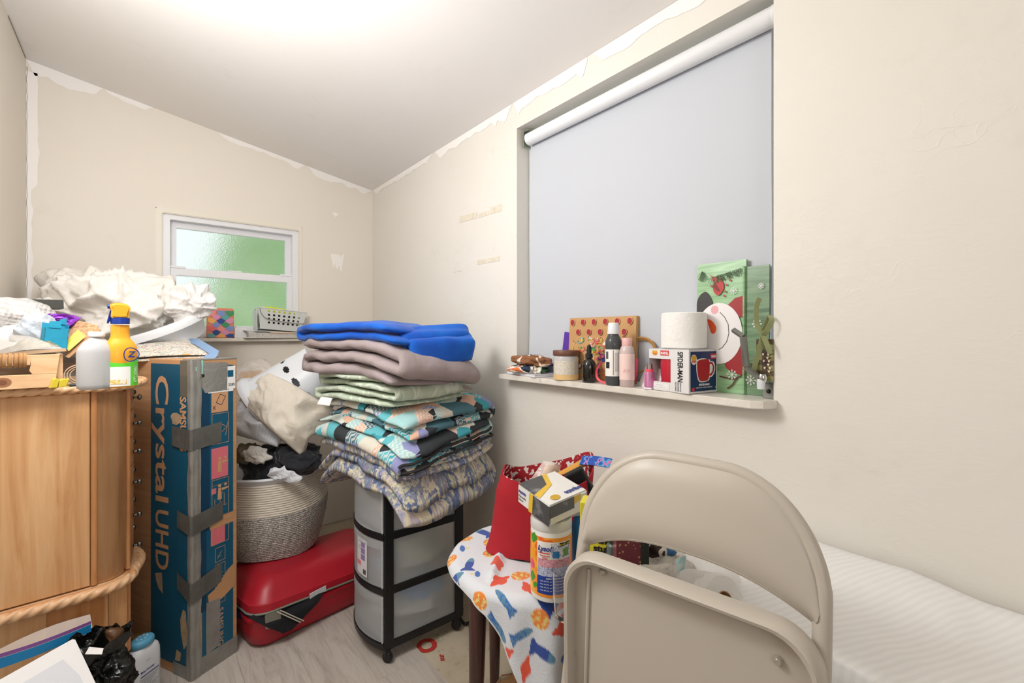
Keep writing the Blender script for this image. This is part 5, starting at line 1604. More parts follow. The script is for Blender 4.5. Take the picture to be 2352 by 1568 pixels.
lo2 = bottle('lotion_bottle', 'pale pink lotion bottle with pink label and cap', [(0, 0), (.021, 0), (.0225, .003), (.0225, .108), (.020, .120), (.0165, .126), (.0145, .128), (0, .128)], M('pale_mauve_lotion', 'cdb9b6', .25), SP(1440, 1.180), rot=R(-52))
obj('label', wrap_band(.0225, .0225, -178, -4, .022, .102), M('pink_label', 'f0d3cd', .5), lo2, smooth=True)
obj('label_print', wrap_band(.0225, .0225, -120, -70, .045, .055, off=.0012), M('pink_fine_print', 'ddb1ac', .6, var=(300, 'f0d3cd', .5, .55)), lo2, smooth=True)
obj('cap', lathe([(0, .127), (.0155, .127), (.016, .129), (.016, .150), (.015, .152), (0, .152)], 28), M('pink_cap', 'e9b6b2', .4), lo2, smooth=40)
# perfume
pf = thing('perfume_bottle', 'small square perfume bottle with pink liquid and silver cap', 'bottle', SP(1492, 1.172), R(12))
k = N('pink_glass'); k.b.inputs['Base Color'].default_value = rgb('f0a3cf'); k.set(Roughness=.06, IOR=1.2); k.b.inputs['Transmission Weight'].default_value = .6
obj('body', bxo(-.015, .015, -.012, .012, .006, .052, .004, 3), k.m, pf, smooth=40)
obj('liquid', bxo(-.0125, .0125, -.0125, -.0118, .01, .034), M('magenta_liquid', 'e676bd', .2), pf)
obj('glass_base', bxo(-.015, .015, -.012, .012, 0, .006, .002), M('pale_glass', 'e7d3dd', .1), pf)
obj('collar', lathe([(0, .052), (.0115, .052), (.0115, .060), (0, .060)], 20), m_pinks, pf, smooth=40)
obj('sprayer', lathe([(0, .060), (.0085, .060), (.0085, .068), (.0075, .069), (.0075, .076), (0, .077)], 20), M('chrome', 'c9cbcd', .12, 1.0), pf, smooth=40)
ribbon('bow_end', [(.010, -.004, .058), (.02, -.004, .062), (.034, 0, .074)], .006, m_pinks, None, pf)
ribbon('bow_end', [(.010, -.006, .057), (.022, -.006, .060), (.036, -.004, .068)], .005, m_pinks, None, pf)
# white ribbed card leaning on the shade
cd = thing('ribbed_card', 'white ribbed plastic card leaning behind the perfume bottle', 'card', SP(1484, 1.20), 0)
cd.rotation_euler = (0, R(24), R(-25))
obj('card_body', bxo(0, .004, -.06, .05, 0, .066, .001), M('white_paper', 'ecebe8'), cd)
for i in range(5):
    for j in range(3): obj('rib', bxo(-.0015, .0005, -.045 + .017 * i, -.038 + .017 * i, .012 + .016 * j, .022 + .016 * j, .0006, 1), M('pale_rib', 'd5d4d2', .6), cd)

# paper bags
kr = N('kraft_paper'); v = kr.coord('Object'); kr.color(kr.ramp(kr.noise(kr.coord('Object', (1, 60, 3)), 3, 3), [(.3, 'bf935f'), (.7, 'cda271')])); kr.set(Roughness=.8); kr.bump(kr.noise(v, 7, 3), .2, .01)
m_kraft = kr.m
def flat_bag(name, label, px0, px1, x, h, mat, t=.012, lean=.02, cat='gift bag', skew=0, z0=0):
    """paper bag pressed flat, standing on the sill and leaning on the shade; local x runs to the right along the window"""
    a, b2 = SP(px0, x), SP(px1, x)
    w_ = (b2 - a).length
    o = thing(name, label, cat, a + Vector((0, 0, z0)), math.atan2(b2.y - a.y, b2.x - a.x))
    o.rotation_euler = (R(-lean), skew, math.atan2(b2.y - a.y, b2.x - a.x))
    def side(dy): 
        def fn(u, v_):
            return (u * w_, dy + .0014 * noise.noise(Vector((u * 3, v_ * 3, dy * 90 + px0))) * sin(pi * v_), v_ * h)
        return fn
    bm = surf(side(0), 12, 16)
    me2 = bpy.data.meshes.new('t'); b3 = surf(side(t), 12, 16); b3.to_mesh(me2); b3.free(); bm.from_mesh(me2); bpy.data.meshes.remove(me2)
    bm.verts.ensure_lookup_table()
    obj('bag_paper', bm, mat, o, smooth=50)
    obj('gusset', bxo(0, .0012, 0, t, 0, h), mat, o)
    obj('gusset', bxo(w_ - .0012, w_, 0, t, 0, h), mat, o)
    return o, w_
FX_, FZ_ = (1, 0, 0), (0, 0, 1)
pbag, pw_ = flat_bag('purple_bag', 'purple gift bag standing behind the dotted kraft bag', 1284, 1312, 1.266, .175, M('purple_paper', '5b35a0', .45), .01, 4)
pbag.rotation_euler = (R(-3), R(7), pbag.rotation_euler.z)
dbag, dw_ = flat_bag('dotted_bag', 'brown kraft bag with red dots and twisted paper handle', 1304, 1457, 1.258, .225, m_kraft, .014, 3)
m_dot = M('deep_red_print', 'a32a34', .6)
m_dotr = M('dot_outline', 'd9b48a', .7)
for r_ in range(5):
    for c_ in range(6):
        u_ = .018 + c_ * .052 - (.022 if r_ % 2 else 0); z_ = .208 - r_ * .036
        if u_ < .004 or u_ > dw_ - .008: continue
        decal('dot', ellipse(.0112, .0125, 20, u_, z_), m_dotr, dbag, (0, -.003, 0), FX_, FZ_)
        decal('dot', ellipse(.0095, .0108, 20, u_, z_), m_dot, dbag, (0, -.0037, 0), FX_, FZ_)
hpts = smooth_path([(dw_ - .004, .004, .150), (dw_ + .03, .006, .152), (dw_ + .062, .006, .135), (dw_ + .074, .006, .105), (dw_ + .072, .006, .075), (dw_ + .05, .006, .052), (dw_ + .01, .006, .040)], 6)
obj('handle', tube(hpts, .0032, 7), M('twisted_paper', 'b98547', .8, bump=(200, .5, .003)), dbag, smooth=True)
hp2 = smooth_path([(dw_ - .002, .010, .143), (dw_ + .03, .012, .146), (dw_ + .058, .012, .130), (dw_ + .070, .012, .10)], 6)
obj('handle', tube(hp2, .0032, 7), M('twisted_paper', 'b98547'), dbag, smooth=True)
cbag, cw_ = flat_bag('confetti_bag', 'kraft gift bag printed with confetti and streamers', 1306, 1428, 1.236, .158, m_kraft, .016, 2)
rg = random.Random(11)
cols = ['e2574f', '2d3a78', '3fae4e', '3cb6c4', 'd6c44a', 'ee7e4a', 'f3efe6', 'e05a86']
mc = [M('confetti_' + c_, c_, .6) for c_ in cols]
for q in range(64):     # curls
    x0, z0, s = rg.uniform(.01, cw_ - .03), rg.uniform(.01, .145), rg.uniform(1.2, 2.0)
    kind = rg.random(); m_ = rg.choice(mc)
    if kind < .45:
        ph = rg.uniform(0, 6.28)
        pth = [(x0 + s * (.004 * cos(a + ph) + .0022 * a), z0 + s * (.004 * sin(a + ph) + .0009 * a)) for a in [i * .5 for i in range(20)]]
        pth = [(min(max(a, .002), cw_ - .002), min(max(b2, .003), .156)) for a, b2 in pth]
        strokes('streamer', [pth], .0026, m_, cbag, (0, -.0028, 0), FX_, FZ_)
    elif kind < .7:
        strokes('streamer', [[(x0 + .011 * cos(a), z0 + .011 * sin(a)) for a in [rg.uniform(0, 3) + i * .25 for i in range(1)] for a in [a + .3 * j for j in range(6)]]], .003, m_, cbag, (0, -.0028, 0), FX_, FZ_)
    else:
        a = rg.uniform(0, 3)
        decal('confetti', [(x0 + .010 * cos(a + b2), z0 + .006 * sin(a + b2) + .003 * cos(b2)) for b2 in (0, 1.2, 3.1, 4.4)], m_, cbag, (0, -.0028, 0), FX_, FZ_)
for q in range(110):
    x0, z0, r_ = rg.uniform(.004, cw_ - .004), rg.uniform(.005, .153), rg.uniform(.0014, .003)
    decal('confetti', ellipse(r_, r_, 8, x0, z0), rg.choice(mc), cbag, (0, -.0026, 0), FX_, FZ_)

# mug box with open window, roll on top
MB_ = Vector((1.150, .656, SILL + .0008))
mb = thing('mug_box', 'white and navy mug gift box with a cut-out window on the sill', 'box', MB_, R(-8.7))
m_bwt = M('white_box_board', 'e2e0df', .45)
HB, LB, DB = .121, .142, .119
# local x = depth toward the shade, local y = toward the far end; left face is x=0
obj('base', bxo(0, DB, 0, LB, 0, .001), m_bwt, mb)
obj('top', bxo(0, DB, 0, LB, HB - .001, HB), m_bwt, mb)
obj('end_panel', bxo(0, DB, 0, .001, 0, HB), m_bwt, mb)
obj('end_panel', bxo(0, DB, LB - .001, LB, .0, HB), M('white_box_inner', 'cfcfd2', .6), mb)
obj('back_panel', bxo(DB - .001, DB, 0, LB, 0, HB), m_bwt, mb)
obj('front_panel', bxo(0, .001, 0, .062, 0, HB), m_bwt, mb)
obj('front_panel', bxo(0, .001, .062, LB, 0, .026), m_bwt, mb)
obj('front_panel', bxo(0, .001, .062, LB, .092, HB), m_bwt, mb)
m_rink = M('red_print', 'd2343a', .5)
m_bluebox = M('navy_box_print', '122a5c', .4, var=(14, '1a4a7a', .55, .75))
lx, lz = (0, -1, 0), (0, 0, 1)          # reading frame on the long face
decal('front_print', rect(-.046, .003, -.026, .0), m_bwt, mb, (0, 0, 0), lx, lz) if False else None
def onleft(s, size, mat, y, z, xd, yd, **kw):
    o = text(s, size, mat, mb, (0, y, z), xd, yd, **kw)
    m_ = frame((-.0003, y, z), xd, yd)
    o.matrix_basis = m_
onleft('SPIDER-MAN', .024, m_ink, .037, .114, (0, 0, -1), (0, -1, 0), bold=.02, width=.083)
for i, s_ in enumerate(('CERAMIC MUG', 'TASSE EN CERAMIQUE', 'TAZA DE CERAMICA')):
    onleft(s_, .006, m_ink, .030 + .008 * i, .030, (0, 0, -1), (0, -1, 0), width=.026)
decal('logo_plate', rect(0, 0, .030, .014), m_rink, mb, (0, .098, .102), lx, lz)
onleft('MARVEL', .011, m_white, .0965, .1048, lx, lz, bold=.03, width=.027); 
decal('logo_plate', [(0, .006), (.004, .014), (.011, .012), (.018, .014), (.022, .006), (.017, .003), (.016, 0), (.006, 0), (.005, .003)], M('logo_yellow', 'e2a92f', .5), mb, (0, .130, .102), lx, lz)
onleft('POP!', .007, m_rink, .126, .1035, lx, lz, bold=.03)
decal('label_strip', rect(0, 0, .07, .016), m_white, mb, (0, .137, .005), lx, lz)
onleft('STONEWARE MUG', .0032, M('grey_print', '8f9096'), .115, .015, lx, lz)
onleft('HAND WASH ONLY  MICROWAVE SAFE', .0028, M('grey_print', '8f9096'), .130, .009, lx, lz)
rx, rz = (1, 0, 0), (0, 0, 1)
decal('end_print', rect(.005, .006, DB - .006, HB - .006), m_bluebox, mb, (0, 0, 0), rx, rz)
mug_o = [(p_.x, p_.y) for p_ in smooth_path([(.036, .092), (.060, .096), (.088, .092), (.090, .088), (.104, .086), (.112, .074), (.110, .056), (.098, .044), (.089, .042), (.084, .034), (.060, .030), (.042, .034), (.034, .055), (.032, .078)], 4, True)]
decal('mug_print', mug_o, m_white, mb, (-.004, 0, 0), rx, rz, lift=.0004)
mug_i = [(p_.x, p_.y) for p_ in smooth_path([(.038, .089), (.060, .093), (.086, .089), (.084, .040), (.060, .033), (.044, .037), (.037, .056), (.035, .078)], 4, True)]
decal('mug_print', mug_i, M('red_mug_print', 'b3202a', .45), mb, (-.004, 0, 0), rx, rz, lift=.0009)
strokes('mug_print', [[(.087, .082), (.098, .082), (.105, .072), (.103, .058), (.094, .050), (.087, .049)]], .006, M('red_mug_print', 'b3202a'), mb, (-.004, 0, 0), rx, rz, lift=.0009)
decal('logo_plate', ellipse(.012, .014, 18, .018, .093), m_white, mb, (0, 0, 0), rx, rz, lift=.0006)
decal('logo_plate', ellipse(.010, .008, 18, .018, .097), M('logo_yellow', 'e2a92f'), mb, (0, 0, 0), rx, rz, lift=.001)
text('POP!', .008, m_rink, mb, (.009, -.0024, .085), rx, rz, bold=.03)
decal('logo_plate', rect(.088, .094, .112, .108), m_rink, mb, (0, 0, 0), rx, rz, lift=.0006)
text('MARVEL', .009, m_white, mb, (.0895, -.0022, .0975), rx, rz, bold=.03, width=.021)
text('SPIDER-MAN', .008, m_white, mb, (.060, -.0016, .021), rx, rz, bold=.03, align='CENTER')
text('CERAMIC MUG  TASSE EN CERAMIQUE', .004, m_white, mb, (.060, -.0016, .0145), rx, rz, align='CENTER')
decal('logo_plate', rect(.009, .008, .020, .016), m_rink, mb, (0, 0, 0), rx, rz, lift=.0006)
text('32', .006, m_white, mb, (.108, -.0016, .012), rx, rz, bold=.03)
rm = thing('red_mug', 'red mug seen through the window of the gift box', 'mug', MB_ + Vector((.055, .075, .003)), 0)
obj('body', lathe([(0, .012), (.030, .012), (.036, .016), (.040, .04), (.041, .07), (.040, .105), (.036, .106), (.036, .02), (0, .018)], 32), M('red_ceramic', 'c02a3c', .15, coat=.3), rm, smooth=40)
obj('handle', tube(smooth_path([(.038, .0, .09), (.056, .0, .085), (.058, 0, .05), (.038, 0, .035)], 5), .006, 8), M('red_ceramic', 'c02a3c'), rm, smooth=True)
tr = thing('toilet_roll', 'white toilet roll standing on the mug box', 'toilet roll', MB_ + Vector((.072, .058, HB + .0005)), 0)
m_tp = M('tissue_white', 'f1efeb', .95, bump=(70, .5, .005))
obj('paper', lathe([(.021, 0), (.058, 0), (.0622, .003), (.0628, .05), (.0622, .100), (.058, .103), (.021, .103), (.021, 0)], 48), m_tp, tr, smooth=50)
obj('core', lathe([(.0208, .001), (.0208, .1035), (.0195, .1035), (.0195, .001), (.0208, .001)], 28), m_card, tr, smooth=True)

# snowman gift bags
kg = N('green_wood_print'); v = kg.coord('Object', (6, 6, 60))
kg.color(kg.ramp(kg.noise(v, 1.2, 4, .6, .6), [(.30, '6f9a6e'), (.5, '93bd8d'), (.7, 'a5cba0')])); kg.set(Roughness=.3)
m_gwood = kg.m
k2 = N('dark_green_wood_print'); v = k2.coord('Object', (6, 6, 60)); k2.color(k2.ramp(k2.noise(v, 1.2, 4, .6, .6), [(.30, '4f6f54'), (.5, '6f8f6c'), (.7, '7d9a78')])); k2.set(Roughness=.3)
g2, g2w = flat_bag('green_bag', 'dark green wood-grain gift bag with snowflakes behind the snowman bag', 1700, 1766, 1.270, .345, k2.m, .006, .5)
sb, sw = flat_bag('snowman_bag', 'pale green gift bag with a snowman and red bird, standing on its side', 1600, 1712, 1.266, .366, m_gwood, .009, 0.8)
def sd(name, pts, mat, lift=0, bag=None): return decal(name, pts, mat, bag or sb, (0, -.0034, 0), FX_, FZ_, .0003, lift)
m_snow = M('snow_white_print', 'e8e4e4', .4)
def clipx(pts, w): return [(min(max(a, .001), w - .001), b2) for a, b2 in pts]
sd('snowman_hat', clipx([(p_.x, p_.y) for p_ in smooth_path([(.0, .250), (.010, .275), (.028, .285), (.042, .268), (.046, .248), (.02, .225), (.0, .21)], 4, True)], sw), M('charcoal_print', '2c2a2a', .45))
sd('snowman_scarf', clipx([(p_.x, p_.y) for p_ in smooth_path([(.085, .075), (.095, .11), (.112, .13), (sw, .15), (sw, .06), (.11, .058)], 3, True)], sw), M('scarf_red_print', '9c2328', .45))
sd('snowman_mitten', clipx([(.088, .240), (.112, .262), (sw, .268), (sw, .21), (.115, .21)], sw), M('scarf_red_print', '9c2328'))
sd('snowman_head', clipx(ellipse(.066, .086, 40, .066, .165), sw), m_snow, .0003)
sd('snowman_nose', [(p_.x, p_.y) for p_ in smooth_path([(.034, .205), (.048, .200), (.060, .182), (.056, .166), (.046, .166), (.040, .182)], 4, True)], M('carrot_print', 'e0562a', .4), .0006)
sd('snowman_cheek', ellipse(.011, .012, 20, .055, .232), M('cheek_print', 'e4a9b0', .5), .0006)
for (a, b2) in ((.026, .213), (.022, .152)): sd('snowman_eye', ellipse(.0042, .0038, 12, a, b2), m_ink, .0006)
strokes('snowman_mouth', [[(.070, .225), (.084, .21), (.094, .19), (.096, .165), (.090, .142), (.078, .126), (.068, .12)]], .0016, M('charcoal_print', '2c2a2a'), sb, (0, -.0042, 0), FX_, FZ_)
# red bird and pine twig
m_bird = M('bird_red_print', 'b5302c', .45)
sd('bird', [(p_.x, p_.y) for p_ in smooth_path([(.036, .335), (.052, .326), (.068, .325), (.078, .308), (.080, .290), (.066, .272), (.052, .283), (.050, .300), (.054, .318)], 3, True)], m_bird, .0003)
sd('bird', [(.048, .300), (.060, .286), (.072, .282), (.056, .312)], M('bird_dark_print', '7d1f20', .5), .0006)
nd = []
rg = random.Random(3)
for i in range(70):
    t_ = rg.random(); bx0, bz0 = .045 + .085 * t_, .342 - .018 * (1 - t_) + rg.uniform(-.002, .002)
    a = rg.uniform(-2.9, -.4)
    nd.append([(bx0, bz0), (min(bx0 + .018 * cos(a), sw - .001), bz0 + .020 * sin(a))])
for i in range(16):
    a = rg.uniform(-2.6, -.6); nd.append([(.018, .345), (max(.002, .018 + .02 * cos(a)), .345 + .03 * sin(a))])
strokes('pine_needles', nd, .0011, M('pine_green_print', '37562f', .5), sb, (0, -.0040, 0), FX_, FZ_)
for (a, b2) in ((.045, .300), (.048, .318), (.085, .282), (.088, .30), (.098, .312), (.082, .27)): sd('berry', ellipse(.003, .003, 10, a, b2), m_bird, .0008)
def flake(bag, x0, z0, r_):
    L_ = []
    for i in range(8):
        a = pi * i / 4
        L_.append([(x0, z0), (x0 + r_ * cos(a), z0 + r_ * sin(a))])
        q = Vector((x0 + r_ * .62 * cos(a), z0 + r_ * .62 * sin(a)))
        for s_ in (-.6, .6): L_.append([(q.x, q.y), (q.x + r_ * .3 * cos(a + s_), q.y + r_ * .3 * sin(a + s_))])
    strokes('snowflake', L_, .0012, m_snow, bag, (0, -.0038, 0), FX_, FZ_)
flake(sb, .105, .052, .014); flake(sb, .108, .282, .010); flake(sb, .035, .06, .012)
strokes('branch', [[(.07, .045), (.10, .040), (.115, .042), (sw - .001, .055)], [(.118, .043), (.105, .022), (.092, .012)]], .004, M('branch_print', '5a2f28', .5), sb, (0, -.0036, 0), FX_, FZ_)
for (a, b2, c2) in ((.030, .04, .014), (.045, .19, .013), (.055, .29, .008)): flake(g2, a, b2, c2)
obj('fold', tube([(sw - .004, -.002, .002), (sw - .004, -.004, .347)], .003, 8), m_gwood, sb, smooth=True)
# plaid bag with ribbon and pinecone tag at the end of the sill
kp = N('olive_plaid'); v = kp.coord('Object', (1, 1, 1)); sx = kp.n('ShaderNodeSeparateXYZ'); kp.l(v, sx.inputs[0])
a1 = kp.ramp(kp.math('FRACT', kp.math('MULTIPLY', sx.outputs[0], 38)), [(0, '000000'), (.5, 'ffffff')], 'CONSTANT')
a2 = kp.ramp(kp.math('FRACT', kp.math('MULTIPLY', sx.outputs[2], 38)), [(0, '000000'), (.5, 'ffffff')], 'CONSTANT')
kp.color(kp.ramp(kp.math('MULTIPLY', kp.math('ADD', a1, a2), .5), [(0, '8f8a55'), (.4, '5a4c2c'), (.9, '3a2f1c')], 'CONSTANT')); kp.set(Roughness=.6)
pl, plw = flat_bag('plaid_bag', 'small olive plaid gift bag with pinecone print and ribbon at the sill end', 1737, 1775, 1.215, .105, kp.m, .02, 0, z0=.045)
pc = []
rg = random.Random(8)
for r_ in range(6):
    for c_ in range(5): pc.append((.018 + .006 * c_ + (.003 if r_ % 2 else 0) + r_ * .001, .068 - .0085 * r_))
for i, (a, b2) in enumerate(pc):
    if a < plw - .004: decal('pinecone_scale', [(a - .003, b2), (a, b2 + .0022), (a + .003, b2), (a, b2 - .004)], M('pinecone_dark', '4a1f1c', .5) if i % 2 else M('pinecone_tip', 'e3d3c6', .5), pl, (0, -.0036, 0), FX_, FZ_)
m_rib = M('sage_green_satin', '8f9668', .35, sheen=.3)
rbn = thing('ribbon_bow', 'sage green satin ribbon bow hanging over the plaid bag', 'ribbon', SP(1752, 1.20, SILL + .16), 0)
for pts in ([(0, 0, 0), (.01, .018, .03), (.015, .022, .07), (.02, .016, .095)], [(0, 0, 0), (-.005, -.012, .012), (.0, -.02, .035), (.008, -.012, .045), (.004, 0, .012)],
            [(0, 0, 0), (-.006, .004, -.03), (-.008, .012, -.06), (-.004, .020, -.085), (0, .024, -.07)], [(0, 0, 0), (-.004, -.012, -.025), (-.002, -.018, -.045)]):
    ribbon('ribbon_tail', pts, .013, m_rib, None, rbn, 6, (0, 0, 0), None)
# bracket under the plaid bag and grey crank handle
m_alu = M('grey_cast_metal', '8b8d88', .35, .6)
crk = thing('crank_handle', 'grey metal window crank handle leaning at the end of the sill', 'handle')
c0 = [P(1684, 757, 1.18), P(1707, 773, 1.16), P(1714, 842, 1.155), P(1741, 866, 1.145)]
obj('arm', tube([c0[0], c0[1]], .010, 4, flat=.7), m_alu, crk)
obj('arm', tube([c0[1], c0[2]], .011, 4, flat=.8), m_alu, crk)
obj('arm', tube([c0[2], c0[3]], [.012, .008], 4, flat=.8), m_alu, crk)
obj('knob', lathe([(0, -.012), (.009, -.010), (.012, 0), (.009, .010), (0, .012)], 16), M('chrome', 'c9cbcd'), crk, P(1751, 868, 1.14), smooth=True)
obj('stud', lathe([(0, 0), (.009, 0), (.010, .02), (.008, .026), (0, .026)], 14), M('white_plastic', 'e6e7ea'), crk, P(1748, 893, 1.14), smooth=40)
wl_ = thing('window_latch', 'small grey steel latch plate in the corner of the sill', 'latch', SP(1766, 1.235), R(-90))
obj('plate', bxo(-.014, .014, -.002, .002, 0, .040, .001), m_alu, wl_)
obj('screw', lathe([(0, 0), (.006, 0), (.004, .004), (0, .005)], 12), M('black_plastic', '17171a'), wl_, (0, -.002, .018), (pi / 2, 0, 0), smooth=True)

# ------------------------------------------------------------------ things on the small window sill
def BP(px, y, z=BZ0 + .0005):
    p = PY(px, 770, y); p.z = z
    return p
tin = thing('scallop_pouch', 'tin printed with colourful scallops standing on the small sill', 'tin', BP(506, 2.975), R(6))
tw = .128
obj('tin_body', prism(rrect(tw, .165, .014, 5, 0, .0825), -.012, .012, .003, 2, 'xz'), M('orange_tin', 'df8a6a', .4), tin, smooth=40)
sc_cols = ['e98f86', '2d4a86', '7f8fc0', 'd98fb0', '3f8f5f', '5fa3a0', 'e06a6a', 'e9a95a']
rg = random.Random(6)
for r_ in range(7):
    for c_ in range(3):
        cx0 = -.043 + .043 * c_ + (.0215 if r_ % 2 else 0); zt = .150 - .021 * r_
        if abs(cx0) > .052: continue
        pts = [(cx0 + .021, zt)] + [(cx0 + .021 * cos(a), zt - .030 * sin(a)) for a in [pi * i / 10 for i in range(11)]]
        pts = [(max(-tw / 2 + .003, min(tw / 2 - .003, a)), max(.003, b2)) for a, b2 in pts[1:]]
        decal('scallop', pts, M('scallop_' + sc_cols[(r_ * 3 + c_ * 2 + r_ // 2) % 8], sc_cols[(r_ * 3 + c_ * 2 + r_ // 2) % 8], .45), tin, (0, -.012, 0), (1, 0, 0), (0, 0, 1), lift=.0004 * (7 - r_))
tag(obj('white_box', bxo(-.03, .03, -.02, .02, 0, .055, .002), m_bwt, None, BP(551, 2.99), (0, 0, R(4))), 'small plain white box beside the scallop tin', 'box')
bd = thing('binder', 'pale binder of papers lying under the perforated basket', 'binder', BP(626, 2.955), R(3))
m_bind = M('pale_binder_board', 'ddd8d0', .5)
obj('cover', bxo(-.15, .15, -.03, .05, 0, .003, .001), m_bind, bd)
obj('papers', bxo(-.13, .145, -.027, .05, .003, .03), M('paper_stack', 'c9c3ba', .8, var=(200, 'b5aea5', .45, .55)), bd, rot=(0, 0, 0))
obj('cover', bxo(-.15, .15, -.03, .05, .030, .034, .001), m_bind, bd, (0, 0, .004), (0, R(2.5), 0))
obj('label_strip', bxo(-.02, .13, -.0315, -.030, .026, .034), M('tan_label', 'd6b79c', .6), bd)
pbk = thing('perforated_basket', 'translucent perforated plastic basket with wire handles on the small sill', 'basket', BP(638, 2.955, BZ0 + .043), R(2))
pbk.rotation_euler = (R(-4), R(5), R(3))
k = N('milky_plastic'); k.b.inputs['Base Color'].default_value = rgb('e3e5e1'); k.set(Roughness=.35, IOR=1.15); k.b.inputs['Transmission Weight'].default_value = .25
m_milk = k.m
def perf_face(w0, w1, h, nx, nz):
    bm = bmesh.new()
    # grid with holes: columns alternate solid / hole
    xs = [0]; zs_ = [0, .022]
    for i in range(nx): xs += [xs[-1] + .55, xs[-1] + 1.0]
    xs = [(-.5 + .12 + (q / (nx + .0)) * .76) for q in xs] + []
    xs = [-.5] + xs + [.5]
    for j in range(nz): zs_ += [zs_[-1] + .011, zs_[-1] + .022]
    zs_.append(h)
    def vx(a, z): return bm.verts.new(((w0 + (w1 - w0) * z / h) * a, 0, z))
    g = [[vx(a, z) for z in zs_] for a in xs]
    for i in range(len(xs) - 1):
        for j in range(len(zs_) - 1):
            if i >= 2 and i % 2 == 0 and i < len(xs) - 2 and j >= 2 and j % 2 == 0 and j < len(zs_) - 1 and j // 2 <= nz: continue
            bm.faces.new((g[i][j], g[i + 1][j], g[i + 1][j + 1], g[i][j + 1]))
    thicken(bm, .002)
    return bm
obj('front_wall', perf_face(.225, .262, .118, 7, 4), m_milk, pbk, (.01, -.035, 0), (R(6), 0, 0))
obj('rear_wall', bxo(-.115, .13, .045, .047, 0, .118), m_milk, pbk)
obj('side_wall', bxo(-.118, -.115, -.036, .046, 0, .118), m_milk, pbk, rot=(0, R(-6), 0))
obj('side_wall', bxo(.128, .131, -.036, .046, 0, .118), m_milk, pbk, rot=(0, R(6), 0))
obj('basket_floor', bxo(-.115, .128, -.034, .046, 0, .002), m_milk, pbk)
m_wire = M('grey_wire', '9c9c98', .3, .7)
obj('wire_handle', tube(smooth_path([(-.115, -.046, .118), (-.105, -.05, .085), (-.075, -.052, .058), (.0, -.052, .050), (.10, -.052, .048), (.135, -.05, .055), (.14, -.046, .085)], 5), .0022, 6), m_wire, pbk, smooth=True)
obj('rim', tube([(-.121, -.048, .118), (.141, -.048, .118), (.141, .048, .118), (-.121, .048, .118)], .003, 6, True), m_milk, pbk, smooth=True)
tag(obj('yellow_folder', prism([(p_.x, p_.y) for p_ in smooth_path([(-.09, .0), (-.06, .012), (.0, .012), (.08, .0), (.08, -.02), (-.09, -.02)], 3, True)], 0, .004, .0008, 1, 'xz'), M('lime_yellow_plastic', 'd6e02c', .4), None, BP(640, 2.96, BZ0 + .165), (0, R(5), R(3))), 'lime yellow plastic sheet sticking out of the perforated basket', 'plastic sheet')
tag(obj('dark_toiletry_bag', bxo(-.095, .105, -.016, .04, .004, .100, .02, 3), M('black_nylon_bag', '191a1c', .8), None, BP(638, 2.958, BZ0 + .045), (R(-4), R(5), R(3)), smooth=40), 'black toiletry bag seen through the holes of the perforated basket', 'bag')  # added block, its black stands for the shade behind the basket holes
# ------------------------------------------------------------------ round stool with a printed fleece
STC = Vector((.935, 1.04, 0))
SZ = .528
st = thing('wooden_stool', 'round wooden stool with turned dark red legs under the space-print fleece', 'stool', STC, R(-2))
k = N('mahogany'); v = k.coord('Object', (20, 20, 2)); k.color(k.ramp(k.noise(v, 1.2, 4, .6, .8), [(.3, '2e100a'), (.6, '451a10'), (.8, '552214')])); k.set(Roughness=.22); k.b.inputs['Coat Weight'].default_value = .4
m_mah = k.m
obj('seat', lathe([(0, -.03), (.20, -.03), (.222, -.022), (.225, -.010), (.218, 0), (0, 0)], 48), m_mah, st, (0, 0, SZ), smooth=40)
for i in range(4):
    a = R(180 + 90 * i)
    t_, b_ = Vector((.205 * cos(a), .205 * sin(a), SZ - .02)), Vector((.215 * cos(a), .215 * sin(a), 0))
    obj('leg', tube([t_.lerp(b_, q / 10) for q in range(11)], [.027 - .011 * (q / 10) for q in range(11)], 18), m_mah, st, smooth=True)
# fleece: a sheet lying on the seat, barely over the left edge and falling long at the near right
Rs = .228
def drop_at(ph):
    key = [(60, .03), (120, .04), (165, .05), (188, .06), (198, .085), (207, .13), (216, .19), (226, .27), (238, .36), (260, .42), (300, .40), (420, .03)]
    for (a, x), (b, y) in zip(key, key[1:]):
        if a <= ph <= b: return x + (y - x) * (ph - a) / (b - a)
    return .03
def fl_flat(u, v_):
    ph = 60 + 360 * v_
    r = u * (Rs + drop_at(ph))
    return R(ph), r
def fl_fn(u, v_):
    ang, r = fl_flat(u, v_)
    z = .012
    rr = r
    if r > Rs:
        over = r - Rs; lim = .05
        th = min(over, lim) / lim * (pi / 2 - .08)
        rr = Rs + lim * .64 * sin(th); z -= lim * .64 * (1 - cos(th))
        if over > lim: z -= (over - lim) * .985; rr += (over - lim) * .10
        rip = min(1, over / .16) * min(1, drop_at(math.degrees(ang)) / .15)
        rr += rip * (.020 * sin(ang * 8 + .6) + .010 * sin(ang * 15 + 2))
    p = Vector((rr * cos(ang), rr * sin(ang), z))
    p += nv3(p, 9, 4) * .006 * min(1, r / .05)
    d1 = p.x * .64 - p.y * .77            # a soft fold across the seat
    f_ = math.exp(-((d1 + .095) / .016) ** 2)
    if r < Rs: p.z += .016 * f_ * min(1, (Rs - r) / .04)
    if p.x > .262: p.x = .262
    return p
nu, nv_ = 150, 760
bm = surf(fl_fn, nu, nv_)
fl_me = bpy.data.meshes.new('fleece')
bm.to_mesh(fl_me); bm.free()
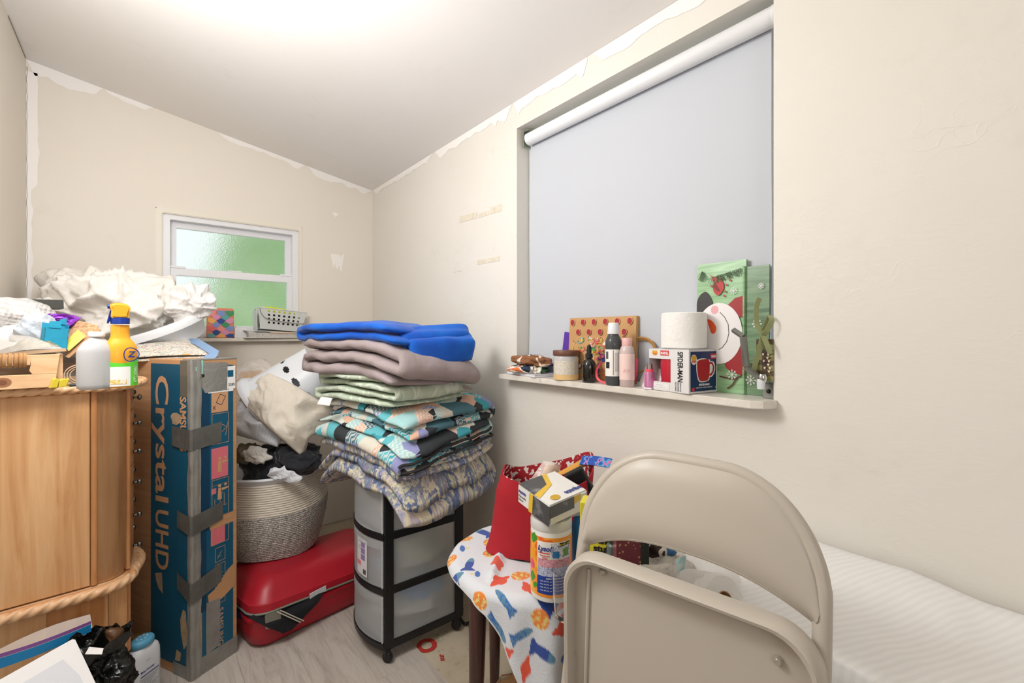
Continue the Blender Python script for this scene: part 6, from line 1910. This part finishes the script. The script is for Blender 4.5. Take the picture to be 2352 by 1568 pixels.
# motifs scattered on the cloth's own plane
rg = random.Random(12)
mot = []
for i in range(-9, 10):
    for j in range(-9, 10):
        kind = (i * 2 + j * 3 + (i * j) % 3) % 5
        mot.append((.076 * i + rg.uniform(-.011, .011) + (.038 if j % 2 else 0), .072 * j + rg.uniform(-.011, .011), kind, rg.uniform(0, 6.28), rg.uniform(1.2, 1.5)))
cells = {}
for m_ in mot: cells.setdefault((int(m_[0] // .08), int(m_[1] // .08)), []).append(m_)
cb1, cb2, cor_, cor2, cteal, cyel = rgb('2b4a9c'), rgb('3a6cb4'), rgb('e8883a'), rgb('df5238'), rgb('5b8aa8'), rgb('e8cf7a')
cw1 = rgb('d9dde3')
def motif(a, b):
    base = cw1
    ci, cj = int(a // .08), int(b // .08)
    for (mx, my, kind, ang, s) in [m_ for di in (-1, 0, 1) for dj in (-1, 0, 1) for m_ in cells.get((ci + di, cj + dj), ())]:
        dx, dy = a - mx, b - my
        if abs(dx) > .042 or abs(dy) > .042: continue
        c_, s_ = cos(ang), sin(ang)
        x, y = (dx * c_ + dy * s_) / s, (-dx * s_ + dy * c_) / s
        if kind == 0:            # round planet
            if x * x + y * y < .0175 ** 2: return cor_ if noise.noise(Vector((x * 160, y * 160, mx))) > -.12 else cyel
        elif kind == 1:          # ringed planet
            if x * x + y * y < .0135 ** 2 or ((x / .026) ** 2 + (y / .007) ** 2 < 1): return cor2
        elif kind == 2:          # rocket
            if (x / .030) ** 2 + (y / .0105) ** 2 < 1: return cb1 if x < .012 else cteal
            if -.032 < x < -.012 and abs(y) < .018 * (-.010 - x) / .02 + .003: return cb1
        elif kind == 3:          # shuttle
            if (x / .032) ** 2 + (y / .008) ** 2 < 1: return cteal if noise.noise(Vector((x * 120, y * 120, 3))) > -.1 else cb2
            if -.03 < x < -.004 and abs(y) < .014 * (-x / .03): return cb2
        else:
            if x * x + y * y < .0042 ** 2: return cyel
            if (x / .014) ** 2 + ((y - .012) / .006) ** 2 < 1: return cb2
    return base
at = fl_me.color_attributes.new('print', 'FLOAT_COLOR', 'POINT')
idx = 0
for i in range(nu + 1):
    for j in range(nv_ + 1):
        u, w_ = i / nu, j / nv_
        an_, r_ = fl_flat(u, w_)
        c_ = cw1 if u > .985 else motif(r_ * cos(an_), r_ * sin(an_))
        at.data[idx].color = (c_[0], c_[1], c_[2], 1)
        idx += 1
bm = bmesh.new(); bm.from_mesh(fl_me); thicken(bm, .004); bm.to_mesh(fl_me); bm.free()
fleece_o = tag(obj('fleece_blanket', fl_me, dye('space_fleece', .95, (220, .5, .003), .3), None, STC + Vector((0, 0, SZ)), smooth=180), 'white fleece blanket printed with rockets and planets draped over the stool', 'blanket')

# ------------------------------------------------------------------ red tote with papers
m_tote = M('red_canvas', 'b0202c', .85, bump=(220, .4, .002), var=(6, 'a31c28', .35, .7))
FS = SZ + .018
TO = P(1258, 1250, 1.40); TO.z = FS
tote = thing('tote_bag', 'open red canvas tote bag with patterned lining standing on the stool', 'bag', TO, R(-52))
# local x to the right as seen, y away
def tote_ring(u, v_, grow=0):
    a = 2 * pi * u
    wx = (.150 - .012 * v_ + grow) ; wy = (.085 + grow)
    p = 3.2
    cx_, sx_ = cos(a), sin(a)
    x = wx * math.copysign(abs(cx_) ** (2 / p), cx_); y = wy * math.copysign(abs(sx_) ** (2 / p), sx_)
    x -= .040 * (1 - v_) * (1 if x < 0 else .2)
    z = .240 * v_
    if v_ > .8: z += (v_ - .8) / .2 * (.018 * sin(a * 2 + .6) + .016 * (1 if y > 0 else -.6) + .02 * (x / .15))
    q = Vector((x, y, z))
    q += nv3(q, 7, 5) * .012 * (1 - abs(2 * v_ - 1) ** 4) + Vector((0, 0, 0))
    return q
obj('canvas', surf(lambda u, v_: tote_ring(u, v_), 72, 26, True, .003), m_tote, tote, smooth=True)
kl = N('nordic_lining'); v = kl.coord('Object'); 
kl.color(kl.ramp(kl.noise(v, 80, 1, .4), [(.52, 'a81f2a'), (.56, 'e9e2dd')], 'CONSTANT')); kl.set(Roughness=.85)
obj('lining', surf(lambda u, v_: tote_ring(u, .74 + .262 * v_, -.004), 72, 6, True), kl.m, tote, smooth=True)
obj('bag_floor', surf(lambda u, v_: tuple(tote_ring(u, .02) * 1.0 * Vector((1, 1, 1)) if False else (tote_ring(u, .02).x * v_, tote_ring(u, .02).y * v_, .004)), 40, 4, True), m_tote, tote)
ribbon('handle', [(.045, -.075, .215), (.050, -.060, .235), (.075, -.050, .225), (.095, -.05, .19), (.085, -.06, .16), (.06, -.07, .15)], .030, m_tote, None, tote, 6, (0, 0, 0), None, .003)
def tl(px, py, d): return P(px, py, d)
kx = N('aztec_print'); v = kx.coord('Object')
kx.color(kx.ramp(kx.noise(v, 60, 1, .4), [(.35, '1d4aa8'), (.5, '3aa0d0'), (.58, 'c870b0'), (.64, '1d4aa8')], 'CONSTANT')); kx.set(Roughness=.7)
sheet('blue_pouch', [tl(1330, 1066, 1.385), tl(1398, 1074, 1.33), tl(1406, 1053, 1.34), tl(1338, 1046, 1.40)], kx.m, 'blue and pink patterned pouch sticking out of the red tote', 'pouch', .006, .004)
sheet('manila_envelope', [tl(1215, 1122, 1.33), tl(1255, 1130, 1.33), tl(1358, 1062, 1.40), tl(1340, 1052, 1.42)], M('manila_paper', 'd39a45', .7), 'manila envelope sticking diagonally out of the red tote', 'envelope', .006, .003)
sheet('clear_sleeve', [tl(1205, 1120, 1.36), tl(1262, 1122, 1.36), tl(1290, 1068, 1.40), tl(1248, 1058, 1.40)], clear('clear_film', 'f3ece4'), 'clear plastic sleeve beside the manila envelope in the tote', 'plastic sleeve', .012, .0015, 14, 3, .006)
sheet('tan_card', [tl(1228, 1115, 1.385), tl(1270, 1118, 1.385), tl(1288, 1072, 1.42), tl(1256, 1066, 1.42)], M('tan_skin_card', 'c79a72', .6), 'tan printed card inside the clear sleeve in the tote', 'card', .006, .002)
tag(obj('black_wallet', bxo(-.06, .06, -.012, .012, 0, .09, .006), M('black_leather', '141416', .45), None, P(1330, 1150, 1.34), (R(10), R(-30), R(-52))), 'black wallet lying inside the red tote', 'wallet')

# ------------------------------------------------------------------ wipes canister, glove box, tumbler
WC = P(1266, 1372, 1.165); WC.z = FS
can = thing('wipes_canister', 'orange and white disinfecting wipes canister on the fleece', 'canister', WC, 0)
m_cw = M('canister_white', 'e6e5e1', .4)
obj('body', lathe([(0, 0), (.048, 0), (.0515, .003), (.052, .008), (.052, .170), (.0505, .174), (0, .174)], 48), m_cw, can, smooth=40)
obj('lid', lathe([(0, .172), (.0520, .172), (.0526, .175), (.0526, .190), (.050, .196), (0, .197)], 48), M('frosted_lid', 'd0cfcb', .35), can, smooth=40)
ko = N('citrus_label'); v = ko.coord('Object')
ko.color(ko.mix(ko.ramp(ko.noise(v, 26, 2, .5, .8), [(.60, '000000'), (.64, 'ffffff')]), ko.ramp(ko.noise(v, 14, 3, .6, 1), [(.3, 'f07a1e'), (.5, 'f79a2a'), (.66, 'f9b73e'), (.75, 'e9507a')]), 'f06a2a')); ko.set(Roughness=.35)
CA = math.degrees(math.atan2(-WC.y, -WC.x))          # direction toward the camera
obj('label', wrap_band(.052, .052, 0, 360, .014, .160, 60), ko.m, can, smooth=True)
def canband(a0, a1, z0, z1, mat, off, name='label_panel'): return obj(name, wrap_band(.052, .052, CA + a0, CA + a1, z0, z1, 16, off), mat, can, smooth=True)
canband(-40, 62, .060, .150, M('white_label', 'efeeea'), .0010)
canband(-40, 62, .022, .066, M('label_royal', '1b3f9c', .45), .0012)
canband(-40, 62, .066, .088, M('label_lilac', 'c9cfe2', .5, var=(300, '8d97bd', .50, .54)), .0012)
canband(-38, 60, .088, .108, M('label_pink', 'e3a9b6', .5, var=(300, 'b97484', .52, .56)), .0012)
canband(0, 60, .110, .146, M('label_smallprint', 'e6e8ec', .5, var=(300, '7f8bb5', .50, .55)), .0014)
canband(4, 22, .112, .128, M('label_photo', '2f7cb8', .5), .0016)
canband(34, 52, .114, .134, M('label_photo_green', '6f9a4f', .5), .0016)
canband(22, 60, .140, .148, m_ink, .0016)
def curved_text(s, size, a_mid, z, mat, parent, rad, bold=0, shear=0, width=None):
    me = text_mesh(s, size, .0001, bold, 'CENTER', shear)
    if width:
        xs = [v_.co.x for v_ in me.vertices]; kk = width / (max(xs) - min(xs))
        for v_ in me.vertices: v_.co.x *= kk
    for v_ in me.vertices:
        a = R(a_mid) + v_.co.x / rad
        v_.co = Vector(((rad + v_.co.z) * cos(a), (rad + v_.co.z) * sin(a), z + v_.co.y))
    return obj('lettering', me, mat, parent)
m_lblue = M('label_blue', '2b3a8c')
curved_text('Lysol', .017, CA - 19, .128, m_lblue, can, .0542, .03, .25)
canband(-36, -3, .121, .1235, m_rink, .0016)
curved_text('Disinfecting', .0055, CA - 17, .1145, m_rink, can, .0542, .02)
curved_text('Wipes', .0055, CA - 17, .109, m_rink, can, .0542, .02)
curved_text('80 WET WIPES', .006, CA + 42, .1415, M('label_yellow', 'e8d24a', .5), can, .0542, .02)
curved_text('DIRECTIONS FOR USE', .0045, CA + 10, .060, m_white, can, .0542, .02)
for i in range(4): curved_text('kills 99.9% of viruses and bacteria', .0042, CA + 10, .053 - .0075 * i, m_white, can, .0542, 0, width=.075)
for (a_, z_, s_) in ((-66, .052, 1), (-58, .150, 1), (-52, .036, .6)):
    def leaf(u, v_, a_=a_, z_=z_, s_=s_):
        w_ = .012 * s_ * sin(pi * v_) * (u - .5) * 2
        a = R(CA + a_) + (w_ + .006 * v_) / .053
        return (.0532 * cos(a), .0532 * sin(a), z_ - .012 * s_ + .028 * s_ * v_)
    obj('label_leaf', surf(leaf, 4, 10), M('leaf_green', '3f9a2f', .4), can, smooth=True)
for (a_, z_, r_, c_) in ((-78, .10, .018, 'f2b21e'), (-64, .085, .012, 'e9507a'), (-74, .03, .015, 'f7c03a'), (-60, .115, .013, 'f5a21e')):
    def disc(u, v_, a_=a_, z_=z_, r_=r_):
        t_ = 2 * pi * u; a = R(CA + a_) + r_ * v_ * cos(t_) / .053
        return (.0530 * cos(a), .0530 * sin(a), z_ + r_ * v_ * sin(t_))
    obj('label_fruit', surf(disc, 18, 3, True), M('fruit_' + c_, c_, .4), can, smooth=True)
# glove box lying on the lid
gbx = thing('glove_box', 'grey and yellow disposable glove box resting on the wipes canister', 'box')
g0, gl, gr, gt = P(1266, 1196, 1.10), P(1191, 1146, 1.22), P(1345, 1178, 1.22), P(1268, 1152, 1.09)
gup = Vector((0, 0, .052))
GZ = FS + .1985
gN = Vector((P(1262, 770, 1.085).x, P(1262, 770, 1.085).y, GZ))
gdl = Vector((P(1189, 770, 1.215).x, P(1189, 770, 1.215).y, GZ + .012)) - gN
gdr = Vector((P(1350, 770, 1.19).x, P(1350, 770, 1.19).y, GZ + .004)) - gN
gbx.location = gN
gup = Vector((0, 0, .050))
slab('carton_shell', Vector((0, 0, 0)), gdl, gdr, gup, M('glove_white', 'e4e2dd', .4), gbx)
m_gg = M('glove_grey_print', '4c4d4f', .2, var=(18, '8a8b8c', .55, .7))
m_gy = M('glove_yellow', 'e0b93c', .4)
Ll, Lr = gdl.length, gdr.length
GU = (0, 0, 1)
# left face (seen along gdl), right face (along gdr), top
gl_n = gdr.normalized() * -1; gr_n = gdl.normalized() * -1
decal('face_print', rect(0, .001, Ll * .50, .049), m_gg, gbx, -gdr.normalized() * .0008, gdl, GU) if gdl.cross(Vector(GU)).dot(-gdr) > 0 else decal('face_print', rect(-Ll * .50, .001, 0, .049), m_gg, gbx, -gdr.normalized() * .0008, -gdl, GU)
decal('face_print', rect(-Ll * .62, .001, -Ll * .50, .049), m_gy, gbx, -gdr.normalized() * .0010, -gdl, GU)
decal('face_print', rect(.0, .020, Lr * .62, .049), m_gg, gbx, -gdl.normalized() * .0008, gdr, GU)
decal('face_print', [(Lr * .62, .030), (Lr * .80, .034), (Lr * .80, .049), (Lr * .62, .049)], m_gy, gbx, -gdl.normalized() * .0010, gdr, GU)
tp = gup + gdl * 0
def gtop(name, pts, mat, lift=0):      # pts as fractions along left / right edges
    bm = bmesh.new()
    bm.faces.new([bm.verts.new(gup + gdl * a + gdr * b2 + Vector((0, 0, .0008 + lift))) for a, b2 in pts])
    return obj(name, bm, mat, gbx)
gtop('top_print', [(.45, .0), (.98, .0), (.98, .62), (.62, .45)], m_gg)
gtop('top_print', [(.30, .02), (.45, .0), (.62, .45), (.98, .62), (.98, .74), (.56, .54)], m_gy, .0003)
gtop('top_seal', [(.16 + .085 * cos(a), .28 + .11 * sin(a)) for a in [2 * pi * i / 20 for i in range(20)]], M('gold_seal', 'c9a227', .3), .0004)
o_ = text('equate', .024, m_lblue, gbx, (0, 0, 0), (1, 0, 0), (0, 1, 0), bold=.02)
o_.matrix_basis = frame(gup + gdl * .20 + gdr * .96 + Vector((0, 0, .001)), -gdr, -gdl) if (-gdr).cross(-gdl).z > 0 else frame(gup + gdl * .05 + gdr * .96 + Vector((0, 0, .001)), -gdr, gdl)
o_ = text('equate', .013, m_lblue, gbx, (0, 0, 0), (1, 0, 0), (0, 1, 0), bold=.02)
o_.matrix_basis = frame(gdl * .95 + Vector((0, 0, .032)) - gdr.normalized() * .001, -gdl, GU)
for i, s_ in enumerate(('Disposable', 'Gloves')):
    o_ = text(s_, .008, m_ink, gbx, (0, 0, 0), (1, 0, 0), (0, 1, 0))
    o_.matrix_basis = frame(gdl * .95 + Vector((0, 0, .021 - .009 * i)) - gdr.normalized() * .001, -gdl, GU)
sheet('torn_film', [gdr * .25 + Vector((0, 0, -.006)), gdr * .97 + Vector((0, 0, -.012)), gdr * 1.0 + Vector((0, 0, .03)), gdr * .3 + Vector((0, 0, .020))], clear('clear_film', 'f3ece4'), None, None, -.012, .001, 14, 9, .008, parent=gbx)
blb = thing('blue_bottle', 'slim blue plastic bottle standing behind the wipes canister', 'bottle', (P(1330, 770, 1.22).x, P(1330, 770, 1.22).y, FS))
obj('body', lathe([(0, 0), (.018, 0), (.020, .003), (.020, .150), (.014, .168), (.010, .172), (0, .172)], 24), M('bright_blue_plastic', '1f7fc8', .35), blb, smooth=50)
obj('cap', lathe([(0, .170), (.012, .170), (.012, .196), (.010, .199), (0, .199)], 20), M('bright_blue_plastic', '1f7fc8'), blb, smooth=50)
# glass tumbler
k = N('clear_glass'); k.b.inputs['Base Color'].default_value = (1, 1, 1, 1); k.set(Roughness=.0, IOR=1.45); k.b.inputs['Transmission Weight'].default_value = 1
GT = P(1306, 1415, 1.06); GT.z = FS
tm = tag(obj('tumbler', lathe([(0, 0), (.026, 0), (.031, .004), (.034, .02), (.037, .06), (.038, .112), (.0372, .1125), (.0355, .06), (.031, .018), (.022, .012), (0, .011)], 40), k.m, None, GT, smooth=50), 'clear glass tumbler in front of the wipes canister', 'glass')

# ------------------------------------------------------------------ under the stool
tag(obj('fibreboard_sheet', bxo(-.12, .12, -.006, .006, 0, .34, .002), M('grey_board', '8b9096', .5), None, Vector((.965, .90, 0)), (R(-6), 0, R(-62))), 'grey fibreboard sheet standing under the stool', 'board')
cbx = thing('corrugated_piece', 'torn corrugated cardboard piece under the fleece at the lower edge', 'cardboard', P(1172, 1560, 1.32))
obj('liner', prism([(-.05, -.05), (.05, -.05), (.05, .018), (.0, .010), (-.04, -.012)], 0, .003, 0, 1, 'xz'), m_card, cbx, rot=(R(-30), 0, R(-40)))
obj('flutes', tube([(-.04 + .004 * i, -.002 + (.002 if i % 2 else -.002), -.012 + (.0055 * i if i < 5 else .022 + (i - 5) * .0005)) for i in range(22)], .0022, 5), m_card, cbx, rot=(R(-30), 0, R(-40)))
tag(obj('black_cable', tube(smooth_path([PZ(1062, 1398, .0065), PZ(1056, 1415, .0065), PZ(1068, 1432, .0065), PZ(1082, 1426, .0065)], 6), .006, 8), M('black_plastic', '17171a'), None, smooth=True), 'black cable behind the stool leg', 'cable')

# ------------------------------------------------------------------ bed under white sheeting, with small things at its end
BT = .700
k = N('white_striped_sheet'); v = k.coord('Object', (1, 1, 1), (0, 0, R(20))); sx = k.n('ShaderNodeSeparateXYZ'); k.l(v, sx.inputs[0])
st_ = k.math('FRACT', k.math('MULTIPLY', sx.outputs[1], 80))
k.color(k.ramp(st_, [(0, 'eeecea'), (.5, 'e9e7e5')], 'CONSTANT')); k.set(Roughness=.7); k.b.inputs['Sheen Weight'].default_value = .2
k.bump(k.math('ADD', k.noise(k.coord('Object'), 5, 3, .5, .8), k.math('MULTIPLY', k.ramp(st_, [(0, '000000'), (.5, 'ffffff')], 'CONSTANT'), .008)), .35, .03)
m_bed = k.m
bed = thing('bed', 'narrow bed against the right wall under a white striped sheet', 'bed', (1.005, -.25, 0))
def bed_top(u, v_):
    # section across: floor side, top, wall side; v along the bed
    y = -.9 + 1.80 * v_
    xs_ = [(-.205, .30), (-.205, .66), (-.195, .695), (-.17, BT), (0, BT), (.19, BT + .012), (.205, BT)]
    s = u * 6; i = min(5, int(s)); t_ = s - i
    x = xs_[i][0] + (xs_[i + 1][0] - xs_[i][0]) * t_; z = xs_[i][1] + (xs_[i + 1][1] - xs_[i][1]) * t_
    z += .016 * noise.noise(Vector((x * 5, y * 3.2, 1))) * min(1, u * 3)
    z += .010 * (ridged((x, y, 0), 5, 7) - .5) * min(1, u * 2)
    z += .022 * math.exp(-((y - .62) / .16) ** 2) * min(1, u * 3)
    if y > .80: z -= (y - .80) * 1.2
    return (x, y, z)
obj('sheet_cover', surf(bed_top, 48, 110), m_bed, bed, smooth=180)
obj('mattress', bxo(-.195, .198, -.88, .84, .36, .655, .03, 3), M('white_mattress', 'dcdad6', .8), bed, smooth=40)
obj('bed_base', bxo(-.185, .195, -.86, .82, .14, .36, .004), m_oak2, bed)
for (a, b2) in ((-.17, -.84), (.17, -.84), (-.17, .78), (.17, .78)): obj('leg', bxo(a - .02, a + .02, b2 - .02, b2 + .02, 0, .14, .003), m_oak2, bed)
BZ = BT + .012
def onbed(px, py): return PZ(px, py, BZ)
yb = thing('yellow_box', 'yellow box with black lettering ending in uff on the bed end', 'box', P(1388, 1270, 1.02), R(-58))
yb.location.z = BZ
obj('carton_shell', bxo(-.055, .027, 0, .05, 0, .110, .002), M('yellow_board', 'dcd03a', .45), yb)
text('uff', .036, m_ink, yb, (-.018, -.0006, .024), (1, 0, 0), (0, 0, 1), bold=.04)
text('stuff', .022, m_ink, yb, (-.024, -.0006, .004), (1, 0, 0), (0, 0, 1), bold=.04)
sm = thing('dark_bottle', 'small dark green bottle between the yellow box and the gift box', 'bottle', P(1408, 1270, 1.0))
sm.location.z = BZ
obj('body', lathe([(0, 0), (.012, 0), (.014, .003), (.014, .03), (.008, .036), (0, .036)], 18), M('smoky_glass', '5f6b66', .1), sm, smooth=40)
obj('cap', lathe([(0, .036), (.011, .036), (.011, .062), (0, .062)], 18), M('dark_green_cap', '2a3a33', .4), sm, smooth=40)
gift = thing('gift_box', 'small maroon gift box with gold floral print on the bed', 'box', P(1447, 1300, .945), R(-42))
gift.location.z = BZ - .004
kg2 = N('gold_floral_maroon'); v = kg2.coord('Object'); vo = kg2.n('ShaderNodeTexVoronoi', distance='MANHATTAN'); vo.inputs['Scale'].default_value = 115; kg2.l(v, vo.inputs['Vector'])
f_ = kg2.ramp(vo.outputs['Distance'], [(.30, 'ffffff'), (.36, '000000')])
kg2.color(kg2.mix(f_, '7b3a44', 'c8a366')); kg2.set(Roughness=.3)
obj('carton_shell', bxo(-.028, .028, 0, .056, 0, .075, .001), kg2.m, gift)
bk2 = tag(obj('black_book', bxo(-.008, .008, 0, .07, 0, .095, .001), M('black_cover', '20241f', .6, var=(120, '2d352c', .4, .6)), None, P(1482, 1300, .94), (0, 0, R(-42))), 'thin black book standing beside the maroon gift box', 'book')
bk2.location.z = BZ - .004
# fuzzy throw and small printed pouch
fz = tag(obj('fuzzy_throw', blob(.075, .055, .03, 91, .3, 3, .014, 18, 5, -.8), M('cream_sherpa', 'cfc6b8', 1.0, sheen=.5, bump=(180, .9, .006)), None, P(1530, 1316, .96), (0, 0, -YAW)), 'cream fuzzy throw crumpled on the bed behind the chair', 'throw')
dp = dyed_blob('printed_pouch', (.035, .02, .025), 95, ['a8323a', '33211c', 'e6e9ea', '3a6a98', 'a8323a'], 'e6dcd2', 26, P(1515, 1270, .985), (0, 0, -YAW), 'red and dark printed pouch on the fuzzy throw', .006, 30)
tl_ = sheet('teal_wrapper', [P(1556, 1336, .90), P(1568, 1342, .90), P(1576, 1275, .93), P(1552, 1285, .93)], M('turquoise_foil', '37aeb2', .3), 'turquoise wrapper strip inside the clear bag on the bed', 'wrapper', .004, .002)
cb = thing('clear_bag', 'crumpled clear plastic bag on the bed behind the chair', 'bag', P(1610, 1330, .88), -YAW)
obj('bag_film', blob(.065, .045, .05, 97, .3, 3, .025, 12, 5, -.8), clear('clear_film', 'f3ece4'), cb)
tr2 = thing('toilet_roll', 'white toilet roll lying in the clear bag behind the chair', 'toilet roll', P(1622, 1372, .86), 0)
tr2.rotation_euler = (R(70), 0, -YAW + R(20))
obj('paper', lathe([(.018, 0), (.042, 0), (.045, .003), (.045, .09), (.042, .093), (.018, .093), (.018, 0)], 36), m_tp, tr2, (0, 0, -.045), smooth=50)
obj('core', lathe([(.0178, .001), (.0178, .0935), (.0165, .0935), (.0165, .001), (.0178, .001)], 24), m_card, tr2, (0, 0, -.045), smooth=True)
# ------------------------------------------------------------------ folded metal chair in front
CHL, CHR = Vector((.699, .630, 0)), Vector((.771, .217, 0))
cdir = (CHR - CHL).normalized()
cw = (CHR - CHL).length
crz = math.atan2(cdir.y, cdir.x)
nrm = Vector((-cdir.y, cdir.x, 0))            # away from the camera, toward the wall
LEAN = R(13)
CHZ = .985
ctop = (CHL + CHR) / 2
chb = ctop - nrm * (.86 * math.tan(LEAN))
chair = thing('folding_chair', 'beige metal folding chair, folded and leaning against the bed', 'chair', (chb.x, chb.y, 0), crz)
m_ch = M('beige_enamel', 'b9b0a4', .38, bump=(200, .04, .001))
cf = bpy.data.objects.new('t', None); bpy.data.objects.remove(cf)
hw2 = cw / 2 - .012
H2 = CHZ / cos(LEAN)
def lean(p):   # chair plane: local x across, z up the lean
    return Vector((p[0], p[1] * cos(LEAN) + p[2] * sin(LEAN), -p[1] * sin(LEAN) + p[2] * cos(LEAN)))
def lpan(p):   # the seat pan stands a little more upright than the frame
    return Vector((p[0], .79 * math.tan(LEAN) + (p[2] - .79) * math.tan(R(5)) + p[1] + .004, p[2]))
def leanbm(bm):
    for v_ in bm.verts: v_.co = lean(v_.co)
    return bm
loop = [(-hw2, 0, .02), (-hw2, 0, .5), (-hw2, 0, H2 - .20)]
for i in range(1, 9):
    a = R(90 * i / 8); loop.append((-hw2 + .150 - .150 * cos(a), 0, H2 - .012 - .17 + .17 * sin(a)))
for i in range(0, 8):
    a = R(90 - 90 * i / 8); loop.append((hw2 - .150 + .150 * cos(a), 0, H2 - .012 - .17 + .17 * sin(a)))
loop += [(hw2, 0, H2 - .20), (hw2, 0, .5), (hw2, 0, .02)]
obj('frame_tube', leanbm(tube(smooth_path(loop, 4), .0125, 14)), m_ch, chair, smooth=True)
for s in (-1, 1): obj('foot', leanbm(lathe([(0, 0), (.015, 0), (.016, .004), (.0155, .03), (0, .03)], 16)), M('brown_rubber', '5a4a3c', .7), chair, (s * hw2, 0, -.0), smooth=40)
# curved backrest plate, dished toward the sitter
def plate(u, v_):
    xx = -1 + 2 * u
    x = xx * (hw2 - .004)
    e = abs(xx)
    topz = H2 - .016 - (.0 if e < .32 else .165 * (1 - math.sqrt(max(0, 1 - ((e - .32) / .68) ** 2))))
    botz = H2 - .203 + .046 * (1 - abs(xx) ** 2.4)
    z = botz + (topz - botz) * v_
    y = -.010 - .016 * (1 - xx * xx) * (1 - .35 * v_) + .012 * (2 * v_ - 1) ** 4
    return lean((x, y, z))
pb_ = surf(plate, 48, 20)
obj('backrest', thicken(pb_, -.004), m_ch, chair, smooth=50)
# rolled lower edge
obj('backrest_roll', tube([plate(i / 48, 0) for i in range(49)], .0045, 8), m_ch, chair, smooth=True)
# seat pan, underside toward the camera
def seat_outline(g, n=8):
    pts = []
    wtop, wbot, zt, zb_, r_ = cw / 2 - .004 - g, cw / 2 - .022 - g, .792 - g, .40 + g, .062
    for (sx_, cz, a0, w_) in ((1, zt - r_, 0, wtop), (-1, zt - r_, 90, wtop), (-1, zb_ + r_, 180, wbot), (1, zb_ + r_, 270, wbot)):
        for i in range(n + 1):
            a = R(a0 + 90 * i / n)
            pts.append((sx_ * (w_ - r_) + r_ * cos(a), cz + r_ * sin(a)))
    return pts
def pan():
    bm = bmesh.new(); rings = []
    for (g, y) in ((.0, -.024), (-.002, -.030), (.0, -.058), (.004, -.062), (.009, -.060), (.011, -.052), (.011, -.034)):
        rings.append([bm.verts.new(lpan((x_, y, z_))) for x_, z_ in seat_outline(g)])
    for a, b2 in zip(rings, rings[1:]):
        for q in range(len(a)): bm.faces.new((a[q], a[(q + 1) % len(a)], b2[(q + 1) % len(a)], b2[q]))
    bm.faces.new(rings[0][::-1]); bm.faces.new(rings[-1])
    bmesh.ops.recalc_face_normals(bm, faces=bm.faces[:])
    return bm
obj('seat_pan', pan(), m_ch, chair, smooth=50)
obj('seat_rib', tube([lpan((-cw / 2 + .045, -.036, .76)), lpan((-cw / 2 + .050, -.036, .43))], .0035, 8), m_ch, chair, smooth=True)
for (x_, z_) in ((-cw / 2 + .075, .765), (cw / 2 - .060, .735), (-cw / 2 + .018, .60)):
    sc_ = obj('screw', (lathe([(0, -.003), (.0065, -.003), (.0065, .001), (.004, .004), (0, .004)], 12)), M('zinc', 'b9b3a6', .3, .5), chair, lpan((x_, -.038, z_)), (pi / 2, 0, 0), smooth=40)
# inner leg pair, swung in behind the seat
for s in (-1, 1): obj('rear_leg', leanbm(tube([(s * (hw2 - .028), .030, .72), (s * (hw2 - .028), .032, .03)], .0115, 12)), m_ch, chair, smooth=True)
obj('cross_bar', leanbm(tube([(-hw2 + .028, .032, .14), (hw2 - .028, .032, .14)], .009, 10)), m_ch, chair, smooth=True)
obj('cross_bar', leanbm(tube([(-hw2, 0, .20), (hw2, 0, .20)], .009, 10)), m_ch, chair, smooth=True)
